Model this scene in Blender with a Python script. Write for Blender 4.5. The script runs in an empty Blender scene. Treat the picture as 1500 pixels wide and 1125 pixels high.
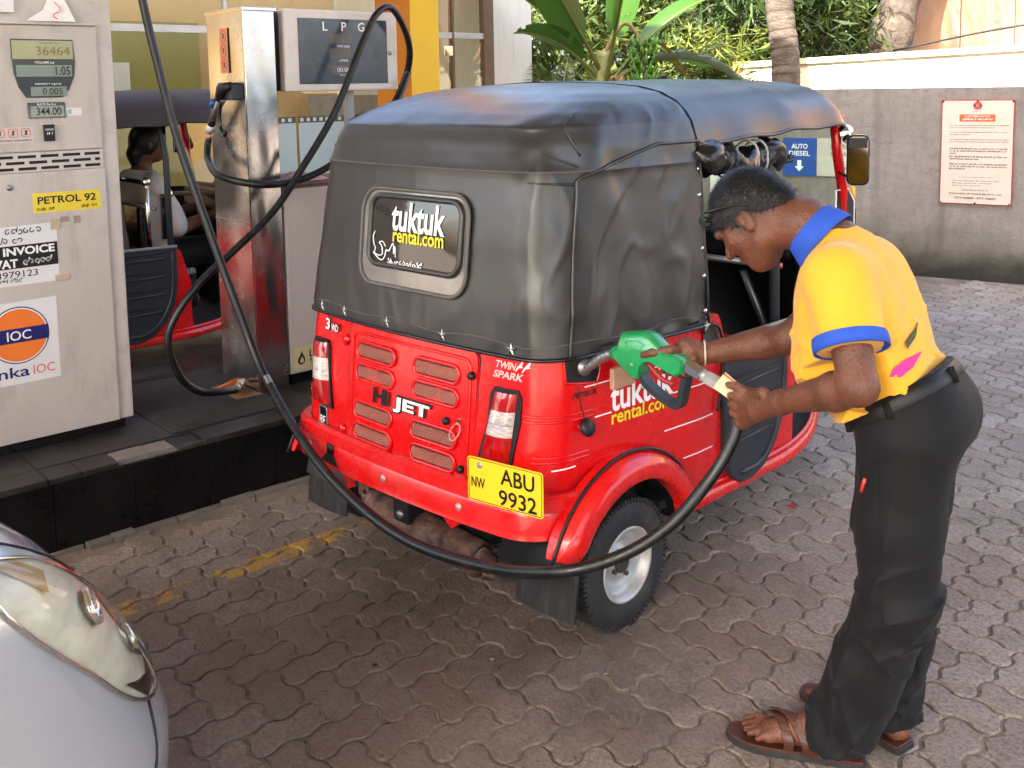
import bpy, bmesh, math, random
import numpy as np
from mathutils import Vector, Matrix, noise as mnoise
random.seed(7)
rad = math.radians
scene = bpy.context.scene
COL = scene.collection

# ------------------------------------------------------------------ camera
def make_camera():
    yaw, pitch, roll = rad(48.5), rad(-6.17), rad(1.0)
    f = Vector((0, math.cos(pitch), math.sin(pitch))); r = Vector((1, 0, 0)); u = Vector((0, -math.sin(pitch), math.cos(pitch)))
    rz = Matrix.Rotation(yaw, 3, 'Z')
    f, r, u = rz @ f, rz @ r, rz @ u
    r2 = math.cos(roll) * r - math.sin(roll) * u
    u2 = math.sin(roll) * r + math.cos(roll) * u
    cam = bpy.data.cameras.new('camera')
    ob = bpy.data.objects.new('camera', cam); COL.objects.link(ob)
    m = Matrix((r2, u2, -f)).transposed().to_4x4(); m.translation = (0, 0, 1.68)
    ob.matrix_world = m
    cam.sensor_width = 36; cam.lens = 1480 / 1500 * 36
    cam.shift_x = 0.0; cam.shift_y = (285 - 562.5) / 1500
    cam.clip_start = 0.05; cam.clip_end = 600
    scene.camera = ob
make_camera()

# ------------------------------------------------------------------ sky, sun, exposure
SUN_AZ, SUN_EL = rad(163), rad(45)
world = bpy.data.worlds.new('World'); scene.world = world; world.use_nodes = True
wn = world.node_tree.nodes; wl = world.node_tree.links
bgn = wn['Background']
sky = wn.new('ShaderNodeTexSky'); sky.sky_type = 'NISHITA'; sky.sun_disc = False
sky.sun_elevation = SUN_EL; sky.sun_rotation = SUN_AZ; sky.dust_density = 5.0; sky.ozone_density = 0.6
wl.new(sky.outputs[0], bgn.inputs[0]); bgn.inputs[1].default_value = 0.15
sl = bpy.data.lights.new('sun', 'SUN'); sl.energy = 4.0; sl.angle = rad(0.6); sl.color = (1.0, 0.94, 0.84)
so = bpy.data.objects.new('sun', sl); COL.objects.link(so)
sdir = Vector((math.sin(SUN_AZ) * math.cos(SUN_EL), math.cos(SUN_AZ) * math.cos(SUN_EL), math.sin(SUN_EL)))
so.rotation_euler = sdir.to_track_quat('Z', 'Y').to_euler(); so.location = sdir * 30
vs = scene.view_settings
scene.display_settings.display_device = 'sRGB'
vs.view_transform = 'Standard'; vs.look = 'None'; vs.gamma = 1.0; vs.use_curve_mapping = False
vs.exposure = 3.0
scene.render.engine = 'CYCLES'
cy = scene.cycles
cy.max_bounces = 8; cy.diffuse_bounces = 4; cy.glossy_bounces = 4; cy.transmission_bounces = 6; cy.transparent_max_bounces = 12
cy.caustics_reflective = False; cy.caustics_refractive = False
cy.sample_clamp_indirect = 6.0
cy.use_denoising = True

# ------------------------------------------------------------------ materials
MATS = {}
def _nt(name):
    m = bpy.data.materials.new(name); m.use_nodes = True
    return m, m.node_tree.nodes, m.node_tree.links, m.node_tree.nodes['Principled BSDF']
def lin(c):
    return tuple(((v / 255) / 12.92 if v / 255 <= 0.04045 else ((v / 255 + 0.055) / 1.055) ** 2.4) for v in c)
def mat(name, col, rough=0.5, metal=0.0, coat=0.0, var=0.12, vscale=6.0, bump=0.0, bscale=60.0, trans=0.0, emit=None, dirt=None, dirt_amt=0.0, dscale=5.0, rvar=0.0, spec=0.5, sheen=0.0, ior=1.45, stretch=None, sss=0.0, coatr=0.08):
    if name in MATS: return MATS[name]
    m, N, L, b = _nt(name)
    tc = N.new('ShaderNodeTexCoord'); src = tc.outputs['Object']
    if stretch:
        mp = N.new('ShaderNodeMapping'); mp.inputs['Scale'].default_value = stretch; L.new(src, mp.inputs[0]); src = mp.outputs[0]
    b.inputs['Roughness'].default_value = rough; b.inputs['Metallic'].default_value = metal
    b.inputs['Coat Weight'].default_value = coat; b.inputs['Coat Roughness'].default_value = coatr
    b.inputs['Specular IOR Level'].default_value = spec; b.inputs['IOR'].default_value = ior
    b.inputs['Transmission Weight'].default_value = trans
    if sheen: b.inputs['Sheen Weight'].default_value = sheen
    if sss:
        b.inputs['Subsurface Weight'].default_value = sss; b.inputs['Subsurface Radius'].default_value = (0.008, 0.003, 0.0015); b.inputs['Subsurface Scale'].default_value = 1.0
    cur = None
    n1 = N.new('ShaderNodeTexNoise'); n1.inputs['Scale'].default_value = vscale; n1.inputs['Detail'].default_value = 6; n1.inputs['Roughness'].default_value = 0.6
    L.new(src, n1.inputs['Vector'])
    mx = N.new('ShaderNodeMix'); mx.data_type = 'RGBA'
    c = Vector(col[:3])
    mx.inputs[6].default_value = (*[max(0, v * (1 - var)) for v in c], 1); mx.inputs[7].default_value = (*[min(1, v * (1 + var)) for v in c], 1)
    cr = N.new('ShaderNodeMapRange'); cr.inputs[1].default_value = 0.3; cr.inputs[2].default_value = 0.7
    L.new(n1.outputs['Fac'], cr.inputs[0]); L.new(cr.outputs[0], mx.inputs[0]); cur = mx.outputs[2]
    if dirt:
        n2 = N.new('ShaderNodeTexNoise'); n2.inputs['Scale'].default_value = dscale; n2.inputs['Detail'].default_value = 8; n2.inputs['Roughness'].default_value = 0.7
        L.new(src, n2.inputs['Vector'])
        r2 = N.new('ShaderNodeMapRange'); r2.inputs[1].default_value = 0.5; r2.inputs[2].default_value = 0.75; r2.inputs[4].default_value = dirt_amt
        L.new(n2.outputs['Fac'], r2.inputs[0])
        m2 = N.new('ShaderNodeMix'); m2.data_type = 'RGBA'; m2.inputs[7].default_value = (*dirt, 1)
        L.new(r2.outputs[0], m2.inputs[0]); L.new(cur, m2.inputs[6]); cur = m2.outputs[2]
        if rvar:
            r3 = N.new('ShaderNodeMapRange'); r3.inputs[3].default_value = rough; r3.inputs[4].default_value = min(1, rough + rvar)
            r3.inputs[1].default_value = 0.4; r3.inputs[2].default_value = 0.75
            L.new(n2.outputs['Fac'], r3.inputs[0]); L.new(r3.outputs[0], b.inputs['Roughness'])
    L.new(cur, b.inputs['Base Color'])
    if bump:
        n3 = N.new('ShaderNodeTexNoise'); n3.inputs['Scale'].default_value = bscale; n3.inputs['Detail'].default_value = 5
        L.new(src, n3.inputs['Vector'])
        bp = N.new('ShaderNodeBump'); bp.inputs['Strength'].default_value = bump; bp.inputs['Distance'].default_value = 0.01
        L.new(n3.outputs['Fac'], bp.inputs['Height']); L.new(bp.outputs[0], b.inputs['Normal'])
    if emit:
        b.inputs['Emission Color'].default_value = (*emit[:3], 1); b.inputs['Emission Strength'].default_value = emit[3]
    MATS[name] = m
    return m
def glass_mat(name, tint, refl=0.9, rough=0.0, alpha_tint=1.0):
    m, N, L, b = _nt(name); N.remove(b)
    out = N['Material Output']
    tr = N.new('ShaderNodeBsdfTransparent'); tr.inputs[0].default_value = (*tint, 1)
    gl = N.new('ShaderNodeBsdfGlossy'); gl.inputs['Roughness'].default_value = rough
    fr = N.new('ShaderNodeFresnel'); fr.inputs[0].default_value = 1.5
    mu = N.new('ShaderNodeMath'); mu.operation = 'MULTIPLY_ADD'; mu.inputs[1].default_value = refl; mu.inputs[2].default_value = 0.02; mu.use_clamp = True
    L.new(fr.outputs[0], mu.inputs[0])
    mix = N.new('ShaderNodeMixShader'); L.new(mu.outputs[0], mix.inputs[0]); L.new(tr.outputs[0], mix.inputs[1]); L.new(gl.outputs[0], mix.inputs[2])
    L.new(mix.outputs[0], out.inputs[0]); MATS[name] = m
    return m

def red_paint():
    m, N, L, b = _nt('red paint')
    tc = N.new('ShaderNodeTexCoord'); sp = N.new('ShaderNodeSeparateXYZ'); L.new(tc.outputs['Object'], sp.inputs[0])
    def nz(s, d=7, r=0.65, st=None):
        n = N.new('ShaderNodeTexNoise'); n.inputs['Scale'].default_value = s; n.inputs['Detail'].default_value = d; n.inputs['Roughness'].default_value = r
        src = tc.outputs['Object']
        if st:
            mp = N.new('ShaderNodeMapping'); mp.inputs['Scale'].default_value = st; L.new(src, mp.inputs[0]); src = mp.outputs[0]
        L.new(src, n.inputs['Vector']); return n.outputs['Fac']
    def rm(v, a, c, lo=0.0, hi=1.0):
        r = N.new('ShaderNodeMapRange'); r.inputs[1].default_value = a; r.inputs[2].default_value = c; r.inputs[3].default_value = lo; r.inputs[4].default_value = hi
        L.new(v, r.inputs[0]); return r.outputs[0]
    def mt(op, a, c):
        x = N.new('ShaderNodeMath'); x.operation = op; x.use_clamp = op == 'MULTIPLY'
        for k, q in ((0, a), (1, c)):
            if isinstance(q, (float, int)): x.inputs[k].default_value = q
            else: L.new(q, x.inputs[k])
        return x.outputs[0]
    def mx(f, a, c):
        x = N.new('ShaderNodeMix'); x.data_type = 'RGBA'; L.new(f, x.inputs[0])
        for k, q in ((6, a), (7, c)):
            if isinstance(q, tuple): x.inputs[k].default_value = (*q, 1)
            else: L.new(q, x.inputs[k])
        return x.outputs[2]
    c = mx(rm(nz(3), 0.3, 0.7), (0.56, 0.003, 0.005), (0.66, 0.004, 0.006))
    dust = mt('MULTIPLY', rm(nz(7, 9, 0.7), 0.42, 0.72), rm(sp.outputs[2], 0.60, 0.25, 0.03, 0.30))
    c = mx(dust, c, (0.33, 0.085, 0.06))                       # road dust, thicker low down
    scr = rm(nz(90, 3, 0.5, (0.06, 1.0, 1.0)), 0.70, 0.74, 0.0, 0.35)
    c = mx(scr, c, (0.40, 0.10, 0.09))                         # fine scratches
    L.new(c, b.inputs['Base Color'])
    L.new(mt('ADD', rm(nz(11, 8, 0.7), 0.35, 0.7, 0.18, 0.36), mt('MULTIPLY', dust, 0.35)), b.inputs['Roughness'])
    b.inputs['Coat Weight'].default_value = 0.35; b.inputs['Coat Roughness'].default_value = 0.06; b.inputs['Specular IOR Level'].default_value = 0.4
    bp = N.new('ShaderNodeBump'); bp.inputs['Strength'].default_value = 0.25; bp.inputs['Distance'].default_value = 0.01
    L.new(nz(5, 3, 0.5), bp.inputs['Height']); L.new(bp.outputs[0], b.inputs['Normal']); L.new(bp.outputs[0], b.inputs['Coat Normal'])
    return m
RED = red_paint()
VINYL = mat('black vinyl', (0.023, 0.0215, 0.0215), 0.36, coat=0.25, var=0.15, vscale=4, bump=0.07, bscale=14, dirt=(0.046, 0.043, 0.040), dirt_amt=0.45, dscale=3, rvar=0.15, spec=0.55, coatr=0.25)
VINYLS = mat('glossy black vinyl', (0.008, 0.008, 0.009), 0.22, bump=0.5, bscale=18, spec=0.6)
BROWNV = mat('brown vinyl', (0.034, 0.022, 0.021), 0.6, bump=0.2, bscale=8)
PLASTIC = mat('dark plastic', (0.017, 0.021, 0.027), 0.42, var=0.15, bump=0.08, bscale=300, dirt=(0.05, 0.05, 0.05), dirt_amt=0.2)
BLACK = mat('black', (0.006, 0.006, 0.007), 0.5)
BLACKG = mat('black gloss', (0.008, 0.008, 0.01), 0.15)
RUBBER = mat('tyre rubber', (0.016, 0.016, 0.017), 0.7, bump=0.25, bscale=120, dirt=(0.10, 0.085, 0.07), dirt_amt=0.35, dscale=12)
HOSE = mat('hose rubber', (0.005, 0.0055, 0.0065), 0.30, bump=0.06, bscale=150, dirt=(0.04, 0.038, 0.036), dirt_amt=0.5, dscale=22, rvar=0.3)
FLAP = mat('mud flap rubber', (0.012, 0.0125, 0.014), 0.6, bump=0.2, bscale=30, dirt=(0.075, 0.07, 0.065), dirt_amt=0.6, dscale=6, stretch=(5, 5, 0.8))
CHROME = mat('chrome', (0.72, 0.72, 0.72), 0.1, 1.0, var=0.05)
STEEL = mat('stainless steel', (0.60, 0.585, 0.57), 0.17, 1.0, var=0.06, vscale=2, bump=0.10, bscale=3.0, dirt=(0.45, 0.42, 0.40), dirt_amt=0.5, dscale=3, rvar=0.22)
SILVER = mat('silver painted steel', (0.40, 0.40, 0.39), 0.40, 0.3, var=0.15, vscale=25, dirt=(0.14, 0.10, 0.075), dirt_amt=0.5, dscale=14)
GREYM = mat('grey metal', (0.30, 0.30, 0.31), 0.4, 0.8)
RUST = mat('rusty exhaust steel', (0.105, 0.052, 0.036), 0.65, 0.35, var=0.6, vscale=22, bump=0.5, bscale=60, dirt=(0.26, 0.19, 0.155), dirt_amt=0.85, dscale=14)
WHITE = mat('white', (0.80, 0.79, 0.77), 0.5, var=0.03)
WHITEP = mat('white decal', (0.85, 0.85, 0.84), 0.35, var=0.02)
YELLOWP = mat('yellow decal', (0.80, 0.66, 0.02), 0.35, var=0.03)
PLATE = mat('plate yellow', (0.80, 0.52, 0.02), 0.4, var=0.05, vscale=20, dirt=(0.3, 0.2, 0.05), dirt_amt=0.15)
LENSR = mat('red lens', (0.34, 0.003, 0.005), 0.07, coat=1.0, var=0.35, vscale=60)
LENSW = mat('clear lens', (0.56, 0.50, 0.48), 0.10, 0.2, coat=1.0, var=0.45, vscale=50, stretch=(1, 1, 3))
PUMP = mat('pump cream paint', (0.53, 0.480, 0.435), 0.42, var=0.08, vscale=2.2, dirt=(0.27, 0.225, 0.185), dirt_amt=0.6, dscale=5, rvar=0.2, bump=0.10, bscale=5, stretch=(1, 1.6, 0.6))
PUMPE = mat('pump edge paint', (0.56, 0.515, 0.47), 0.45, var=0.05, vscale=3, dirt=(0.30, 0.24, 0.20), dirt_amt=0.5, dscale=12)
LPGW = mat('white enamel', (0.66, 0.60, 0.54), 0.4, var=0.05, dirt=(0.3, 0.22, 0.18), dirt_amt=0.3, dscale=10)
LPGG = mat('grey cabinet paint', (0.50, 0.46, 0.42), 0.4, var=0.06, dirt=(0.3, 0.26, 0.22), dirt_amt=0.3, dscale=6)
SCREEN = mat('display glass', (0.05, 0.06, 0.085), 0.16, var=0.25, vscale=7, dirt=(0.12, 0.13, 0.16), dirt_amt=0.5, dscale=9, coat=0.6)
LCD = mat('lcd', (0.20, 0.26, 0.23), 0.1, var=0.1, coat=1.0)
LCDY = mat('lcd pale', (0.36, 0.36, 0.20), 0.1, var=0.1, coat=1.0)
LCDD = mat('dark display mask', (0.03, 0.045, 0.055), 0.06, coat=1.0)
BLUE = mat('blue', (0.012, 0.05, 0.42), 0.6)
NAVY = mat('navy', (0.006, 0.012, 0.13), 0.4)
ORANGE = mat('logo orange', (0.85, 0.20, 0.03), 0.4, var=0.04)
SALMONT = mat('faded red print', (0.65, 0.14, 0.12), 0.5, var=0.1)
REDP = mat('red print', (0.70, 0.06, 0.03), 0.5)
YSTICK = mat('yellow sticker', (0.80, 0.62, 0.05), 0.4, var=0.05)
TAPE = mat('old tape', (0.50, 0.40, 0.26), 0.5)
PAPER = mat('paper', (0.74, 0.73, 0.72), 0.7, var=0.03)
TILE = mat('black granite tile', (0.003, 0.003, 0.0035), 0.25, var=0.3, vscale=40, spec=0.35, dirt=(0.012, 0.011, 0.010), dirt_amt=0.3, dscale=5, rvar=0.3)
TILETOP = mat('worn dark tile', (0.016, 0.0145, 0.0135), 0.35, var=0.3, vscale=8, dirt=(0.085, 0.065, 0.052), dirt_amt=0.6, dscale=4, rvar=0.3, bump=0.08, bscale=30)
GROUT = mat('cement', (0.16, 0.14, 0.125), 0.85, bump=0.3, bscale=60)
GREENP = mat('green nozzle plastic', (0.012, 0.26, 0.075), 0.22, coat=0.6, var=0.08, dirt=(0.10, 0.30, 0.18), dirt_amt=0.4, dscale=25)
RED2 = mat('bright red cap', (0.65, 0.05, 0.03), 0.4)
STARM = mat('star stud', (0.30, 0.30, 0.30), 0.35, 1.0)
GLASS = glass_mat('clear glass', (0.90, 0.95, 0.92), 1.0)
GLASSG = glass_mat('green windscreen glass', (0.72, 0.86, 0.76), 0.9)
GLASSD = mat('dark rear window', (0.014, 0.012, 0.011), 0.05, coat=0.5, spec=0.7)
CLEARV = mat('clear vinyl border', (0.17, 0.16, 0.15), 0.14, coat=0.8, var=0.35, vscale=6, bump=0.3, bscale=12)
FROST = mat('frosted film', (0.38, 0.46, 0.45), 0.3, var=0.05, vscale=2, coat=0.5)

# ------------------------------------------------------------------ mesh helpers
def tag(o, label=None, cat=None, group=None, kind=None):
    if label: o['label'] = label
    if cat: o['category'] = cat
    if group: o['group'] = group
    if kind: o['kind'] = kind
    return o
def empty(name, loc=(0, 0, 0), rz=0.0, label=None, cat=None, group=None):
    o = bpy.data.objects.new(name, None); COL.objects.link(o); o.location = loc; o.rotation_euler = (0, 0, rz)
    o.empty_display_size = 0.1
    return tag(o, label, cat, group)
def catmull(pts, n=8, closed=False):
    P = [Vector(p) for p in pts]; out = []
    m = len(P)
    rng = m if closed else m - 1
    for i in range(rng):
        p0 = P[(i - 1) % m] if (closed or i > 0) else P[0] * 2 - P[1]
        p1 = P[i]; p2 = P[(i + 1) % m]
        p3 = P[(i + 2) % m] if (closed or i + 2 < m) else P[-1] * 2 - P[-2]
        for k in range(n):
            t = k / n
            out.append(0.5 * ((2 * p1) + (p2 - p0) * t + (2 * p0 - 5 * p1 + 4 * p2 - p3) * t * t + (3 * p1 - p0 - 3 * p2 + p3) * t ** 3))
    if not closed: out.append(P[-1])
    return out
class MB:
    def __init__(s): s.v = []; s.f = []; s.m = []; s.sm = []; s.mats = []
    def mi(s, m):
        if m not in s.mats: s.mats.append(m)
        return s.mats.index(m)
    def add(s, verts, faces, m, smooth=False, xf=None):
        o = len(s.v)
        for p in verts:
            p = Vector(p)
            s.v.append(xf @ p if xf else p)
        i = s.mi(m)
        for f in faces:
            s.f.append([o + k for k in f]); s.m.append(i); s.sm.append(smooth)
        return s
    def box(s, lo, hi, m, bev=0.0, xf=None, smooth=False):
        lo = Vector(lo); hi = Vector(hi)
        if bev <= 0:
            v = [(x, y, z) for z in (lo.z, hi.z) for y in (lo.y, hi.y) for x in (lo.x, hi.x)]
            return s.add(v, [(0, 2, 3, 1), (4, 5, 7, 6), (0, 1, 5, 4), (2, 6, 7, 3), (0, 4, 6, 2), (1, 3, 7, 5)], m, smooth, xf)
        bm = bmesh.new(); bmesh.ops.create_cube(bm, size=1)
        c = (lo + hi) / 2; d = hi - lo
        for w in bm.verts: w.co = Vector((w.co.x * d.x + c.x, w.co.y * d.y + c.y, w.co.z * d.z + c.z))
        bmesh.ops.bevel(bm, geom=list(bm.edges), offset=min(bev, min(d) * 0.45), segments=2, affect='EDGES', profile=0.6)
        bm.verts.index_update()
        s.add([w.co.copy() for w in bm.verts], [[w.index for w in f.verts] for f in bm.faces], m, smooth, xf); bm.free(); return s
    def tube(s, path, r, m, n=10, closed=False, smooth=True, xf=None, flat=1.0, cap=True):
        P = [Vector(p) for p in path]; k = len(P)
        R = r if isinstance(r, (list, tuple)) else [r] * k
        T = []
        for i in range(k):
            a = P[(i - 1) % k] if (closed or i > 0) else P[i]; b = P[(i + 1) % k] if (closed or i < k - 1) else P[i]
            t = b - a
            T.append(t.normalized() if t.length > 1e-9 else Vector((0, 0, 1)))
        up = Vector((0, 0, 1)) if abs(T[0].z) < 0.9 else Vector((1, 0, 0))
        nx = (up - T[0] * up.dot(T[0])).normalized()
        V = []; F = []
        for i in range(k):
            nx = (nx - T[i] * nx.dot(T[i])).normalized(); ny = T[i].cross(nx)
            for j in range(n):
                a = 2 * math.pi * j / n
                V.append(P[i] + nx * math.cos(a) * R[i] + ny * math.sin(a) * R[i] * flat)
        for i in range(k if closed else k - 1):
            for j in range(n):
                a = i * n + j; b = i * n + (j + 1) % n; c = ((i + 1) % k) * n + (j + 1) % n; d = ((i + 1) % k) * n + j
                F.append((a, b, c, d))
        if cap and not closed:
            F.append(tuple(range(n))[::-1]); F.append(tuple((k - 1) * n + j for j in range(n)))
        return s.add(V, F, m, smooth, xf)
    def lathe(s, prof, m, n=32, xf=None, smooth=True, a0=0.0, a1=2 * math.pi):
        # prof: (r, h) pairs, axis z
        full = abs(a1 - a0 - 2 * math.pi) < 1e-6; kk = n if full else n + 1
        V = []; F = []
        for (r, h) in prof:
            for j in range(kk):
                a = a0 + (a1 - a0) * j / n
                V.append((r * math.cos(a), r * math.sin(a), h))
        for i in range(len(prof) - 1):
            for j in range(n):
                j2 = (j + 1) % kk if full else j + 1
                F.append((i * kk + j, i * kk + j2, (i + 1) * kk + j2, (i + 1) * kk + j))
        return s.add(V, F, m, smooth, xf)
    def grid(s, fn, nu, nv, m, smooth=True, xf=None, closed_u=False):
        V = [fn(i / nu, j / nv) for j in range(nv + 1) for i in range(nu + 1)]
        F = [(j * (nu + 1) + i, j * (nu + 1) + i + 1, (j + 1) * (nu + 1) + i + 1, (j + 1) * (nu + 1) + i) for j in range(nv) for i in range(nu)]
        return s.add(V, F, m, smooth, xf)
    def prism(s, poly, h0, h1, m, fn=None, xf=None, smooth=False, bev=0.0):
        # poly in (u,v); fn(u,v,h)->3D ; with a small chamfer
        fn = fn or (lambda u, v, h: Vector((u, v, h)))
        k = len(poly)
        cx = sum(p[0] for p in poly) / k; cy_ = sum(p[1] for p in poly) / k
        def ins(d):
            out = []
            for i in range(k):
                a = Vector(poly[i - 1]); b = Vector(poly[i]); c = Vector(poly[(i + 1) % k])
                e1 = (b - a); e2 = (c - b)
                n1 = Vector((-e1.y, e1.x)); n2 = Vector((-e2.y, e2.x))
                if n1.length > 0: n1.normalize()
                if n2.length > 0: n2.normalize()
                q = n1 + n2
                if q.length < 1e-6: q = n1
                else:
                    q.normalize(); q = q / max(0.4, q.dot(n1))
                out.append(b + q * d)
            return out
        area = sum(poly[i - 1][0] * poly[i][1] - poly[i][0] * poly[i - 1][1] for i in range(k))
        if area < 0: poly = poly[::-1]
        lay = [([Vector(p) for p in poly], h0)]
        if bev > 0: lay += [([Vector(p) for p in poly], h1 - bev), (ins(bev), h1)]
        else: lay += [([Vector(p) for p in poly], h1)]
        V = [fn(p.x, p.y, h) for (pp, h) in lay for p in pp]
        F = [tuple(range(k))[::-1]]
        for l in range(len(lay) - 1):
            for i in range(k):
                j = (i + 1) % k
                F.append((l * k + i, l * k + j, (l + 1) * k + j, (l + 1) * k + i))
        F.append(tuple((len(lay) - 1) * k + i for i in range(k)))
        return s.add(V, F, m, smooth, xf)
    def text(s, body, m, fn, w=None, h=None, bold=0.0, cx=0, cy=0, shear=0.0):
        V, F = text_mesh(body, bold)
        xs = [p[0] for p in V]; ys = [p[1] for p in V]
        x0, x1, y0, y1 = min(xs), max(xs), min(ys), max(ys)
        sy = (h / (y1 - y0)) if h else None; sx = (w / (x1 - x0)) if w else None
        if sy is None: sy = sx
        if sx is None: sx = sy
        out = [fn(cx + (p[0] - (x0 + x1) / 2) * sx + shear * (p[1] - y0) * sy, cy + (p[1] - (y0 + y1) / 2) * sy) for p in V]
        return s.add(out, F, m)
    def build(s, name, parent=None, label=None, cat=None, group=None, kind=None, sharp=None):
        me = bpy.data.meshes.new(name); me.from_pydata([tuple(p) for p in s.v], [], s.f)
        for m in s.mats: me.materials.append(m)
        me.polygons.foreach_set('material_index', s.m); me.polygons.foreach_set('use_smooth', s.sm)
        me.update()
        if sharp is not None:
            try: me.set_sharp_from_angle(angle=rad(sharp))
            except Exception: pass
        o = bpy.data.objects.new(name, me); COL.objects.link(o)
        if parent is not None: o.parent = parent
        return tag(o, label, cat, group, kind)
_TX = {}
def text_mesh(body, bold=0.0):
    key = (body, bold)
    if key in _TX: return _TX[key]
    cu = bpy.data.curves.new('txt', 'FONT'); cu.body = body; cu.size = 1.0; cu.offset = bold; cu.resolution_u = 3
    ob = bpy.data.objects.new('txt', cu)
    me = bpy.data.meshes.new_from_object(ob)
    r = ([tuple(v.co) for v in me.vertices], [list(p.vertices) for p in me.polygons])
    bpy.data.objects.remove(ob); bpy.data.meshes.remove(me); bpy.data.curves.remove(cu)
    _TX[key] = r
    return r
def rrect(w, h, r, n=5, cx=0, cy=0):
    out = []
    for (sx, sy, a0) in ((1, 1, 0), (-1, 1, 90), (-1, -1, 180), (1, -1, 270)):
        for k in range(n + 1):
            a = rad(a0 + 90 * k / n)
            out.append((cx + sx * (w / 2 - r) + r * math.cos(a), cy + sy * (h / 2 - r) + r * math.sin(a)))
    return out
def surf_fill(mb, poly, fn, m, rings=5, off=0.0, smooth=True):
    # fill a star-shaped polygon on a curved surface fn(u,v,off)
    k = len(poly); cx = sum(p[0] for p in poly) / k; cyy = sum(p[1] for p in poly) / k
    V = []; F = []
    for r in range(rings, 0, -1):
        t = r / rings
        for p in poly: V.append(fn(cx + (p[0] - cx) * t, cyy + (p[1] - cyy) * t, off))
    V.append(fn(cx, cyy, off))
    for r in range(rings - 1):
        for i in range(k):
            j = (i + 1) % k; F.append((r * k + i, r * k + j, (r + 1) * k + j, (r + 1) * k + i))
    b = (rings - 1) * k
    for i in range(k): F.append((b + i, b + (i + 1) % k, rings * k))
    mb.add(V, F, m, smooth)
def surf_ring(mb, poly_o, poly_i, fn, m, o0, o1, smooth=True):
    k = len(poly_o)
    V = [fn(p[0], p[1], o0) for p in poly_o] + [fn(p[0], p[1], o1) for p in poly_i]
    mb.add(V, [(i, (i + 1) % k, k + (i + 1) % k, k + i) for i in range(k)], m, smooth)
def curl(seed, cx, cy, h):
    # one rounded letter of the island's round script, as a stroke path
    rg = random.Random(seed); out = []
    a = rg.uniform(0, 6.28); n = 9
    turn = rg.choice((-1, 1)) * rg.uniform(4.2, 5.6)
    for i in range(n):
        t = i / (n - 1)
        r = h * 0.5 * (0.45 + 0.55 * t)
        out.append((cx + r * math.cos(a + turn * t) * 0.95, cy + r * math.sin(a + turn * t)))
    if rg.random() < 0.5: out.append((out[-1][0] + h * 0.15, cy + h * 0.75))
    return out
def script_line(mb, fn, m, x0, x1, y, h, seed, th=0.12, gap=0.2):
    rg = random.Random(seed); x = x0 + h * 0.4; k = 0
    while x < x1 - h * 0.3:
        p = curl(seed * 31 + k, x, y, h * 0.8); k += 1
        for i in range(len(p) - 1):
            a = Vector(p[i]); b = Vector(p[i + 1]); d = (b - a)
            if d.length < 1e-6: continue
            nn = Vector((-d.y, d.x)).normalized() * h * th * 0.5; d = d.normalized() * h * th * 0.3
            mb.add([fn(*(a - nn - d)), fn(*(b - nn + d)), fn(*(b + nn + d)), fn(*(a + nn - d))], [(0, 1, 2, 3)], m)
        x += h * (0.80 + (0.5 if rg.random() < gap else 0.0))
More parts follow.
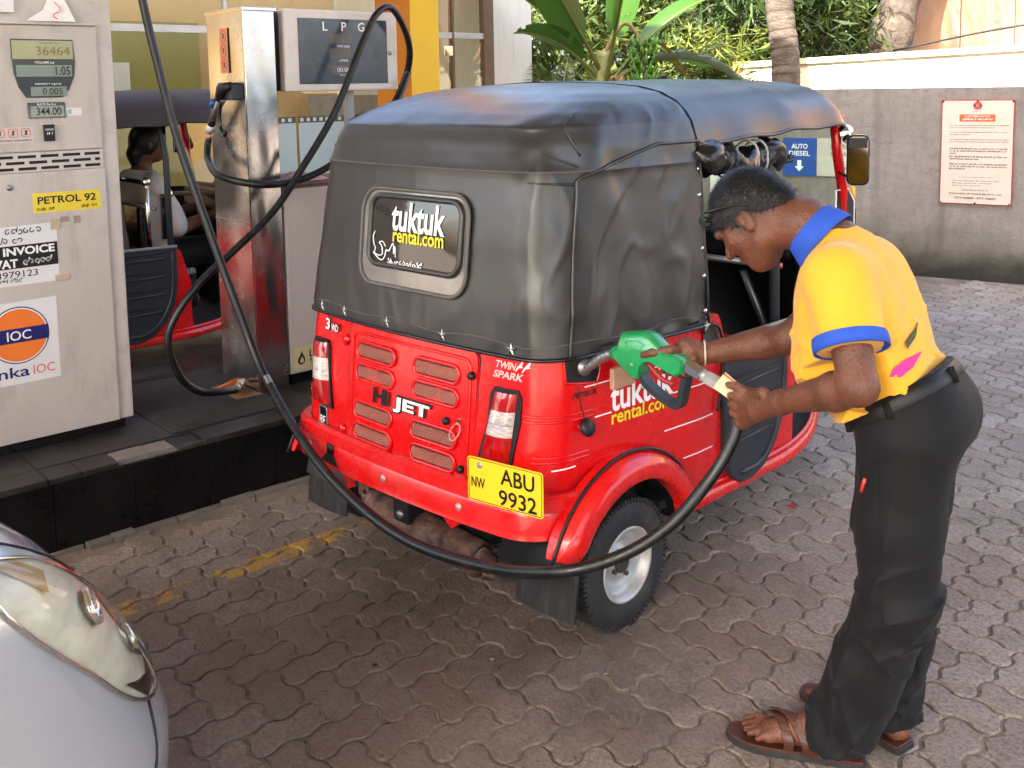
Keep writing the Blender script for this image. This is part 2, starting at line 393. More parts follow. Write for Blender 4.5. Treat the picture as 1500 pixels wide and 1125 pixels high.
# ------------------------------------------------------------------ paving
def paver_material():
    m, N, L, b = _nt('concrete paver')
    geo = N.new('ShaderNodeNewGeometry'); oi = N.new('ShaderNodeObjectInfo'); at = N.new('ShaderNodeAttribute'); at.attribute_name = 'rnd'
    ad = N.new('ShaderNodeMath'); ad.operation = 'ADD'; L.new(oi.outputs['Random'], ad.inputs[0]); L.new(at.outputs['Fac'], ad.inputs[1])
    fr = N.new('ShaderNodeMath'); fr.operation = 'FRACT'; L.new(ad.outputs[0], fr.inputs[0])
    def noise(scale, detail=6, rough=0.6):
        n = N.new('ShaderNodeTexNoise'); n.inputs['Scale'].default_value = scale; n.inputs['Detail'].default_value = detail; n.inputs['Roughness'].default_value = rough
        L.new(geo.outputs['Position'], n.inputs['Vector']); return n.outputs['Fac']
    def ramp(v, a, b_, lo=0.0, hi=1.0):
        r = N.new('ShaderNodeMapRange'); r.inputs[1].default_value = a; r.inputs[2].default_value = b_; r.inputs[3].default_value = lo; r.inputs[4].default_value = hi
        L.new(v, r.inputs[0]); return r.outputs[0]
    def mixc(f, a, c):
        x = N.new('ShaderNodeMix'); x.data_type = 'RGBA'
        if isinstance(f, float): x.inputs[0].default_value = f
        else: L.new(f, x.inputs[0])
        for k, q in ((6, a), (7, c)):
            if isinstance(q, tuple): x.inputs[k].default_value = (*q, 1)
            else: L.new(q, x.inputs[k])
        return x.outputs[2]
    def mth(op, a, c):
        x = N.new('ShaderNodeMath'); x.operation = op; x.use_clamp = False
        for k, q in ((0, a), (1, c)):
            if isinstance(q, (float, int)): x.inputs[k].default_value = q
            else: L.new(q, x.inputs[k])
        return x.outputs[0]
    base = mixc(fr.outputs[0], (0.290, 0.240, 0.200), (0.510, 0.440, 0.378))
    base = mixc(ramp(noise(1.1, 4), 0.35, 0.65, 0, 0.75), base, (0.270, 0.205, 0.165))        # brownish grime drifts
    base = mixc(ramp(noise(75, 9, 0.85), 0.44, 0.62, 0, 0.85), base, (0.080, 0.062, 0.050))      # pitted grain
    base = mixc(ramp(noise(230, 4, 0.7), 0.56, 0.68, 0, 0.6), base, (0.44, 0.38, 0.32))
    base = mixc(ramp(noise(9, 8, 0.8), 0.52, 0.62, 0, 0.45), base, (0.12, 0.092, 0.074))            # pale aggregate
    base = mixc(ramp(noise(26, 2), 0.70, 0.74, 0, 0.8), base, (0.035, 0.03, 0.027))            # gum and oil drops
    # oil staining where vehicles stop, with canopy shade and red bounce painted in
    sx = N.new('ShaderNodeSeparateXYZ'); L.new(geo.outputs['Position'], sx.inputs[0])
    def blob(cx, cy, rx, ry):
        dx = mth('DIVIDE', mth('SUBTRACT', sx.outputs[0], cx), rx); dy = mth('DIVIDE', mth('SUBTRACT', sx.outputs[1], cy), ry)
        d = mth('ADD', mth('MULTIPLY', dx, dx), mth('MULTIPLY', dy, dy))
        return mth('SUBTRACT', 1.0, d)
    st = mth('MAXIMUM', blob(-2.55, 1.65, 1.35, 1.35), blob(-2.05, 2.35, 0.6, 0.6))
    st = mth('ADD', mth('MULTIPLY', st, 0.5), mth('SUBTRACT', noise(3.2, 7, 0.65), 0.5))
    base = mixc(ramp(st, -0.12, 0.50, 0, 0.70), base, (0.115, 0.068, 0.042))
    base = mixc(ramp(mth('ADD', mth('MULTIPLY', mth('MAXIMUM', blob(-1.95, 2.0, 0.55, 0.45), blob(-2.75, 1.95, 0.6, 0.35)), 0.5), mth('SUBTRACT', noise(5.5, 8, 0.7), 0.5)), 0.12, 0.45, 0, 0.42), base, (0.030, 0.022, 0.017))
    # worn yellow bay line parallel to the island, and its faint twin
    def line(cx, hw, thr):
        d = mth('ABSOLUTE', mth('SUBTRACT', sx.outputs[0], cx), 0.0)
        inb = mth('LESS_THAN', d, hw)
        w = ramp(noise(7, 9, 0.75), thr, thr + 0.06)
        return mth('MULTIPLY', mth('MULTIPLY', inb, mth('LESS_THAN', sx.outputs[1], 2.75)), w)
    base = mixc(mth('MULTIPLY', line(-3.205, 0.047, 0.478), 0.8), base, (0.46, 0.245, 0.02))
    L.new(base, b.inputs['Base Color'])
    L.new(ramp(noise(9, 5), 0.3, 0.7, 0.55, 0.85), b.inputs['Roughness'])
    bp = N.new('ShaderNodeBump'); bp.inputs['Strength'].default_value = 1.0; bp.inputs['Distance'].default_value = 0.006
    L.new(mth('ADD', noise(95, 8, 0.7), mth('MULTIPLY', noise(16, 6, 0.7), 1.6)), bp.inputs['Height']); L.new(bp.outputs[0], b.inputs['Normal'])
    return m
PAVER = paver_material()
SAND = mat('joint sand', (0.20, 0.158, 0.122), 0.9, var=0.55, vscale=3, bump=0.5, bscale=150)
U = 0.1103
def paver_outline(cells, gap=0.0028):
    # cells: (1,2) tall or (2,1) wide; every unit edge carries the same S wave
    A = 0.0088
    wave = [(0.0, 0), (0.12, 0.95), (0.36, 1.0), (0.5, 0), (0.64, -1.0), (0.88, -0.95)]
    w, h = cells; pts = []
    for i in range(w):
        for t, o in wave: pts.append(((i + t) * U, o * A))
    for i in range(h):
        for t, o in wave: pts.append((w * U + o * A, (i + t) * U))
    for i in range(w - 1, -1, -1):
        for t, o in wave: pts.append(((i + 1 - t) * U, h * U - o * A))
    for i in range(h - 1, -1, -1):
        for t, o in wave: pts.append((-o * A, (i + 1 - t) * U))
    cx, cy_ = w * U / 2, h * U / 2
    return [Vector((x - cx, y - cy_)) for x, y in pts], (cx, cy_)
def inset(poly, d):
    k = len(poly); out = []
    for i in range(k):
        a, b, c = poly[i - 1], poly[i], poly[(i + 1) % k]
        t = (c - a).normalized(); out.append(b + Vector((-t.y, t.x)) * d)
    return out
def paver_geo(cells, gap):
    o, c = paver_outline(cells); k = len(o)
    rq = random.Random(int(gap * 1e7)); jit = lambda pp: [p * (1 - abs(rq.gauss(0, 0.006))) for p in pp]
    lay = [(inset(o, gap), -0.03), (jit(inset(o, gap + 0.0004)), -0.0045), (jit(inset(o, gap + 0.0042)), 0.0)]
    V = [(p.x, p.y, z) for pp, z in lay for p in pp]; F = []
    for l in range(2):
        for i in range(k):
            j = (i + 1) % k; F.append((l * k + i, l * k + j, (l + 1) * k + j, (l + 1) * k + i))
    V.append((0, 0, 0.0004))
    for i in range(k): F.append((2 * k + i, 2 * k + (i + 1) % k, 3 * k))
    return V, F, c
g = MB(); g.box((-120, -120, -0.6), (120, 160, -0.0075), SAND)
ground = g.build('ground', kind='structure')
VAR = {}
for cells in ((2, 1), (1, 2)):
    VAR[cells] = []
    for q in range(9):
        V, F, c = paver_geo(cells, random.uniform(0.0032, 0.0055))
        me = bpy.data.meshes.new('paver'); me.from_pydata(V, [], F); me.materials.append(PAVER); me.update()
        VAR[cells].append((me, V, F, c))
spots = []
fwd = Vector((-math.sin(rad(48.5)), math.cos(rad(48.5))))
X0, Y0 = -2.01, 1.305
for i in range(-17, 75):
    for j in range(-32, 110):
        r = (i - j) % 4
        if r == 0: cells = (2, 1)
        elif r == 3: cells = (1, 2)
        else: continue
        x = X0 + i * U + cells[0] * U / 2; y = Y0 + j * U + cells[1] * U / 2
        if x < -3.70: continue
        v = Vector((x, y)); d = v.length
        if d < 1.2 or d > 10.5: continue
        ca = v.normalized().dot(fwd)
        if ca < math.cos(rad(38)): continue
        # stop at the boundary wall
        if (x + 4.116) * 0.274 - (y - 8.242) * 0.962 < 0.12: continue
        # under the parked car and out of view: still paved
        spots.append((d, ca, x, y, cells))
spots.sort()
near = [s for s in spots if s[1] > math.cos(rad(25)) and s[0] > 1.75][:300]
nearset = set((s[2], s[3]) for s in near)
rp = random.Random(3)
FV = []; FF = []; FR = []
for d, ca, x, y, cells in spots:
    me, V, F, c = rp.choice(VAR[cells])
    sink = -min(0.0022, max(0, rp.gauss(0.0003, 0.0011))); tx, ty = rp.gauss(0, 0.004), rp.gauss(0, 0.004)
    if (x, y) in nearset:
        o = bpy.data.objects.new('paver', me); COL.objects.link(o); o.parent = ground
        o.location = (x, y, sink); o.rotation_euler = (tx, ty, rp.gauss(0, 0.006) + (math.pi if rp.random() < 0.5 else 0))
    else:
        b0 = len(FV)
        for p in V: FV.append((p[0] + x, p[1] + y, p[2] + sink + p[1] * tx - p[0] * ty))
        rr = rp.random()
        for f in F: FF.append([b0 + k for k in f]); FR.append(rr)
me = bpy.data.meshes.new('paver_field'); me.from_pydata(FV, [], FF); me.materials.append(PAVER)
atr = me.attributes.new('rnd', 'FLOAT', 'FACE'); atr.data.foreach_set('value', FR); me.update()
pf = bpy.data.objects.new('paver_field', me); COL.objects.link(pf); pf.parent = ground; tag(pf, kind='stuff')

# ------------------------------------------------------------------ pump island
isl = empty('pump_island', (-3.782, 0, 0), 0, 'raised pump island faced in black granite tiles with a worn coping', 'island')
b = MB(); b.box((-1.28, -5, 0), (-0.016, 7.2, 0.272), GROUT); b.build('core', isl)
yy = 1.085 - 0.2985 * 14
k = 0
while yy < 7.0:
    w = 0.2985
    mb = MB(); mb.box((-0.016, yy + 0.0012, 0.004), (0.0, yy + w - 0.0012, 0.262), TILE, 0.0015)
    mb.build('tile', isl); yy += w; k += 1
yy = -4.9
while yy < 7.0:
    w = 0.597
    if 1.30 < yy + w / 2 < 1.75:
        mb = MB(); rg = random.Random(5)
        y = yy
        while y < yy + w - 0.01:
            l = min(rg.uniform(0.05, 0.16), yy + w - y); dx = rg.uniform(0.0, 0.03) if y > yy + 0.25 else 0.0
            mb.box((-0.13, y + 0.002, 0.262), (0.004 - dx, y + l - 0.001, 0.287 - rg.uniform(0, 0.004) - (0.006 if dx else 0)), GROUT if dx > 0.006 else TILETOP, 0.004); y += l
        mb.build('chipped_coping', isl, label='broken coping stone with bare cement showing')
    else:
        mb = MB(); mb.box((-0.13, yy + 0.0015, 0.262), (0.006, yy + w - 0.0015, 0.287), TILETOP, 0.004); mb.build('coping', isl)
    for xa in (-0.73, -1.28):
        mb = MB(); mb.box((xa + 0.002, yy + 0.002, 0.262), (xa + (0.596 if xa == -0.73 else 0.546), yy + w - 0.002, 0.2862), TILETOP, 0.002); mb.build('top_tile', isl)
    yy += w
# cement rubble squeezed out along the kerb foot
mb = MB(); rg = random.Random(11)
y = 0.6
while y < 2.6:
    l = rg.uniform(0.08, 0.22); w = rg.uniform(0.012, 0.05); h = rg.uniform(0.004, 0.016)
    mb.box((-0.002, y, -0.01), (w, y + l * 0.96, h), GROUT, 0.004); y += l
mb.build('kerb_mortar', isl)
# rubber mat on the island
RIB = mat('ribbed rubber mat', (0.025, 0.023, 0.022), 0.7, bump=0.8, bscale=220, dirt=(0.10, 0.085, 0.07), dirt_amt=0.5, dscale=5)
mb = MB(); mb.box((-4.72, 1.60, 0.2872), (-3.93, 2.13, 0.293), RIB, 0.002)
for q in range(38): mb.box((-4.71, 1.61 + q * 0.0135, 0.2925), (-3.94, 1.616 + q * 0.0135, 0.2952), RIB)
mb.build('rubber_mat', None, 'dark ribbed rubber mat lying on the island beside the pump', 'mat')
CARD = mat('cardboard', (0.30, 0.155, 0.07), 0.8, var=0.2)
mb = MB(); mb.box((-4.40, 1.99, 0.2958), (-4.14, 2.112, 0.2985), CARD, xf=None); mb.build('cardboard_scrap', None, 'flat brown cardboard scrap at the foot of the steel column', 'cardboard')

# ------------------------------------------------------------------ boundary wall
def wall_mat():
    m, N, L, b = _nt('stained render')
    tc = N.new('ShaderNodeTexCoord'); sp = N.new('ShaderNodeSeparateXYZ'); L.new(tc.outputs['Object'], sp.inputs[0])
    def nz(s, d=8, r=0.65):
        n = N.new('ShaderNodeTexNoise'); n.inputs['Scale'].default_value = s; n.inputs['Detail'].default_value = d; n.inputs['Roughness'].default_value = r
        L.new(tc.outputs['Object'], n.inputs['Vector']); return n.outputs['Fac']
    def rm(v, a, c, lo=0, hi=1):
        r = N.new('ShaderNodeMapRange'); r.inputs[1].default_value = a; r.inputs[2].default_value = c; r.inputs[3].default_value = lo; r.inputs[4].default_value = hi
        L.new(v, r.inputs[0]); return r.outputs[0]
    def mx(f, a, c):
        x = N.new('ShaderNodeMix'); x.data_type = 'RGBA'; L.new(f, x.inputs[0])
        for k, q in ((6, a), (7, c)):
            if isinstance(q, tuple): x.inputs[k].default_value = (*q, 1)
            else: L.new(q, x.inputs[k])
        return x.outputs[2]
    def mt(op, a, c):
        x = N.new('ShaderNodeMath'); x.operation = op
        for k, q in ((0, a), (1, c)):
            if isinstance(q, (float, int)): x.inputs[k].default_value = q
            else: L.new(q, x.inputs[k])
        return x.outputs[0]
    c = mx(rm(nz(2.2), 0.3, 0.7), (0.215, 0.19, 0.175), (0.30, 0.268, 0.25))
    c = mx(rm(nz(14), 0.45, 0.75, 0, 0.45), c, (0.13, 0.115, 0.105))
    mp = N.new('ShaderNodeMapping'); mp.inputs['Scale'].default_value = (5, 5, 0.35); L.new(tc.outputs['Object'], mp.inputs[0])
    ns = N.new('ShaderNodeTexNoise'); ns.inputs['Scale'].default_value = 1.6; ns.inputs['Detail'].default_value = 8; L.new(mp.outputs[0], ns.inputs['Vector'])
    c = mx(rm(ns.outputs['Fac'], 0.5, 0.72, 0, 0.5), c, (0.12, 0.108, 0.10))
    vo = N.new('ShaderNodeTexVoronoi'); vo.feature = 'DISTANCE_TO_EDGE'; vo.inputs['Scale'].default_value = 1.1; vo.inputs['Randomness'].default_value = 1.0
    wv = N.new('ShaderNodeVectorMath'); wv.operation = 'ADD'; nv2 = N.new('ShaderNodeTexNoise'); nv2.inputs['Scale'].default_value = 5; L.new(tc.outputs['Object'], nv2.inputs['Vector'])
    L.new(tc.outputs['Object'], wv.inputs[0]); L.new(nv2.outputs['Color'], wv.inputs[1]); L.new(wv.outputs[0], vo.inputs['Vector'])
    c = mx(rm(vo.outputs['Distance'], 0.006, 0.0, 0, 0.45), c, (0.08, 0.07, 0.065))
    # moss and damp rising from the ground, thicker at the left
    hgt = mt('ADD', mt('SUBTRACT', mt('MULTIPLY', nz(1.6), 0.9), sp.outputs[2]), mt('MULTIPLY', sp.outputs[0], -0.06))
    c = mx(rm(hgt, -0.12, 0.42, 0, 0.92), c, (0.055, 0.052, 0.025))
    hg2 = mt('SUBTRACT', mt('MULTIPLY', nz(4), 0.45), sp.outputs[2])
    c = mx(rm(hg2, -0.05, 0.2, 0, 0.9), c, (0.018, 0.017, 0.012))
    L.new(c, b.inputs['Base Color']); b.inputs['Roughness'].default_value = 0.9
    bp = N.new('ShaderNodeBump'); bp.inputs['Strength'].default_value = 0.5; bp.inputs['Distance'].default_value = 0.01
    L.new(mt('ADD', nz(40), nz(6)), bp.inputs['Height']); L.new(bp.outputs[0], b.inputs['Normal'])
    return m
WALLA = math.atan2(0.274, 0.962)
wall = empty('boundary_wall', (-4.116, 8.242, 0), WALLA, 'low grey rendered wall with mossy foot behind the tuk-tuk', 'wall')
mb = MB()
def wf(u, v):
    return Vector((-7 + 19 * u, -0.004 * math.sin(u * 60) - 0.003 * math.sin(v * 9 + u * 31), -0.05 + 1.648 * v + 0.004 * u * v))
mb.grid(wf, 60, 8, wall_mat(), False)
WM = mb.mats[0]
mb.box((-7, 0.012, -0.05), (12, 0.2, 1.594), WM)
mb.build('render_face', wall)
# notice board
def wl_(u, v, y=-0.006): return Vector((u, y, v))
def notice_board():
    root = empty('notice_board', (-4.116 + 0.962 * 0.456 + 0.274 * 0.012, 8.242 + 0.274 * 0.456 - 0.962 * 0.012, 1.065), WALLA, 'cream printed notice board with red edge and orange heading on the grey wall', 'sign')
    BOARD = mat('board cream', (0.62, 0.54, 0.46), 0.45, var=0.05, dirt=(0.45, 0.36, 0.28), dirt_amt=0.3)
    REDB = mat('board red edge', (0.38, 0.03, 0.03), 0.5)
    GREYT = mat('dark print', (0.05, 0.045, 0.045), 0.6)
    b = MB(); b.box((-0.275, -0.004, -0.432), (0.275, 0.008, 0.432), REDB); b.build('edge_frame', root)
    b = MB(); b.box((-0.267, -0.0075, -0.424), (0.267, -0.0042, 0.424), BOARD); b.build('panel', root)
    fn = lambda u, v: Vector((u, -0.0095, v))
    b = MB()
    b.add([fn(0.034 * math.cos(a * math.pi / 16), 0.385 + 0.034 * math.sin(a * math.pi / 16)) for a in range(32)], [list(range(32))], REDP)
    f2 = lambda u, v: Vector((u, -0.0108, v))
    b.add([f2(*p) for p in ((-0.034, 0.378), (0.034, 0.378), (0.034, 0.392), (-0.034, 0.392))], [(0, 1, 2, 3)], NAVY)
    b.text('IOC', WHITEP, lambda u, v: Vector((u, -0.012, v)), h=0.010, bold=0.01, cy=0.385)
    b.text('Lanka IOC', GREYT, f2, h=0.007, w=0.06, cy=0.338)
    b.build('emblem', root)
    b = MB(); b.add([fn(*p) for p in ((-0.135, 0.255), (0.135, 0.255), (0.135, 0.312), (-0.135, 0.312))], [(0, 1, 2, 3)], mat('heading orange', (0.72, 0.11, 0.03), 0.5))
    b.text('CUSTOMER NOTICE', WHITEP, f2, w=0.19, h=0.013, bold=0.01, cy=0.297)
    script_line(b, f2, WHITEP, -0.11, 0.11, 0.272, 0.017, 3, 0.2)
    b.build('heading', root)
    b = MB()
    for t, z in [('You can verify the correctness of the quantity filled by any dispensing', 0.222), ('unit at any time with the standard 5 L measurement can', 0.203), ('You can use the filter paper available with the Pump Team to ascertain', 0.165), ('the quality of the petrol', 0.146), ('On request the range of petrol from the pumps to the tank water', 0.105), ('paste is obtainable, it will show colour in about 2 to 3 minutes', 0.086)]:
        w = 0.44 if len(t) > 60 else 0.0063 * len(t)
        b.text(t, GREYT, fn, w=w, h=0.0115, bold=0.012, cx=-0.205 + w / 2, cy=z)
    b.build('english_text', root)
    b = MB()
    for (z, x1) in ((0.030, 0.235), (0.010, 0.225), (-0.012, -0.15), (-0.036, 0.235), (-0.056, 0.02), (-0.098, 0.235), (-0.118, 0.235), (-0.138, -0.07)):
        script_line(b, fn, GREYT, -0.205, x1, z, 0.0125, int(abs(z) * 1000) + 5, 0.2)
    b.build('round_script_text', root)
    b = MB()
    b.text('In case of any grievance, Please contact', GREYT, fn, w=0.26, h=0.009, cx=0, cy=-0.205)
    b.text('Area Sales Manager  Mr. Divisional Office', GREYT, fn, w=0.36, h=0.010, bold=0.008, cx=0.0, cy=-0.236)
    b.text('Manager Retail 011 2475720', GREYT, fn, w=0.30, h=0.010, bold=0.008, cx=-0.03, cy=-0.256)
    b.text('24 hours  011 5717777', GREYT, fn, w=0.22, h=0.009, cx=-0.07, cy=-0.275)
    b.text('Dealer Name & Contact No.', GREYT, fn, w=0.20, h=0.011, bold=0.012, cy=-0.312)
    b.text('SOUTHERN PETROLEUM (PVT) LTD', GREYT, fn, w=0.40, h=0.017, bold=0.01, cy=-0.345)
    b.text('0777 440848 - 0777 728683', GREYT, fn, w=0.31, h=0.017, bold=0.01, cy=-0.378)
    b.build('contact_text', root)
    for (x, z) in ((-0.262, 0.418), (0, 0.42), (0.262, 0.418), (-0.262, -0.416), (0, -0.42), (0.262, -0.416)):
        b = MB(); b.lathe([(0.008, 0), (0.008, 0.004), (0.0, 0.006)], BLACK if z > 0 or x == 0 else GREYM, 10, Matrix.Translation((x, -0.0078, z)) @ Matrix.Rotation(rad(90), 4, 'X')); b.build('screw', root)
    return root
notice_board()
GREYT = MATS['dark print']
# fuel signs seen through the windscreen
def lane_sign(name, s0, s1, z0, z1, colr, lines, tcol, label, yoff=0.014):
    c = (s0 + s1) / 2; zc = (z0 + z1) / 2; w = s1 - s0; h = z1 - z0
    root = empty(name, (-4.116 + 0.962 * c + 0.274 * yoff, 8.242 + 0.274 * c - 0.962 * yoff, zc), WALLA, label, 'sign')
    b = MB(); b.box((-w / 2, -0.004, -h / 2), (w / 2, 0.004, h / 2), colr); b.build('panel', root)
    b = MB(); fn = lambda u, v: Vector((u, -0.006, v))
    for t, z, ww in lines: b.text(t, tcol, fn, w=ww, h=0.045, bold=0.02, cy=z)
    b.add([fn(*p) for p in ((-0.018, -0.03), (0.018, -0.03), (0.018, -0.085), (0.042, -0.085), (0, -0.13), (-0.042, -0.085), (-0.018, -0.085))], [(0, 6, 2, 1), (3, 4, 5)], tcol)
    b.build('lettering', root)
    return root
SIGNW = mat('sign cream', (0.55, 0.50, 0.44), 0.5)
lane_sign('lane_sign', -1.153, -0.851, 0.827, 1.165, mat('sign blue', (0.012, 0.07, 0.34), 0.45), [('AUTO', 0.095, 0.145), ('DIESEL', 0.032, 0.19)], WHITEP, 'blue AUTO DIESEL sign with white arrow on the boundary wall')
lane_sign('lane_sign', -0.847, -0.40, 0.83, 1.165, SIGNW, [('PETROL', 0.095, 0.20), ('OCTANE', 0.032, 0.20)], mat('sign grey print', (0.2, 0.19, 0.18), 0.6), 'cream PETROL OCTANE sign with grey arrow beside the blue sign')
b = MB()
b.box((-1.85, -0.012, 0.62), (-1.45, -0.004, 1.02), PAPER)
root = b.build('wall_notice', None, 'pale printed sheet low on the wall, seen through the cab', 'notice')
root.location = (-4.116, 8.242, 0.02); root.rotation_euler = (0, 0, WALLA)
b = MB()
for q in range(3): script_line(b, lambda u, v: Vector((u, -0.0135, v)), GREYT, -1.80, -1.5, 0.93 - q * 0.05, 0.02, 40 + q, 0.18)
b.build('print', root)

# ------------------------------------------------------------------ sunlit wall behind
CREAM = mat('sunlit cream paint', (0.74, 0.65, 0.47), 0.8, var=0.12, vscale=2, dirt=(0.40, 0.28, 0.15), dirt_amt=0.5, dscale=3, bump=0.2, bscale=20)
cw = empty('cream_wall', (-4.116, 8.242, 0), WALLA, 'sunlit cream wall with an orange end post behind the grey wall', 'wall')
b = MB()
def cwf(x): return 1.872 + 0.034 * (x + 2.0)
xs = [-2.0 + 0.5 * i for i in range(24)]
V = []; F = []
for x in xs:
    for y in (1.2, 1.36):
        V += [(x, y, -0.1), (x, y, cwf(x))]
for i in range(len(xs) - 1):
    a = i * 4; c = a + 4
    F += [(a, c, c + 1, a + 1), (a + 2, a + 3, c + 3, c + 2), (a + 1, c + 1, c + 3, a + 3)]
F.append((0, 1, 3, 2))
b.add(V, F, CREAM); b.build('panel', cw)
b = MB()
for i in range(len(xs) - 1):
    b.add([(xs[i], 1.17, cwf(xs[i]) - 0.05), (xs[i + 1], 1.17, cwf(xs[i + 1]) - 0.05), (xs[i + 1], 1.17, cwf(xs[i + 1]) + 0.006), (xs[i], 1.17, cwf(xs[i]) + 0.006), (xs[i], 1.38, cwf(xs[i]) + 0.006), (xs[i + 1], 1.38, cwf(xs[i + 1]) + 0.006)], [(0, 1, 2, 3), (3, 2, 5, 4)], CREAM)
b.build('coping', cw)
b = MB(); b.box((-2.07, 1.165, -0.1), (-1.985, 1.385, 1.885), mat('orange post', (0.60, 0.30, 0.10), 0.7, var=0.2, dirt=(0.35, 0.15, 0.05), dirt_amt=0.4), 0.006); b.build('end_post', cw)

# salmon plastered house far right
hs = empty('plastered_house', (-4.116, 8.242, 0), WALLA, 'far salmon plastered house wall with peeling paint in full sun', 'house')
SALM = mat('salmon plaster', (0.27, 0.155, 0.095), 0.85, var=0.35, vscale=1.3, dirt=(0.10, 0.06, 0.045), dirt_amt=0.85, dscale=1.1, bump=0.3, bscale=15, stretch=(1, 1, 0.35))
b = MB(); b.box((-1.42, 5.4, 0), (14, 9, 5.5), SALM); b.build('wall', hs)
for x, ww in ((-0.62, 0.10), (-0.22, 0.34), (0.62, 0.12), (1.45, 0.12)):
    b = MB(); b.box((x, 5.30, 0), (x + ww, 5.398, 5.5), mat('house pilaster', (0.16, 0.11, 0.085), 0.85, var=0.3)); b.build('dark_strip', hs)  # darker raised strips up the wall face
b = MB(); b.tube(catmull([(-0.9, 3.2, 2.0), (0.4, 3.1, 2.22), (2.0, 3.0, 2.36), (5, 3, 2.9)], 6), 0.012, BLACK, 6); b.build('power_cable', None, 'thin black cable slung in front of the salmon house', 'cable').matrix_world = hs.matrix_basis.copy()

# ------------------------------------------------------------------ forecourt canopy
CANO = mat('canopy soffit', (0.36, 0.34, 0.27), 0.6)
cn = empty('forecourt_canopy', (0, 0, 0), 0, 'forecourt canopy with ribbed pale soffit carried by a yellow and orange pillar', 'canopy')
# far edge parallel with the boundary wall
def edge_y(x): return 4.85 + 0.285 * (x + 4.116)
P = [(-8.4, -6.2), (6.0, -6.2), (6.0, edge_y(6.0)), (-8.4, edge_y(-8.4))]
b = MB(); b.prism(P, 5.5, 5.9, CANO); b.build('roof_slab', cn)
b = MB()
for q in range(71):
    x = -8.3 + q * 0.2
    b.box((x, -6.15, 5.47), (x + 0.06, edge_y(x) - 0.05, 5.50), CANO)
b.build('soffit_ribs', cn)
YEL = mat('pillar yellow', (0.72, 0.42, 0.012), 0.5, var=0.06, dirt=(0.45, 0.25, 0.03), dirt_amt=0.25, dscale=6)
ORG = mat('pillar orange', (0.50, 0.17, 0.012), 0.5, var=0.06, dirt=(0.3, 0.1, 0.02), dirt_amt=0.25, dscale=6)
b = MB(); b.box((-8.05, 5.445, 0), (-7.503, 5.768, 5.5), YEL); b.box((-8.05, 5.441, 0), (-7.5, 5.4449, 5.5), ORG); b.build('column', cn, label='yellow pillar with orange side')
b = MB(); b.box((-4.75, -3.0, 0.28), (-4.45, -2.7, 5.5), WHITE); b.build('column', cn)

# ------------------------------------------------------------------ station shop
def quad_(mb, y0, y1, z0, z1, x, m): mb.add([(x, y0, z0), (x, y1, z0), (x, y1, z1), (x, y0, z1)], [(0, 1, 2, 3)], m)
def translucent(name, col):
    m, N, L, b = _nt(name); N.remove(b); t = N.new('ShaderNodeBsdfTranslucent'); t.inputs[0].default_value = (*col, 1); L.new(t.outputs[0], N['Material Output'].inputs[0]); return m
leafless_translucent = translucent('frosted skylight sheet', (0.20, 0.20, 0.185))
shop = empty('station_shop', (-8.1, 0, 0), 0, 'glass fronted station shop with ochre interior and white corner pillar', 'shop')
OCH = mat('ochre wall', (0.66, 0.42, 0.17), 0.7, var=0.05)
OCH2 = mat('olive panel', (0.30, 0.26, 0.055), 0.6, var=0.05)
WHP = mat('white pillar paint', (0.66, 0.63, 0.58), 0.6, var=0.06, dirt=(0.5, 0.46, 0.40), dirt_amt=0.3, stretch=(6, 6, 0.6))
ALU = mat('aluminium frame', (0.55, 0.53, 0.50), 0.4, 0.3)
BRN = mat('brown frame', (0.16, 0.10, 0.07), 0.45)
FLOOR = mat('shop floor', (0.40, 0.36, 0.30), 0.4)
b = MB(); b.box((-3.2, -3, 0), (-0.02, 7.4, 0.16), FLOOR); b.build('floor', shop)
b = MB(); b.box((-3.3, -3, 0.16), (-3.1, 7.4, 3.4), OCH); b.build('back_wall', shop)
b = MB(); b.box((-3.1, 6.95, 0.16), (-0.3, 7.4, 3.4), WHP); b.build('end_wall', shop)
b = MB(); b.box((-1.9, -3.2, 3.4), (0.15, 7.5, 3.6), CANO); b.build('roof', shop)
b = MB(); b.add([(-3.3, -3.2, 3.5), (-1.9, -3.2, 3.5), (-1.9, 7.5, 3.5), (-3.3, 7.5, 3.5)], [(0, 1, 2, 3)], leafless_translucent); b.build('added_skylight', shop)  # added translucent roof strip, unseen, lets light in to brighten the interior
b = MB(); b.box((-0.30, 6.93, 0), (0.02, 7.47, 3.4), WHP, 0.004); b.build('corner_pillar', shop, label='white painted corner pillar')
b = MB(); b.box((-3.08, 3.9, 0.16), (-3.04, 5.1, 2.45), OCH2); b.build('olive_panel', shop)
b = MB(); b.box((-3.09, 4.05, 1.55), (-3.03, 4.28, 2.0), PAPER); b.build('poster', shop)
# door in the back wall
dr = MB(); dr.box((-3.09, 3.25, 0.16), (-3.03, 3.80, 2.30), mat('door brown', (0.20, 0.12, 0.07), 0.5)); d1 = dr.build('door_frame', shop)
dr = MB(); dr.box((-3.03, 3.31, 0.16), (-3.0, 3.75, 2.22), WHITE, 0.004); d2 = dr.build('door', shop)
dr = MB(); dr.box((-2.999, 3.39, 1.05), (-2.994, 3.67, 2.12), mat('door glass', (0.42, 0.40, 0.33), 0.2), 0.0); dr.build('pane', d2)
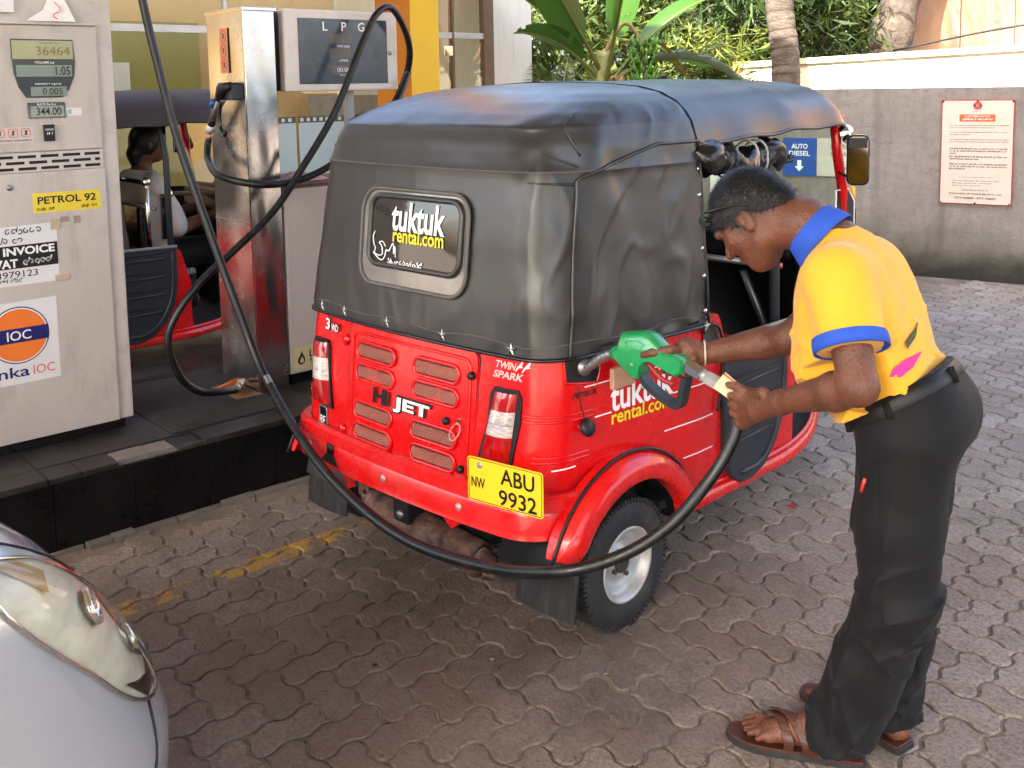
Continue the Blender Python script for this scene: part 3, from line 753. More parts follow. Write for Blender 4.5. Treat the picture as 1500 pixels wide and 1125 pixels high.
# glazing: panes between mullions
ys = [-2.0, -0.4, 1.2, 2.75, 3.95, 4.6, 5.45, 5.77, 6.40, 6.93]
for i in range(len(ys) - 1):
    y0, y1 = ys[i], ys[i + 1]
    if (y0, y1) == (5.45, 5.77): continue
    b = MB(); quad_(b, y0 + 0.012, y1 - 0.012, 0.2, 2.16, 0.0, GLASS); p = b.build('pane', shop)
    b = MB(); quad_(b, y0 + 0.012, y1 - 0.012, 2.22, 3.38, 0.0, GLASS); b.build('pane', shop)
    if y0 > 3.9 and y1 < 5.6:
        b = MB(); b.box((0.0015, y0 + 0.014, 0.25), (0.0035, y1 - 0.014, 1.375), FROST); b.build('frosted_film', shop)
        b = MB()
        b.box((0.0015, y0 + 0.014, 1.377), (0.0032, y1 - 0.014, 1.432), mat('film strip dark', (0.05, 0.05, 0.045), 0.4))
        q = y0 + 0.03
        while q < y1 - 0.05:
            b.box((0.0034, q, 1.389), (0.0046, q + 0.033, 1.42), mat('film strip pale', (0.5, 0.52, 0.48), 0.4)); q += 0.066
        b.build('film_strip', shop)
for y in ys[:-1]:
    if y in (5.45, 5.77, 4.6): continue
    b = MB(); b.box((-0.05, y - 0.012, 0.16), (0.02, y + 0.012, 3.4), BRN if y == 6.40 else ALU); b.build('mullion', shop)
b = MB(); b.box((-0.05, -2, 2.16), (0.015, 5.44, 2.22), ALU); b.box((-0.05, 5.78, 2.16), (0.015, 6.92, 2.22), ALU); b.build('transom', shop)
b = MB(); b.box((-0.05, 6.80, 0.16), (0.03, 6.925, 3.4), BRN); b.build('door_frame', shop)
b = MB(); b.box((0.0, 6.28, 1.985), (0.02, 6.395, 2.085), CHROME, 0.004); b.build('glass_clamp', shop)
b = MB(); b.box((-0.2, 2.55, 2.1), (0.05, 2.95, 2.23), WHITE, 0.01); b.build('sign_box', shop)
# ------------------------------------------------------------------ vegetation
def leaf_mat(name, c1, c2, rough=0.45, trl=0.35):
    m, N, L, b = _nt(name)
    oi = N.new('ShaderNodeNewGeometry')
    mx = N.new('ShaderNodeMix'); mx.data_type = 'RGBA'; mx.inputs[6].default_value = (*c1, 1); mx.inputs[7].default_value = (*c2, 1)
    L.new(oi.outputs['Random Per Island'], mx.inputs[0]); L.new(mx.outputs[2], b.inputs['Base Color'])
    b.inputs['Roughness'].default_value = rough
    tr = N.new('ShaderNodeBsdfTranslucent'); L.new(mx.outputs[2], tr.inputs[0])
    ms = N.new('ShaderNodeMixShader'); ms.inputs[0].default_value = trl
    L.new(b.outputs[0], ms.inputs[1]); L.new(tr.outputs[0], ms.inputs[2]); L.new(ms.outputs[0], N['Material Output'].inputs[0])
    return m
LEAFD = leaf_mat('dark leaf', (0.010, 0.026, 0.006), (0.050, 0.088, 0.016))
LEAFM = leaf_mat('mid leaf', (0.020, 0.045, 0.008), (0.105, 0.140, 0.026))
LEAFY = leaf_mat('yellow green leaf', (0.055, 0.090, 0.012), (0.24, 0.26, 0.05))
LEAFB = leaf_mat('banana leaf', (0.035, 0.095, 0.010), (0.060, 0.14, 0.015), 0.3, 0.4)
LEAFG = leaf_mat('greyish leaf', (0.07, 0.10, 0.07), (0.15, 0.19, 0.14), 0.4, 0.25)
BARK = mat('bark', (0.085, 0.065, 0.05), 0.9, var=0.4, vscale=9, bump=1.0, bscale=25, dirt=(0.03, 0.025, 0.02), dirt_amt=0.7, dscale=6)
STEMC = mat('banana stem', (0.20, 0.21, 0.07), 0.5, var=0.4, vscale=6, stretch=(8, 8, 0.6), dirt=(0.16, 0.09, 0.04), dirt_amt=0.5)
DRYL = mat('dry leaf', (0.32, 0.17, 0.07), 0.8, var=0.4)

def leaf_cloud(mb, m, n, centre, radii, size, seed, aspect=0.28, droop=0.5, shell=0.55, gaps=5):
    rg = random.Random(seed); c = Vector(centre)
    clumps = []
    for q in range(gaps * 6):
        d = Vector((rg.gauss(0, 1), rg.gauss(0, 1), rg.gauss(0, 1))).normalized()
        rr = rg.uniform(shell, 1.0)
        clumps.append(Vector((d.x * radii[0] * rr, d.y * radii[1] * rr, d.z * radii[2] * rr)))
    V = []; F = []
    for q in range(n):
        k = rg.choice(clumps); s = min(radii) * 0.30
        p = c + k + Vector((rg.gauss(0, s), rg.gauss(0, s), rg.gauss(0, s * 0.8)))
        L_ = size * rg.choice((0.45, 0.7, 0.9, 1.25)) * rg.uniform(0.8, 1.2); W = L_ * aspect * rg.uniform(0.7, 1.3)
        ax = Vector((rg.gauss(0, 1), rg.gauss(0, 1), rg.gauss(-droop, 0.6))).normalized()
        sd = ax.cross(Vector((rg.gauss(0, 0.4), rg.gauss(0, 0.4), 1))).normalized() * W * 0.5
        up = sd.cross(ax).normalized() * W * 0.25
        b0 = len(V)
        V += [p, p + ax * L_ * 0.45 + sd - up, p + ax * L_, p + ax * L_ * 0.45 - sd - up, p + ax * L_ * 0.45]
        F += [(b0, b0 + 1, b0 + 4), (b0 + 1, b0 + 2, b0 + 4), (b0, b0 + 4, b0 + 3), (b0 + 3, b0 + 4, b0 + 2)]
    mb.add(V, F, m)
def tree(name, base, h, radii, m, n, size, label, seed, trunk_r=0.1, aspect=0.28, group=None, lean=(0, 0)):
    root = empty(name, base, 0, label, 'tree', group)
    rg = random.Random(seed); t = MB()
    top = Vector((lean[0], lean[1], h))
    t.tube(catmull([(0, 0, -0.05), (lean[0] * 0.3 + 0.05, lean[1] * 0.3, h * 0.4), (lean[0], lean[1], h)], 6), [trunk_r * (1 - 0.5 * i / 12) for i in range(13)], BARK, 10)
    for q in range(7):
        a = rg.uniform(0, 6.28); st = top * rg.uniform(0.45, 0.95)
        en = top + Vector((math.cos(a) * radii[0] * 0.7, math.sin(a) * radii[1] * 0.7, rg.uniform(-0.3, 0.6) * radii[2]))
        t.tube(catmull([st, (st + en) / 2 + Vector((0, 0, 0.15)), en], 5), [trunk_r * 0.45 * (1 - 0.07 * i) for i in range(11)], BARK, 6)
    t.build('trunk', root)
    c = MB(); leaf_cloud(c, m, n, top, radii, size, seed + 1, aspect); c.build('crown', root)
    return root
# dense bushes and trees beyond the cream wall
tree('leafy_tree', (-7.35, 10.3, 0), 2.5, (1.25, 1.25, 1.1), LEAFD, 5200, 0.24, 'dark narrow leaved tree just left of the coconut trunk', 21, 0.1, 0.2, 'trees beyond the wall')
tree('leafy_tree', (-6.98, 10.95, 0), 2.6, (0.75, 0.7, 0.95), LEAFM, 5200, 0.20, 'sunlit bushy tree between the coconut trunk and the salmon house', 22, 0.1, 0.2, 'trees beyond the wall')
tree('leafy_tree', (-9.2, 11.5, 0), 2.9, (1.6, 1.5, 1.3), LEAFY, 4200, 0.26, 'yellow green tree behind the banana plant', 23, 0.12, 0.25, 'trees beyond the wall')
tree('leafy_tree', (-10.6, 9.6, 0), 2.4, (1.6, 1.5, 1.4), LEAFM, 4200, 0.26, 'mid green tree behind the white corner pillar', 24, 0.12, 0.3, 'trees beyond the wall')
tree('leafy_tree', (-9.9, 13.6, 0), 4.2, (2.6, 2.0, 2.2), LEAFD, 6000, 0.32, 'tall dark tree closing the view behind the shorter ones', 25, 0.2, 0.3, 'trees beyond the wall')
tree('leafy_tree', (-12.5, 13.0, 0), 4.0, (3.0, 2.4, 2.6), LEAFD, 6000, 0.36, 'broad dark tree farthest left behind the shop', 26, 0.2, 0.3, 'trees beyond the wall')
b = MB(); leaf_cloud(b, LEAFY, 1500, (-6.75, 9.0, 1.75), (0.65, 0.5, 0.45), 0.2, 31, 0.16, 0.2); 
sh = empty('flowering_shrub', (-6.75, 9.0, 0), 0, 'pale yellow green shrub right of the banana bunch', 'shrub')
sh_leaf = b.build('foliage', sh); sh_leaf.location = (6.75, -9.0, 0)
b = MB(); b.tube([(0, 0, 0), (0.02, 0, 0.9), (0, 0.05, 1.7)], [0.04, 0.03, 0.02], BARK, 8); b.build('stem', sh)
# hedge mass behind everything
HED = MB(); leaf_cloud(HED, LEAFD, 9000, (-9.5, 16.5, 2.4), (6.5, 1.3, 2.6), 0.42, 41, 0.35, 0.4, 0.2, 12)
HED.build('thicket', None, 'far dark thicket of leaves closing the garden', 'thicket', kind='stuff')

# coconut trunk
root = empty('coconut_palm', (-5.60, 8.50, 0), 0, 'ringed coconut trunk rising behind the grey wall', 'palm')
b = MB()
pth = catmull([(0.05, -0.05, 0), (0.02, 0, 1.2), (-0.01, 0.02, 1.9), (-0.07, -0.02, 2.6), (-0.14, 0, 4.5), (-0.2, 0.1, 7.0)], 60)
nr = len(pth); rr = []
for i, p in enumerate(pth):
    ph = p.z * 11.5
    rr.append((0.142 - 0.006 * p.z) + 0.006 * (1 - (ph % 1.0)) + 0.003 * math.sin(p.z * 37))
TRK = mat('coconut bark', (0.080, 0.060, 0.046), 0.9, var=0.45, vscale=10, bump=1.0, bscale=30, dirt=(0.17, 0.14, 0.11), dirt_amt=0.7, dscale=8, stretch=(1, 1, 2.2))
b.tube(pth, rr, TRK, 20); b.build('trunk', root)
def frond(mb, base, direc, length, droop, m, n=34, ll=0.55, rib=0.018, seed=0, up=0.4, w=0.03, hang=0.6, rm=STEMC):
    rg = random.Random(seed); d = Vector(direc).normalized()
    pts = []
    for i in range(n + 1):
        t = i / n; pts.append(Vector(base) + d * length * t + Vector((0, 0, up * length * t - droop * length * t * t)))
    mb.tube(pts, [rib * (1 - 0.85 * i / n) + 0.002 for i in range(n + 1)], rm, 6)
    V = []; F = []
    for i in range(2, n + 1):
        t = i / n; T = (pts[i] - pts[i - 1]).normalized(); side = T.cross(Vector((0, 0, 1)))
        if side.length < 0.1: side = Vector((1, 0, 0))
        side.normalize()
        L_ = ll * math.sin(math.pi * (0.12 + 0.80 * t)) * rg.uniform(0.85, 1.1)
        for s in (-1, 1):
            e = pts[i] + side * s * L_ * 0.8 + T * L_ * 0.45 + Vector((0, 0, -L_ * hang * rg.uniform(0.6, 1.2)))
            mid = pts[i] + (e - pts[i]) * 0.5 + Vector((0, 0, L_ * 0.10))
            wv = T * w * 0.5; b0 = len(V)
            V += [pts[i] - wv * 0.6, pts[i] + wv * 0.6, mid + wv, mid - wv, e]
            F += [(b0, b0 + 1, b0 + 2, b0 + 3), (b0 + 3, b0 + 2, b0 + 4)]
    mb.add(V, F, m)
for q in range(9):
    a = q * 0.7 + 0.2
    b = MB(); frond(b, (-0.2, 0.1, 7.0), (math.cos(a), math.sin(a), 0.2), 3.2, 0.45, LEAFM, 40, 0.8, 0.03, q); b.build('frond', root)
# second big trunk
root = empty('old_tree', (-6.60, 12.22, 0), 0, 'thick dark mottled tree trunk at the left edge of the salmon house', 'tree')
b = MB(); pth = catmull([(-0.02, 0, 0), (0.0, 0, 1.6), (0.10, 0.08, 2.4), (0.35, 0.3, 3.6), (0.6, 0.6, 6)], 12)
b.tube(pth, [0.30 - 0.018 * p.z + 0.02 * math.sin(p.z * 9) for p in pth], BARK, 16); b.build('trunk', root)
b = MB(); leaf_cloud(b, LEAFD, 2500, (0.6, 0.6, 6.3), (1.8, 1.8, 1.2), 0.3, 55); b.build('crown', root)

# banana plant
def banana_leaf(mb, base, direc, length, width, up, droop, m, seed, torn=0.15, twist=0.0, stalk=0.28, fold=0.35):
    rg = random.Random(seed); d = Vector(direc).normalized(); n = 26
    pts = [Vector(base) + d * length * (i / n) + Vector((0, 0, up * length * (i / n) - droop * length * (i / n) ** 2.2)) for i in range(n + 1)]
    mb.tube(pts, [0.022 * (1 - 0.8 * i / n) + 0.003 for i in range(n + 1)], LEAFY, 6)
    for s in (-1, 1):
        V = []; F = []; prev = None
        for i in range(int(n * stalk), n + 1):
            t = max(0.0, (i / n - stalk) / (1 - stalk))
            T = (pts[min(i + 1, n)] - pts[max(i - 1, 0)]).normalized(); side = T.cross(Vector((0, 0, 1)))
            if side.length < 0.05: side = Vector((1, 0, 0))
            side.normalize(); side = (Matrix.Rotation(twist, 3, T) @ side)
            nrm = side.cross(T)
            W = width * (max(0.0, math.sin(math.pi * min(1, 0.06 + 0.94 * t ** 0.75))) ** 0.55) * 0.5
            e = pts[i] + side * s * W + nrm * W * fold * (1 if s else 1) + T * W * 0.35
            mid = pts[i] + side * s * W * 0.5 + nrm * W * fold * 0.7 + T * W * 0.12
            cur = (len(V), len(V) + 1, len(V) + 2); V += [pts[i], mid, e]
            if prev and rg.random() > torn:
                F += [(prev[0], prev[1], cur[1], cur[0]), (prev[1], prev[2], cur[2], cur[1])]
            elif prev:
                F += [(prev[0], prev[1], cur[1], cur[0])]
            prev = cur
        mb.add(V, F, m, True)
root = empty('banana_plant', (-6.95, 7.35, 0), 0, 'banana plant with broad upright leaves and a hanging green bunch', 'banana plant')
b = MB(); pth = catmull([(0, 0, 0), (0.02, 0, 0.8), (-0.02, 0.02, 1.6), (0.0, 0.05, 2.0)], 6)
b.tube(pth, [0.13 - 0.03 * p.z for p in pth], STEMC, 14); b.build('pseudostem', root)
RIGHT = Vector((math.cos(rad(48.5)), math.sin(rad(48.5)), 0)); AWAY = Vector((-math.sin(rad(48.5)), math.cos(rad(48.5)), 0))
k = 0
for (dr_, ln, wd, up, dp, tw) in ((RIGHT * -0.35 + AWAY * 0.15, 1.0, 0.30, 1.6, 0.5, 0.5), (RIGHT * 0.05 - AWAY * 0.2, 1.25, 0.42, 1.9, 0.4, 1.2), (RIGHT * 0.5 + AWAY * 0.1, 1.25, 0.34, 1.25, 0.5, 0.3), (RIGHT * 0.9 - AWAY * 0.1, 1.5, 0.40, 0.75, 0.85, 0.1), (RIGHT * -0.6 - AWAY * 0.3, 1.0, 0.36, 1.0, 0.5, 0.3), (RIGHT * 0.2 + AWAY * 0.6, 1.3, 0.4, 1.4, 0.5, 0.8), (RIGHT * -0.12 - AWAY * 0.12, 1.0, 0.44, 1.3, 0.2, 1.4)):
    b = MB(); banana_leaf(b, (0, 0.05, 1.55 + 0.03 * k), dr_, ln, wd, up, dp, LEAFB if k != 3 else LEAFG, 60 + k, 0.12 if k != 3 else 0.3, tw); b.build('leaf', root); k += 1
b = MB(); banana_leaf(b, Vector((0, 0.05, 1.75)), RIGHT * 1.0 + AWAY * 0.3, 1.75, 0.5, 0.45, 0.55, LEAFB, 77, 0.45, 0.2, 0.35, -0.25); b.build('torn_leaf', root)
for q in range(4):
    a = q * 1.3
    b = MB(); b.tube(catmull([(0.03, 0.03, 1.5), RIGHT * 0.12 * math.cos(a) + Vector((0, 0, 1.75)) + RIGHT * 0.1, RIGHT * (0.1 + 0.22 * math.sin(a) ** 2) + Vector((0, 0, 1.5 - 0.1 * q))], 6), [0.018] * 13, DRYL, 6); b.build('dry_stalk', root)
stalk = [Vector((0, 0.03, 1.95)), RIGHT * 0.22 + Vector((0, 0, 2.26)), RIGHT * 0.36 + Vector((0, 0, 2.16)), RIGHT * 0.42 + Vector((0, 0, 1.98)), RIGHT * 0.44 + Vector((0, 0, 1.62))]
b = MB(); b.tube(catmull(stalk, 7), 0.022, mat('bunch stalk', (0.20, 0.14, 0.06), 0.6), 8); bs = b.build('bunch_stalk', root)
BAN = mat('green banana', (0.085, 0.21, 0.025), 0.4, var=0.25, vscale=12)
for lv in range(6):
    z = 2.06 - lv * 0.085
    for q in range(9):
        a = q / 9 * 6.28 + lv * 0.35; o = RIGHT * 0.43 + Vector((0, 0, z)); dv = Vector((math.cos(a), math.sin(a), 0))
        b = MB(); pp = [o + dv * 0.025, o + dv * 0.085 + Vector((0, 0, -0.012)), o + dv * 0.125 + Vector((0, 0, 0.035)), o + dv * 0.13 + Vector((0, 0, 0.085))]
        b.tube(catmull(pp, 3), [0.008, 0.016, 0.019, 0.021, 0.022, 0.021, 0.019, 0.014, 0.007, 0.004], BAN, 6); b.build('banana', bs)
b = MB()
for q in range(3):
    o = RIGHT * (0.52 + 0.07 * q) + Vector((0, 0, 2.12 - 0.1 * q)); banana_leaf(b, o, RIGHT + Vector((0, 0, -0.3)), 0.26, 0.12, -0.3, 0.5, DRYL, 90 + q, 0.1)
b.build('dry_bract', root)
# cycad like fern palm beside the pillar
root = empty('fern_palm', (-8.15, 7.85, 0), 0, 'fern like palm with fine yellow green fronds beside the white pillar', 'palm')
b = MB(); b.tube([(0, 0, 0), (0, 0, 0.9)], [0.09, 0.07], BARK, 10); b.build('trunk', root)
for q, (sx, ay, ln, up) in enumerate(((0.06, -0.05, 1.0, 1.9), (0.35, 0.1, 1.0, 1.2), (-0.3, 0.2, 1.1, 1.4), (0.1, 0.5, 1.2, 1.3), (0.7, -0.1, 1.0, 0.8), (-0.6, -0.2, 1.0, 0.9), (-0.1, -0.4, 0.9, 1.5), (0.45, 0.4, 1.1, 1.1))):
    b = MB(); frond(b, (0, 0, 0.85), RIGHT * sx + AWAY * ay, ln, 0.35, LEAFY, 52, 0.30, 0.010, 200 + q, up, 0.010, 0.1); b.build('frond', root)
# street trees and a low tiled house across the road, behind the photographer
tree('street_tree', (7.0, -9.0, 0), 4.6, (2.8, 2.8, 2.2), LEAFM, 3000, 0.45, 'leafy street tree across the road behind the camera, nearer the bay', 81, 0.2, 0.35, 'trees across the road')
tree('street_tree', (-2.0, -13.0, 0), 5.0, (3.2, 3.2, 2.4), LEAFD, 3000, 0.5, 'dark street tree across the road behind the camera, far from the bay', 82, 0.2, 0.35, 'trees across the road')
tree('street_tree', (12.0, 2.0, 0), 4.6, (3.0, 3.0, 2.4), LEAFM, 3000, 0.5, 'leafy tree beside the forecourt entrance to the right', 83, 0.2, 0.35, 'trees across the road')
# ------------------------------------------------------------------ things built in place: world coordinates under a base empty
def W(mb, name, parent, **kw):
    o = mb.build(name, parent, **kw)
    if parent is not None and parent.parent is None: o.matrix_parent_inverse = parent.matrix_basis.inverted()
    return o
def PX_(x): return lambda u, v: Vector((x, u, v))
# ------------------------------------------------------------------ petrol pump
pump = empty('petrol_pump', (-4.38, 1.05, 0.287), 0, 'cream petrol pump with a PETROL 92 sticker and round orange logo', 'petrol pump')
XF = -4.14
b = MB(); b.box((-4.60, 0.45, 0.287), (-4.165, 1.50, 0.327), BLACKG, 0.003); W(b, 'plinth', pump)
b = MB(); b.box((-4.62, 0.42, 0.327), (-4.150, 1.5312, 2.62), PUMPE, 0.008); W(b, 'body', pump)
b = MB(); b.box((-4.1502, 0.44, 0.329), (XF, 1.4712, 1.377), PUMP, 0.005); W(b, 'lower_panel', pump)
b = MB(); b.box((-4.1502, 0.44, 1.457), (XF + 0.003, 1.4662, 1.941), PUMP, 0.006); W(b, 'display_panel', pump)
b = MB(); b.box((-4.1502, 0.44, 1.943), (XF + 0.012, 1.463, 1.955), PUMPE, 0.003); W(b, 'ledge', pump)
b = MB(); b.box((-4.1502, 0.44, 1.379), (XF - 0.002, 1.466, 1.455), PUMPE, 0.003)
DSL = mat('rust dark slot', (0.018, 0.011, 0.008), 0.8)
for r, z in enumerate((1.439, 1.416, 1.393)):
    y = 0.48 + (0.04 if r == 1 else 0)
    while y < 1.45:
        e = min(y + 0.066, 1.452)
        b.box((XF - 0.004, y, z - 0.0055), (XF - 0.0008, e, z + 0.0055), DSL, 0.0); y += 0.083
W(b, 'vent_slots', pump)
b = MB(); b.lathe([(0.0, 0.006), (0.009, 0.006), (0.012, 0.003), (0.012, 0)], GREYM, 14, Matrix.Translation((XF, 1.107, 1.325)) @ Matrix.Rotation(rad(90), 4, 'Y')); W(b, 'lock', pump)
# main display
fx = lambda d: PX_(XF + 0.003 + d)
win = [(1.144, 1.888), (1.371, 1.887), (1.376, 1.80), (1.370, 1.745), (1.348, 1.695), (1.323, 1.664), (1.188, 1.665), (1.162, 1.705), (1.148, 1.76), (1.143, 1.82)]
b = MB(); b.prism([(p[0], p[1]) for p in win], 0.0, 0.004, LCDD, fn=lambda u, v, h: Vector((XF + 0.003 + h, u, v)), bev=0.0015); disp = W(b, 'display_window', pump)
def quad(mb, y0, y1, z0, z1, x, m): mb.add([(x, y0, z0), (x, y1, z0), (x, y1, z1), (x, y0, z1)], [(0, 1, 2, 3)], m)
b = MB(); quad(b, 1.147, 1.369, 1.812, 1.882, XF + 0.0078, LCDY); b.text('36464', mat('lcd digit faint', (0.20, 0.17, 0.05), 0.4), fx(0.0056), w=0.125, h=0.034, cx=1.295, cy=1.843); b.text('AMOUNT Rs.', mat('lcd digit faint', (0.2, 0.17, 0.05)), fx(0.0056), w=0.07, h=0.008, cx=1.28, cy=1.874); W(b, 'amount_readout', disp)
b = MB(); quad(b, 1.158, 1.362, 1.745, 1.789, XF + 0.0078, LCD); b.text('1.05', BLACK, fx(0.0056), w=0.055, h=0.034, bold=0.008, cx=1.328, cy=1.767); b.text('VOLUME Ltr', WHITEP, fx(0.0056), w=0.075, h=0.009, bold=0.01, cx=1.262, cy=1.799); W(b, 'volume_readout', disp)
b = MB(); quad(b, 1.205, 1.338, 1.671, 1.706, XF + 0.0078, LCD); b.text('0.005', BLACK, fx(0.0056), w=0.075, h=0.026, bold=0.006, cx=1.285, cy=1.688); b.text('DENSITY kg/m3', WHITEP, fx(0.0056), w=0.095, h=0.008, bold=0.01, cx=1.27, cy=1.716); W(b, 'density_readout', disp)
b = MB(); b.box((XF + 0.003, 1.190, 1.585), (XF + 0.007, 1.328, 1.646), LCDD, 0.002); sd_ = W(b, 'rate_window', pump)
b = MB(); quad(b, 1.200, 1.322, 1.591, 1.632, XF + 0.0084, LCD); b.text('344.00', BLACK, fx(0.0064), w=0.092, h=0.030, bold=0.006, cx=1.266, cy=1.611); b.text('RATE Rs./Ltr', WHITEP, fx(0.0056), w=0.07, h=0.008, bold=0.01, cx=1.26, cy=1.6385); W(b, 'rate_readout', sd_)
b = MB(); quad(b, 1.333, 1.39, 1.592, 1.622, XF + 0.0042, PAPER); quad(b, 1.337, 1.352, 1.597, 1.617, XF + 0.0048, mat('faded blue ink', (0.25, 0.52, 0.60), 0.6)); W(b, 'small_label', pump)
b = MB(); b.box((XF + 0.003, 1.241, 1.496), (XF + 0.014, 1.282, 1.560), BLACK, 0.004); quad(b, 1.246, 1.277, 1.537, 1.545, XF + 0.0145, GREYM); b.text('N 1', WHITEP, fx(0.0118), w=0.02, h=0.010, bold=0.02, cx=1.262, cy=1.526); W(b, 'key_switch', pump)
b = MB(); quad(b, 1.0, 1.205, 1.494, 1.553, XF + 0.0036, mat('icon strip', (0.60, 0.53, 0.47), 0.5))
for yc in (1.035, 1.085, 1.132, 1.178):
    o = rrect(0.034, 0.034, 0.007, 3, yc, 1.532); i = rrect(0.029, 0.029, 0.005, 3, yc, 1.532)
    surf_ring(b, o, i, lambda u, v, q: Vector((XF + 0.0046, u, v)), SALMONT, 0, 0)
    b.add([(XF + 0.0046, yc - 0.012, 1.519), (XF + 0.0046, yc - 0.009, 1.519), (XF + 0.0046, yc + 0.012, 1.545), (XF + 0.0046, yc + 0.009, 1.545)], [(0, 1, 2, 3)], SALMONT)
    b.box((XF + 0.004, yc - 0.003, 1.523), (XF + 0.0048, yc + 0.004, 1.541), GREYT)
b.text('ZERO BEFORE DELIVERY', GREYT, fx(0.0012), w=0.17, h=0.007, bold=0.01, cx=1.115, cy=1.503); W(b, 'warning_icons', pump)
# stickers
fl = lambda d: PX_(XF + d)
b = MB(); b.add([fl(0.0008)(*p) for p in ((1.186, 1.219), (1.444, 1.216), (1.443, 1.294), (1.186, 1.296))], [(0, 1, 2, 3)], YSTICK); st = W(b, 'fuel_sticker', pump)
b = MB(); b.text('PETROL 92', BLACK, fl(0.0018), w=0.222, h=0.030, bold=0.02, cx=1.315, cy=1.266)
script_line(b, fl(0.0018), BLACK, 1.20, 1.262, 1.232, 0.014, 8, 0.16); script_line(b, fl(0.0018), BLACK, 1.365, 1.432, 1.232, 0.014, 9, 0.16); W(b, 'lettering', st)
b = MB(); b.add([fl(0.0008)(*p) for p in ((0.86, 0.946), (1.268, 0.946), (1.267, 1.178), (0.86, 1.172))], [(0, 1, 2, 3)], PAPER); st = W(b, 'invoice_notice', pump)
b = MB(); f1 = fl(0.0018); f2 = fl(0.0026)
b.add([f1(*p) for p in ((0.86, 1.012), (1.266, 1.012), (1.266, 1.102), (0.86, 1.100))], [(0, 1, 2, 3)], BLACK)
script_line(b, f1, BLACK, 0.90, 1.225, 1.155, 0.028, 15, 0.13); script_line(b, f1, BLACK, 0.90, 1.150, 1.120, 0.026, 16, 0.13)
b.text('TAX INVOICE', WHITEP, f2, w=0.30, h=0.032, bold=0.035, cx=1.105, cy=1.079)
b.text('VAT', WHITEP, f2, w=0.085, h=0.034, bold=0.035, cx=1.075, cy=1.033); script_line(b, f2, WHITEP, 1.135, 1.245, 1.034, 0.026, 17, 0.22, 0)
b.text('0773979123', BLACK, f1, w=0.215, h=0.026, bold=0.003, cx=1.08, cy=0.990); script_line(b, f1, BLACK, 1.01, 1.14, 0.965, 0.018, 18, 0.14)
W(b, 'lettering', st)
for q in ((1.245, 1.280, 1.150, 1.190), (1.250, 1.305, 0.944, 0.968)):
    b = MB(); quad(b, *q, XF + 0.0034, TAPE); W(b, 'tape', st)
for q in ((1.283, 1.318, 1.175, 1.196), (1.335, 1.362, 1.165, 1.195)):
    b = MB(); quad(b, *q, XF + 0.0007, mat('tape residue', (0.36, 0.26, 0.21), 0.6)); W(b, 'tape_residue', pump)
b = MB(); b.add([fl(0.0008)(*p) for p in ((0.925, 0.560), (1.248, 0.562), (1.249, 0.886), (0.925, 0.880))], [(0, 1, 2, 3)], PAPER); st = W(b, 'logo_sticker', pump)
def disc(mb, yc, zc, r, x, m, n=48): mb.add([(x, yc + r * math.cos(2 * math.pi * k / n), zc + r * math.sin(2 * math.pi * k / n)) for k in range(n)], [list(range(n))], m)
b = MB(); cyy, czz = 1.103, 0.752
disc(b, cyy, czz, 0.112, XF + 0.0014, NAVY); disc(b, cyy, czz, 0.1075, XF + 0.0020, WHITEP); disc(b, cyy, czz, 0.1025, XF + 0.0026, ORANGE)
b.add([(XF + 0.0033, cyy + s * 0.1065, czz + z) for s, z in ((-1, -0.028), (1, -0.028), (1, 0.028), (-1, 0.028))], [(0, 1, 2, 3)], NAVY)
b.text('IOC', WHITEP, fl(0.0041), w=0.088, h=0.037, bold=0.01, cx=1.103, cy=0.752)
b.text('Lanka', NAVY, fl(0.0018), w=0.190, h=0.042, bold=0.012, cx=1.038, cy=0.609); b.text('IOC', SALMONT, fl(0.0018), w=0.080, h=0.036, bold=0.0, cx=1.187, cy=0.607)
W(b, 'emblem', st)
b = MB(); b.add([(XF + 0.02, 1.20, 1.956), (XF + 0.03, 1.38, 1.956), (XF + 0.0, 1.345, 2.06), (XF - 0.01, 1.31, 2.08), (XF, 1.27, 2.0)], [(0, 1, 2, 3, 4)], WHITE)
b.tube(catmull([(XF + 0.016, 1.31, 2.03), (XF + 0.02, 1.33, 2.0), (XF + 0.025, 1.30, 1.98), (XF + 0.022, 1.315, 1.965)], 4), 0.002, SALMONT, 5); W(b, 'receipt_paper', pump)
b = MB(); b.box((XF - 0.008, 0.9, 1.985), (XF + 0.012, 1.165, 2.3), WHITE, 0.004); W(b, 'topper_frame', pump)

# ------------------------------------------------------------------ steel hose column
col = empty('steel_column', (-4.355, 2.195, 0.287), 0, 'polished stainless steel hose column with three red warning symbols', 'column')
def bent(lo, hi, m, nm, ax):
    # a slightly dented sheet so that reflections wander as in pressed steel
    b = MB()
    if ax == 'x': fn = lambda u, v: Vector((hi[0] + 0.0022 * math.sin(u * 7 + v * 9) * math.sin(v * 17) * math.sin(math.pi * u), lo[1] + (hi[1] - lo[1]) * u, lo[2] + (hi[2] - lo[2]) * v))
    else: fn = lambda u, v: Vector((lo[0] + (hi[0] - lo[0]) * u, lo[1] - 0.003 * math.sin(u * 5 + v * 7) * math.sin(v * 13) * math.sin(math.pi * u), lo[2] + (hi[2] - lo[2]) * v))
    b.grid(fn, 16, 60, m, True); return W(b, nm, col)
b = MB(); b.box((-4.533, 2.122, 0.288), (-4.178, 2.27, 2.03), STEEL); W(b, 'core', col)
bent((-4.176, 2.121, 0.29), (-4.1752, 2.272, 2.03), STEEL, 'front_sheet', 'x')
bent((-4.535, 2.1185, 0.29), (-4.177, 2.12, 2.03), STEEL, 'side_sheet', 'y')
b = MB(); b.box((-4.181, 2.1145, 0.288), (-4.1725, 2.1225, 2.032), CHROME, 0.002); W(b, 'corner_trim', col)
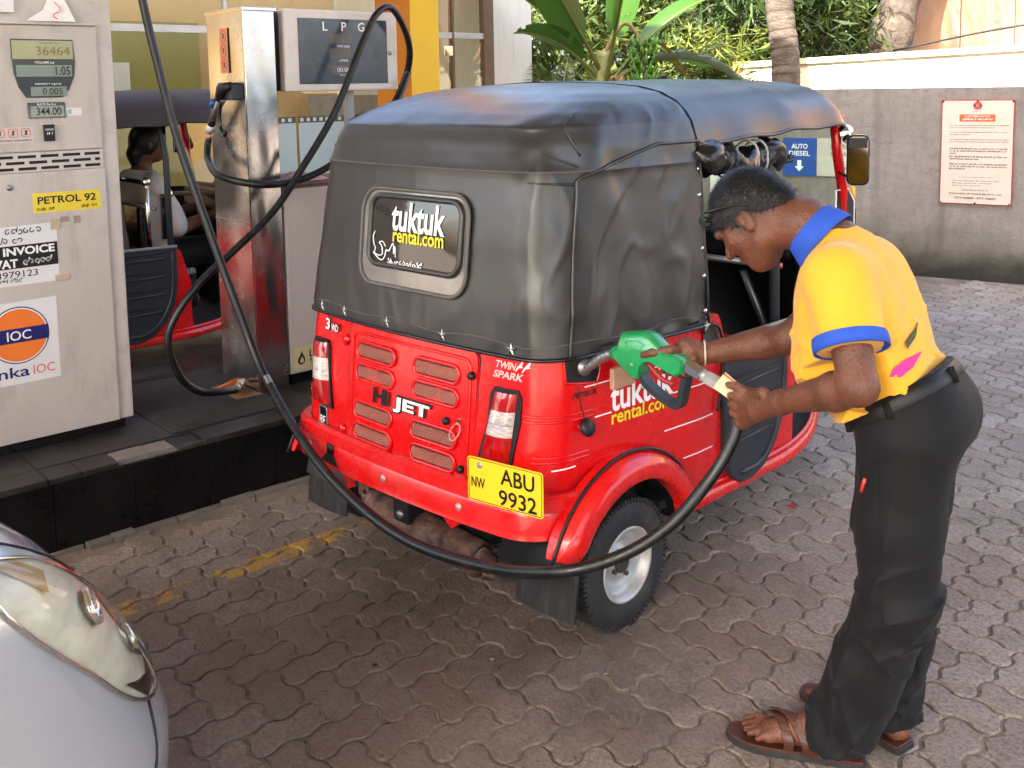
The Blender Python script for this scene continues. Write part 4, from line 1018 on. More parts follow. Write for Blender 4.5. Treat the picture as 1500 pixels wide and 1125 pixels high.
b = MB(); b.box((-4.545, 2.11, 2.03), (-4.166, 2.282, 2.048), STEEL, 0.003); W(b, 'cap', col)
b = MB(); b.box((-4.535, 2.1135, 1.076), (-4.181, 2.1182, 1.08), GREYM); b.box((-4.25, 2.113, 1.052), (-4.235, 2.1182, 1.07), GREYM); W(b, 'sheet_joint', col)
b = MB(); b.add([(x, 2.1128, z) for x, z in ((-4.400, 1.758), (-4.318, 1.758), (-4.318, 1.962), (-4.400, 1.962))], [(0, 1, 2, 3)], mat('warning strip', (0.62, 0.28, 0.14), 0.4))
for zc in (1.925, 1.860, 1.795):
    o = [(-4.359 + 0.031 * math.cos(a), zc + 0.031 * math.sin(a)) for a in [k * math.pi / 12 for k in range(24)]]; i = [(-4.359 + 0.024 * math.cos(a), zc + 0.024 * math.sin(a)) for a in [k * math.pi / 12 for k in range(24)]]
    surf_ring(b, o, i, lambda u, v, q: Vector((u, 2.1118, v)), REDP, 0, 0)
    b.add([(-4.377, 2.1117, zc + 0.018), (-4.373, 2.1117, zc + 0.021), (-4.341, 2.1117, zc - 0.018), (-4.345, 2.1117, zc - 0.021)], [(0, 1, 2, 3)], REDP)
    b.box((-4.366, 2.1112, zc - 0.012), (-4.352, 2.1120, zc + 0.012), GREYT)
W(b, 'warning_sticker', col)
b = MB(); b.box((-4.33, 2.06, 1.635), (-4.19, 2.117, 1.70), PLASTIC, 0.008); b.box((-4.31, 2.05, 1.69), (-4.23, 2.117, 1.715), PLASTIC, 0.006); W(b, 'nozzle_holder', col)
# brass ball valve at the column foot
BRASS = mat('brass', (0.50, 0.42, 0.33), 0.3, 0.9, var=0.2)
vv = empty('ball_valve', (-4.20, 1.98, 0.31), 0, 'brass ball valve with orange lever at the column foot', 'valve')
b = MB(); b.tube([(-4.30, 2.10, 0.325), (-4.12, 1.975, 0.345)], 0.015, BRASS, 12); b.tube([(-4.24, 2.057, 0.332), (-4.19, 2.022, 0.337)], 0.024, BRASS, 6); b.tube([(-4.165, 2.005, 0.34), (-4.14, 1.988, 0.343)], 0.021, BRASS, 6); b.tube([(-4.21, 2.035, 0.335), (-4.21, 2.035, 0.368)], 0.008, BRASS, 8); W(b, 'valve_body', vv)
b = MB(); b.tube([(-4.21, 2.035, 0.366), (-4.19, 1.93, 0.35), (-4.17, 1.88, 0.335)], [0.011, 0.011, 0.010], ORANGE, 8, flat=0.4); W(b, 'lever', vv)
# holstered nozzle
hn = empty('holstered_nozzle', (-4.30, 2.06, 1.46), 0, 'dark fuel nozzle with a blue clip hanging on the steel column', 'fuel nozzle')
b = MB(); b.tube([(-4.384, 2.06, 1.557), (-4.33, 2.06, 1.61), (-4.284, 2.06, 1.648)], [0.017, 0.019, 0.022], GREYM, 12); b.tube([(-4.30, 2.055, 1.64), (-4.26, 2.05, 1.69), (-4.20, 2.06, 1.70)], [0.024, 0.028, 0.018], BLACK, 10); W(b, 'body', hn)
b = MB(); b.tube(catmull([(-4.285, 2.05, 1.63), (-4.303, 2.05, 1.57), (-4.298, 2.05, 1.51), (-4.262, 2.05, 1.478), (-4.25, 2.05, 1.50)], 5), 0.010, BLACKG, 8); W(b, 'trigger_guard', hn)
b = MB(); b.tube([(-4.365, 2.045, 1.61), (-4.335, 2.04, 1.632)], 0.014, mat('blue clip', (0.03, 0.12, 0.35), 0.4), 10); W(b, 'clip', hn)
b = MB(); b.tube([(-4.417, 2.06, 1.516), (-4.384, 2.06, 1.557)], 0.0175, BLACK, 12); b.tube([(-4.432, 2.06, 1.495), (-4.412, 2.06, 1.522)], 0.0182, WHITE, 12); W(b, 'swivel', hn)
b = MB(); b.tube([(-4.448, 2.058, 1.44), (-4.435, 2.06, 1.49)], 0.0165, mat('copper ferrule', (0.42, 0.22, 0.14), 0.35, 0.9), 12); W(b, 'ferrule', hn)

# ------------------------------------------------------------------ LPG unit
lpg = empty('lpg_dispenser', (-4.36, 2.62, 0.287), 0, 'LPG dispenser with dark display head above a grey cabinet', 'dispenser')
XL = -4.185
b = MB(); b.box((-4.55, 2.30, 0.287), (XL - 0.02, 2.95, 0.338), BLACKG, 0.003); W(b, 'plinth', lpg)
b = MB(); b.box((-4.55, 2.287, 0.338), (XL - 0.012, 2.953, 1.228), mat('cabinet edge', (0.34, 0.28, 0.23), 0.5, var=0.2), 0.006); W(b, 'cabinet', lpg)
b = MB(); b.box((XL - 0.0125, 2.292, 0.340), (XL, 2.95, 1.218), LPGG, 0.006); W(b, 'door', lpg)
b = MB(); b.box((XL - 0.0125, 2.2885, 0.345), (XL + 0.0022, 2.305, 1.215), PUMPE, 0.002); W(b, 'door_edge', lpg)
b = MB(); b.box((-4.56, 2.28, 1.2285), (XL + 0.008, 2.96, 1.243), mat('rusty cabinet top', (0.14, 0.075, 0.06), 0.7, var=0.4, vscale=20), 0.003); W(b, 'cabinet_top', lpg)
for y in (2.42, 2.86):
    b = MB(); b.box((-4.52, y - 0.02, 1.243), (-4.48, y + 0.02, 1.672), GREYM); W(b, 'support_post', lpg)
b = MB(); b.box((-4.58, 2.345, 1.672), (XL - 0.0125, 2.945, 2.04), mat('dark rear shell', (0.035, 0.03, 0.03), 0.6), 0.004); W(b, 'rear_shell', lpg)
b = MB(); b.box((XL - 0.055, 2.326, 1.668), (XL, 2.956, 2.048), LPGW, 0.010); hd = W(b, 'display_head', lpg)
b = MB(); b.box((XL + 0.0002, 2.398, 1.702), (XL + 0.004, 2.892, 2.008), SCREEN, 0.002); W(b, 'screen', hd)
b = MB(); fs = PX_(XL + 0.0052)
for ch, y in (('L', 2.541), ('P', 2.645), ('G', 2.742)): b.text(ch, WHITEP, fs, h=0.042, bold=0.012, cx=y, cy=1.972)
LCDL = mat('faded lcd', (0.10, 0.095, 0.085), 0.3)
for y, z, w in ((2.624, 1.914, 0.125), (2.62, 1.846, 0.12), (2.635, 1.768, 0.13)):
    b.add([fs(y - w / 2, z - 0.022), fs(y + w / 2, z - 0.022), fs(y + w / 2, z + 0.022), fs(y - w / 2, z + 0.022)], [(0, 1, 2, 3)], LCDL)
f3 = PX_(XL + 0.006)
b.text('THIS SALE', WHITEP, f3, w=0.07, h=0.010, bold=0.01, cx=2.638, cy=1.880); b.text('LITRES', WHITEP, f3, w=0.048, h=0.010, bold=0.01, cx=2.638, cy=1.812); b.text('00.00', WHITEP, f3, w=0.07, h=0.02, cx=2.635, cy=1.768); b.text('PRICE / L', WHITEP, f3, w=0.05, h=0.008, cx=2.638, cy=1.742)
W(b, 'readouts', hd)
b = MB(); b.lathe([(0.0, 0.005), (0.009, 0.005), (0.012, 0.0)], GREYM, 14, Matrix.Translation((XL, 2.909, 1.849)) @ Matrix.Rotation(rad(90), 4, 'Y')); W(b, 'lock', hd)
b = MB(); quad(b, 2.517, 2.70, 0.893, 1.129, XL + 0.001, PAPER); st = W(b, 'paper_notice', lpg)
b = MB(); script_line(b, PX_(XL + 0.002), BLACK, 2.525, 2.68, 1.075, 0.04, 27, 0.12); script_line(b, PX_(XL + 0.002), BLACK, 2.525, 2.68, 0.95, 0.04, 28, 0.12); W(b, 'lettering', st)
b = MB(); quad(b, 2.309, 2.60, 0.356, 0.466, XL + 0.001, mat('pale yellow label', (0.60, 0.54, 0.28), 0.5)); st = W(b, 'brand_sticker', lpg)
b = MB(); b.text('LAUGFS', BLACK, PX_(XL + 0.002), w=0.165, h=0.036, bold=0.025, cx=2.475, cy=0.425); b.text('PETROLEUM', BLACK, PX_(XL + 0.002), w=0.165, h=0.016, bold=0.015, cx=2.475, cy=0.392)
fl_ = [(0, -0.034), (0.016, -0.026), (0.021, -0.010), (0.016, 0.004), (0.008, 0.018), (0.004, 0.036), (-0.006, 0.014), (-0.016, 0.0), (-0.020, -0.014), (-0.014, -0.028)]
b.add([PX_(XL + 0.002)(2.348 + u, 0.411 + v) for u, v in fl_], [list(range(len(fl_)))], BLACK)
b.add([PX_(XL + 0.003)(2.350 + u * 0.5, 0.403 + v * 0.5) for u, v in fl_], [list(range(len(fl_)))], MATS['pale yellow label'])
W(b, 'lettering', st)
# crumpled rag on the cabinet
PINK = mat('pink cloth', (0.55, 0.30, 0.29), 0.85, var=0.4, vscale=20)
b = MB(); rg = random.Random(6)
def ragf(u, v):
    x = -4.45 + 0.24 * v; y = 2.31 + 0.26 * u
    return Vector((x, y, 1.245 + 0.045 * max(0, math.sin(math.pi * u) * math.sin(math.pi * v)) ** 0.5 * (0.7 + 0.6 * mnoise.noise(Vector((u * 6, v * 6, 2)))) + 0.002))
b.grid(ragf, 18, 14, PINK, True); b.build('rag', None, 'crumpled pink rag on top of the grey dispenser cabinet', 'rag')

# ------------------------------------------------------------------ hoses
HM = [(-3.960, 1.555, 2.45), (-3.930, 1.570, 2.086), (-3.880, 1.611, 1.743), (-3.840, 1.654, 1.476), (-3.760, 1.709, 1.180), (-3.660, 1.761, 0.886), (-3.500, 1.794, 0.582 + 0.02), (-3.026, 1.708, 0.44), (-2.704, 1.691, 0.349), (-2.419, 1.700, 0.308), (-2.108, 1.712, 0.340), (-1.837, 1.721, 0.413), (-1.694, 1.828, 0.467), (-1.601, 1.934, 0.552), (-1.538, 2.034, 0.678), (-1.511, 2.084, 0.772), (-1.514, 2.105, 0.835), (-1.530, 2.112, 0.866)]
b = MB(); b.tube(catmull(HM, 10), 0.0165, HOSE, 14)
o = b.build('fuel_hose', None, 'long black fuel hose looping from the pump to the green nozzle', 'hose')
b = MB(); b.tube([(-4.2, 1.50, 2.47), (-3.96, 1.553, 2.46), (-3.957, 1.556, 2.39)], 0.02, BLACK, 10); b.build('hose_arm', o)
# worn blue paint bands on the hose
pp = catmull(HM, 10)
for i in (61,):
    b = MB(); b.tube([q + Vector((0.0012, 0, 0.0008)) for q in pp[i:i + 2]], 0.0160, GREYM, 14, cap=False); b.build('worn_band', o)
b = MB(); b.tube(catmull([(-4.441, 2.058, 1.455), (-4.441, 2.050, 1.420), (-4.392, 2.030, 1.361), (-4.220, 1.995, 1.305), (-4.080, 2.100, 1.265), (-4.070, 2.281, 1.264), (-4.070, 2.461, 1.317), (-4.080, 2.699, 1.448), (-4.100, 2.878, 1.607), (-4.16, 3.0, 1.75)], 10), 0.0165, HOSE, 12)
b.build('fuel_hose', None, 'black hose drooping from the holstered nozzle across the steel column', 'hose')
b = MB(); b.tube(catmull([(-4.13, 1.985, 0.345), (-4.100, 1.90, 0.362), (-4.095, 1.80, 0.385), (-4.080, 1.712, 0.469), (-4.060, 1.656, 0.626), (-4.050, 1.693, 0.747), (-4.040, 1.807, 0.877), (-4.040, 1.969, 0.995), (-4.040, 2.156, 1.141), (-4.040, 2.301, 1.313), (-4.040, 2.490, 1.569), (-4.050, 2.658, 1.883), (-4.060, 2.755, 2.030), (-4.080, 2.860, 2.057), (-4.120, 2.973, 1.924), (-4.180, 3.020, 1.792), (-4.250, 2.997, 1.638), (-4.35, 2.97, 1.5)], 10), 0.0165, HOSE, 12)
b.build('fuel_hose', None, 'black hose rising from the ball valve and arching over the LPG display', 'hose')
# ------------------------------------------------------------------ three-wheelers
class Shell:
    def __init__(s, rings, F, flare=0.0, bulge=0.03): s.R = rings; s.F = F; s.fl = flare; s.bu = bulge
    def par(s, z):
        R = s.R
        if z <= R[0][0]: return R[0][1:]
        for a, b in zip(R, R[1:]):
            if z <= b[0]:
                t = (z - a[0]) / (b[0] - a[0]); t = t * t * (3 - 2 * t) * 0.3 + t * 0.7
                return tuple(a[k] + (b[k] - a[k]) * t for k in (1, 2, 3))
        return R[-1][1:]
    def raw(s, q, z):
        w, r, c = s.par(z); sg = 1 if q >= 0 else -1; q = abs(q)
        l1 = w - c; l2 = c * math.pi / 2
        if q < l1: x, y = q, r
        elif q < l1 + l2:
            a = (q - l1) / c; x = l1 + c * math.sin(a); y = r + c - c * math.cos(a)
        else: x, y = w, r + c + (q - l1 - l2)
        y += s.bu * (min(1, x / w)) ** 2 * (1 if y < r + c + 0.01 else 1)
        x -= s.fl * max(0.0, min(0.55, 0.42 - y)) * (x / w) ** 2
        return Vector((sg * x, y, z))
    def pos(s, q, z, off=0.0):
        p = s.raw(q, z)
        if off == 0: return p
        e = 0.004
        ps = s.raw(q + e, z) - s.raw(q - e, z); pz = s.raw(q, z + e) - s.raw(q, z - e)
        return p + ps.cross(pz).normalized() * off
    def s_at_y(s, y, z):           # arc position on the right side for a given y
        lo, hi = 0.3, 3.0
        for _ in range(40):
            m = (lo + hi) / 2
            if s.raw(m, z).y < y: lo = m
            else: hi = m
        return lo
    def smax(s, z): return s.s_at_y(s.F, z)

BODY = Shell([(0.27, 0.655, -0.315, 0.13), (0.40, 0.662, -0.318, 0.13), (0.55, 0.672, -0.312, 0.13), (0.75, 0.675, -0.29, 0.135), (0.91, 0.668, -0.272, 0.14)], 1.06, 0.10, 0.045)
HOOD = Shell([(0.885, 0.682, -0.282, 0.14), (1.00, 0.678, -0.272, 0.15), (1.20, 0.662, -0.252, 0.165), (1.425, 0.648, -0.218, 0.17), (1.50, 0.640, -0.190, 0.17), (1.555, 0.622, -0.165, 0.16), (1.585, 0.600, -0.095, 0.15), (1.620, 0.560, 0.0, 0.13), (1.648, 0.500, 0.09, 0.11), (1.668, 0.410, 0.18, 0.09), (1.680, 0.28, 0.27, 0.07), (1.687, 0.10, 0.35, 0.03)], 0.46, 0.10, 0.045)

def hood_levels():
    z = 0.885; out = []
    while z < 1.553: out.append(z); z += 0.0135
    return out + [1.425, 1.5535, 1.5565, 1.565, 1.575, 1.585, 1.597, 1.609, 1.620, 1.630, 1.640, 1.648, 1.655, 1.662, 1.668, 1.674, 1.680, 1.684, 1.687] if False else sorted(set(out + [1.425, 1.5535, 1.5565, 1.565, 1.575, 1.585, 1.597, 1.609, 1.620, 1.630, 1.640, 1.648, 1.655, 1.662, 1.668, 1.674, 1.680, 1.684, 1.687]))
def hood_disp(p):
    n = mnoise.noise(Vector((p.x * 2.1, p.y * 2.1, p.z * 2.6))) * 0.0035 + mnoise.noise(Vector((p.x * 6, p.y * 6 + 3, p.z * 4))) * 0.003
    # pinched dents near the right rear corner and a sag above the side curtain
    for c, a, r in (((0.46, -0.15, 1.545), -0.014, 0.05), ((0.50, -0.20, 1.47), -0.014, 0.04), ((0.47, -0.225, 1.385), -0.012, 0.035), ((0.60, -0.12, 1.44), -0.010, 0.05), ((0.66, 0.06, 1.42), -0.012, 0.05), ((0.64, -0.02, 1.46), 0.010, 0.05), ((0.66, 0.10, 1.36), -0.010, 0.06), ((0.655, 0.02, 1.33), 0.008, 0.05), ((0.2, -0.25, 0.97), 0.006, 0.06)):
        d = (p - Vector(c)).length; n += a * math.exp(-(d / r) ** 2)
    # slack tension folds in the sheet
    q = Vector((p.x * 3.0 + p.z * 1.5, p.y * 3.0, p.z * 1.2)); rdg = 1 - abs(mnoise.noise(q * 2.2)) * 2.2
    n += (0.0012 if p.x < 0.5 else 0.0028) * max(0, rdg) ** 3 * (1 if p.z < 1.50 else 0.3)
    q2 = Vector((p.x * 9 + p.z * 2, p.y * 9 - p.z * 2, p.z * 2.5)); n += 0.0028 * max(0, 1 - abs(mnoise.noise(q2)) * 3.0) ** 2 * max(0, min(1, (1.12 - p.z) * 5))
    if p.x > 0.5: n += 0.004 * max(0, 1 - abs(mnoise.noise(Vector((p.y * 7 - p.z * 5, p.z * 3 + p.y * 3, 4.2)))) * 3.2) ** 2
    if p.x > 0.5 and p.z < 1.30: n += 0.006 * math.sin(p.y * 34 + p.z * 9) * max(0, min(1, (1.25 - p.z) * 3)) * max(0, min(1, (p.y + 0.1) * 5))
    return n

def make_wheel(name, parent, c, side, R=0.205, w=0.105):
    root = bpy.data.objects.new(name, None); COL.objects.link(root); root.parent = parent; root.location = c
    root.empty_display_size = 0.1
    M = Matrix.Rotation(rad(90) * side, 4, 'Y')
    hw = w / 2
    t = MB()
    t.lathe([(0.112, -hw * 0.8), (0.128, -hw * 0.98), (0.160, -hw), (0.185, -hw * 0.92), (R - 0.008, -hw * 0.74), (R, -hw * 0.55), (R + 0.001, 0), (R, hw * 0.55), (R - 0.008, hw * 0.74), (0.185, hw * 0.92), (0.160, hw), (0.128, hw * 0.98), (0.112, hw * 0.8)], RUBBER, 56, M)
    for k in range(76):     # tread blocks over the shoulder
        a = 2 * math.pi * k / 76
        for sg in (-1, 1):
            X = M @ Matrix.Rotation(a + (0.03 if sg > 0 else 0), 4, 'Z')
            t.box((R - 0.016, -0.0042, sg * hw * 0.62 - 0.013), (R + 0.0012, 0.0042, sg * hw * 0.62 + 0.013), RUBBER, 0.0, X)
        t.box((R - 0.004, -0.0048, -0.017), (R + 0.0012, 0.0042, 0.017), RUBBER, 0.0, M @ Matrix.Rotation(a, 4, 'Z'))
    t.build('tyre', root)
    t = MB()
    t.lathe([(0.116, hw * 0.82), (0.120, hw * 0.92), (0.116, hw * 1.0), (0.108, hw * 0.92), (0.102, hw * 0.55), (0.092, hw * 0.30), (0.080, hw * 0.34), (0.074, hw * 0.22), (0.055, hw * 0.16), (0.050, hw * 0.40), (0.034, hw * 0.46), (0.030, hw * 0.3)], SILVER, 48, M)
    t.lathe([(0.116, -hw * 0.82), (0.120, -hw * 0.92), (0.108, -hw * 0.9), (0.10, -hw * 0.3), (0.0, -hw * 0.2)], SILVER, 32, M)
    t.build('rim', root)
    t = MB(); t.lathe([(0.032, -0.05), (0.032, hw * 0.55), (0.026, hw * 0.62), (0.0, hw * 0.64)], mat('dirty hub', (0.03, 0.026, 0.023), 0.7), 20, M)
    for k in range(4):
        a = k * math.pi / 2 + 0.4; t.tube([M @ Vector((0.043 * math.cos(a), 0.043 * math.sin(a), hw * 0.3)), M @ Vector((0.043 * math.cos(a), 0.043 * math.sin(a), hw * 0.62))], 0.008, MATS['dirty hub'], 6)
    t.build('hub', root)
    return root

def star(mb, c, nrm, up, r, m):
    n = Vector(nrm).normalized(); u = (Vector(up) - n * Vector(up).dot(n)).normalized(); x = u.cross(n)
    V = []; c = Vector(c)
    for k in range(10):
        rr = r if k % 2 == 0 else r * 0.40; a = math.pi / 2 + k * math.pi / 5
        V.append(c + x * math.cos(a) * rr + u * math.sin(a) * rr)
    V.append(c + n * r * 0.16)
    for k in range(10): V.append(V[k] - n * r * 0.2)
    mb.add(V, [(k, (k + 1) % 10, 10) for k in range(10)] + [(11 + k, 11 + (k + 1) % 10, (k + 1) % 10, k) for k in range(10)], m)

def make_tuktuk(loc_, rz, label, hood_m, detail=True, roof_only=False):
    T = empty('tuk_tuk', loc_, rz, label, 'tuk-tuk', 'three wheeled taxis at the pumps')
    # ---------------- red lower body
    def zb(p):
        y = p.y
        if y < -0.16: return 0.40 - 0.0 * y
        if abs(y - 0.05) < 0.30: return max(0.27, 0.2 + math.sqrt(max(0, 0.30 ** 2 - (y - 0.05) ** 2)))
        return 0.27
    def ztop(y):
        if y < 0.50: return 0.905
        if y < 0.56: return 0.905 - 0.12 * (y - 0.50) / 0.06
        if y < 0.98: return 0.785
        return 0.785 - 0.20 * (y - 0.98) / 0.08
    b = MB(); nu, nv = 260, 14
    S1 = BODY.smax(0.6)
    def bf(u, v):
        q = -S1 + 2 * S1 * u; p0 = BODY.raw(q, 0.6); z0 = zb(p0); return BODY.pos(q, z0 + (ztop(p0.y) - z0) * v)
    b.grid(bf, nu, nv, RED)
    b.grid(lambda u, v: BODY.pos(-S1 + 2 * S1 * u, ztop(BODY.raw(-S1 + 2 * S1 * u, 0.6).y), -0.035 * v) + Vector((0, 0, 0.003 * v)), nu, 1, RED)
    b.build('body', T)
    b = MB(); b.grid(lambda u, v: BODY.pos(-S1 + 2 * S1 * u, zb(BODY.raw(-S1 + 2 * S1 * u, 0.6)) + 0.01 + (ztop(BODY.raw(-S1 + 2 * S1 * u, 0.6).y) - 0.012 - zb(BODY.raw(-S1 + 2 * S1 * u, 0.6))) * v, -0.014 - 0.022 * v), 160, 4, BLACK); b.build('inner_liner', T)
    # pressed ribs round the rear right corner and along the side
    for z, q0, q1 in ((0.722, 0.455, 0.80), (0.705, 0.455, 0.80), (0.600, 0.60, 0.80), (0.585, 0.60, 0.80), (0.462, 0.66, 0.86)):
        b = MB(); b.tube([BODY.pos(q0 + (q1 - q0) * i / 14, z - 0.006 * (i / 14), 0.0) for i in range(15)], 0.0042, RED, 6); b.build('pressed_rib', T)
        b = MB(); b.tube([BODY.pos(-(q0 + (q1 - q0) * i / 14), z, 0.0) for i in range(15)], 0.0042, RED, 6); b.build('pressed_rib', T)
    # floor, tapering to the nose
    fl = [(-0.60, 0.30), (-0.645, 0.8), (-0.655, 1.06), (-0.60, 1.30), (-0.46, 1.60), (-0.28, 1.95), (0.28, 1.95), (0.46, 1.60), (0.60, 1.30), (0.655, 1.06), (0.645, 0.8), (0.60, 0.30)]
    b = MB(); b.prism(fl, 0.275, 0.305, mat('floor mat', (0.02, 0.02, 0.022), 0.7)); b.build('floor', T)
    b = MB()
    for sg in (-1, 1):
        pth = catmull([(sg * 0.665, 0.40, 0.285), (sg * 0.668, 0.80, 0.280), (sg * 0.668, 1.06, 0.285), (sg * 0.615, 1.30, 0.300), (sg * 0.475, 1.60, 0.33), (sg * 0.33, 1.9, 0.40)], 6)
        b.tube(pth, 0.026, RED, 8, flat=0.6)
        b.tube([p + Vector((sg * -0.008, 0, 0.032)) for p in pth], 0.010, RED, 6)
    b.build('sill_rail', T)
    # front cowl
    b = MB()
    def cf(u, v):
        a = -1 + 2 * u; z = 0.34 + 0.70 * v
        w = 0.30 + 0.22 * v; y = 2.02 - 0.10 * v - 0.34 * abs(a) ** 2.2 - 0.22 * v * v
        return Vector((a * w, y, z))
    b.grid(cf, 28, 12, RED); b.build('front_cowl', T)
    b = MB(); b.grid(lambda u, v: cf(u, v) * 1.0 + Vector((0, -0.02, 0)), 28, 12, BLACK); b.build('cowl_lining', T)
    b = MB(); b.lathe([(0.075, 0), (0.085, 0.02), (0.07, 0.05), (0, 0.06)], LENSW, 20, Matrix.Translation((0, 1.96, 0.86)) @ Matrix.Rotation(rad(-90), 4, 'X')); b.build('headlamp', T)
    b = MB(); b.box((-0.40, 1.50, 0.92), (0.40, 1.62, 1.04), BLACK, 0.02); b.tube([(-0.34, 1.42, 1.0), (0, 1.47, 1.02), (0.34, 1.42, 1.0)], 0.014, BLACK, 8); b.build('dashboard', T)
    # pillars and windscreen
    for sg in (-1, 1):
        b = MB(); b.tube([(sg * 0.553, 1.565, 1.555), (sg * 0.556, 1.60, 1.36), (sg * 0.552, 1.655, 1.22), (sg * 0.52, 1.70, 1.0)], [0.021, 0.021, 0.021, 0.024], RED, 10)
        b.box((sg * 0.553 - 0.035, 1.535, 1.485), (sg * 0.553 + 0.03, 1.60, 1.54), RED, 0.01); b.build('windscreen_pillar', T)
        b = MB(); b.tube([(sg * 0.640, 0.965, 0.31), (sg * 0.630, 0.965, 1.30), (sg * 0.575, 0.965, 1.50), (sg * 0.52, 0.965, 1.57)], 0.019, PLASTIC, 8); b.build('door_post', T)
    b = MB(); b.add([(-0.54, 1.575, 1.54), (0.54, 1.575, 1.54), (0.54, 1.665, 1.04), (-0.54, 1.665, 1.04)], [(0, 1, 2, 3)], GLASSG); b.build('windscreen', T)
    b = MB(); b.tube([(-0.54, 1.575, 1.545), (0.54, 1.575, 1.545)], 0.018, BLACK, 8); b.tube([(-0.54, 1.668, 1.035), (0.54, 1.668, 1.035)], 0.02, BLACK, 8); b.build('windscreen_frame', T)
    b = MB(); b.tube([(0.0, 1.62, 1.06), (0.03, 1.60, 1.30)], 0.007, BLACK, 6); b.build('wiper', T)
    # mirrors
    for sg in (-1, 1):
        b = MB(); b.tube(catmull([(sg * 0.56, 1.60, 1.30), (sg * 0.60, 1.60, 1.285), (sg * 0.66, 1.585, 1.30)], 5), 0.006, BLACK, 6); arm = b.build('mirror_arm', T)
        b = MB()
        M = Matrix.Translation((sg * 0.665, 1.555, 1.355)) @ Matrix.Rotation(rad(26 * sg), 4, 'Z') @ Matrix.Rotation(rad(90), 4, 'X')
        b.prism(rrect(0.088, 0.205, 0.026, 5), -0.022, 0.0, BLACKG, xf=M @ Matrix.Translation((0, 0, -0.012)), bev=0.006)
        b.build('mirror_shell', arm)
        b = MB(); b.prism(rrect(0.076, 0.192, 0.022, 5), 0.0, 0.003, mat('dark mirror', (0.14, 0.14, 0.14), 0.05, 1.0), xf=M @ Matrix.Translation((0, 0, -0.011))); b.build('mirror_glass', arm)
        b = MB(); b.add([M @ Vector(p_) for p_ in ((-0.034, 0.05, -0.0075), (0.034, 0.05, -0.0075), (0.036, 0.09, -0.0075), (-0.036, 0.09, -0.0075))], [(0, 1, 2, 3)], BLACK); b.build('mirror_black_top', arm)  # black patch over the upper part of the mirror glass
    b = MB(); b.lathe([(0.0, 0.03), (0.03, 0.024), (0.043, 0.0)], CHROME, 18, Matrix.Translation((0.585, 1.60, 1.46)) @ Matrix.Rotation(rad(80), 4, 'Y')); b.build('indicator_lamp', T)
    if detail:
        b = MB(); b.box((0.52, 1.59, 1.0), (0.548, 1.79, 1.13), BLACK); b.add([(0.55, 1.598, 1.0), (0.55, 1.765, 1.0), (0.55, 1.765, 1.165), (0.55, 1.705, 1.222), (0.55, 1.598, 1.222)], [(0, 1, 2, 3, 4)], BLACK)
        b.tube([(0.551, 1.598, 1.0), (0.551, 1.598, 1.222), (0.551, 1.705, 1.222), (0.551, 1.765, 1.165), (0.551, 1.765, 1.0)], 0.0045, WHITEP, 5)
        b.add([(0.55, 1.712, 1.225), (0.55, 1.745, 1.235), (0.55, 1.775, 1.165)], [(0, 1, 2)], ORANGE); b.add([(0.5505, 1.735, 1.232), (0.5505, 1.775, 1.225), (0.5505, 1.776, 1.17)], [(0, 1, 2)], YELLOWP); b.build('cowl_sticker', T, label='black panel with white outline and striped corner')
    # wheels
    make_wheel('wheel', T, (0.615, 0.05, 0.2), 1); make_wheel('wheel', T, (-0.615, 0.05, 0.2), -1); make_wheel('wheel', T, (0, 1.98, 0.2), 1)
    b = MB(); b.tube([(-0.56, 0.05, 0.2), (0.56, 0.05, 0.2)], 0.035, BLACK, 10); b.box((-0.22, -0.1, 0.16), (0.22, 0.25, 0.36), BLACK, 0.03); b.build('rear_axle', T)
    b = MB(); b.tube([(0.06, 1.98, 0.2), (0.06, 1.90, 0.5), (0, 1.78, 0.8)], 0.02, GREYM, 8); b.build('front_fork', T)
    for sg in (-1, 1):      # dark housing behind the arch
        b = MB(); b.lathe([(0.298, 0.0), (0.298, -0.24), (0.0, -0.24)], BLACK, 24, Matrix.Translation((sg * 0.635, 0.05, 0.2)) @ Matrix.Rotation(rad(90) * sg, 4, 'Y'), a0=rad(-82) if sg < 0 else rad(98), a1=rad(82) if sg < 0 else rad(262))
        b.build('wheel_housing', T)
        # big outer fender
        b = MB(); sec = [(0.630, 0.362), (0.665, 0.360), (0.695, 0.350), (0.712, 0.330), (0.717, 0.300), (0.714, 0.285), (0.700, 0.279), (0.66, 0.277)]
        def ff(u, v):
            a = rad(20 + 137 * u); i = v * (len(sec) - 1); k = min(int(i), len(sec) - 2); t = i - k
            x = sec[k][0] + (sec[k + 1][0] - sec[k][0]) * t; r = sec[k][1] + (sec[k + 1][1] - sec[k][1]) * t
            e = min(1, min(u, 1 - u) * 14); x = 0.645 + (x - 0.645) * (0.55 + 0.45 * e ** 0.5)
            return Vector((sg * x, 0.045 + r * math.cos(a) * 1.02, 0.195 + r * math.sin(a)))
        b.grid(ff, 40, 21, RED)
        # straight skirt down to the bumper behind the wheel
        b.build('fender', T)
        b = MB(); b.tube([Vector((sg * 0.668, 0.045 + 0.372 * math.cos(rad(18 + 141 * i / 30)), 0.195 + 0.366 * math.sin(rad(18 + 141 * i / 30)))) for i in range(31)], 0.0055, BLACK, 6); b.build('fender_seal', T)
        b = MB()
        def mf(u, v): return Vector((sg * (0.435 + 0.24 * u), -0.185 - 0.012 * math.sin(u * 3.1) - 0.03 * (1 - v), 0.115 + 0.28 * v))
        b.grid(mf, 10, 8, FLAP); b.grid(lambda u, v: mf(1 - u, v) + Vector((0, 0.006, 0)), 10, 8, FLAP); b.build('mud_flap', T)
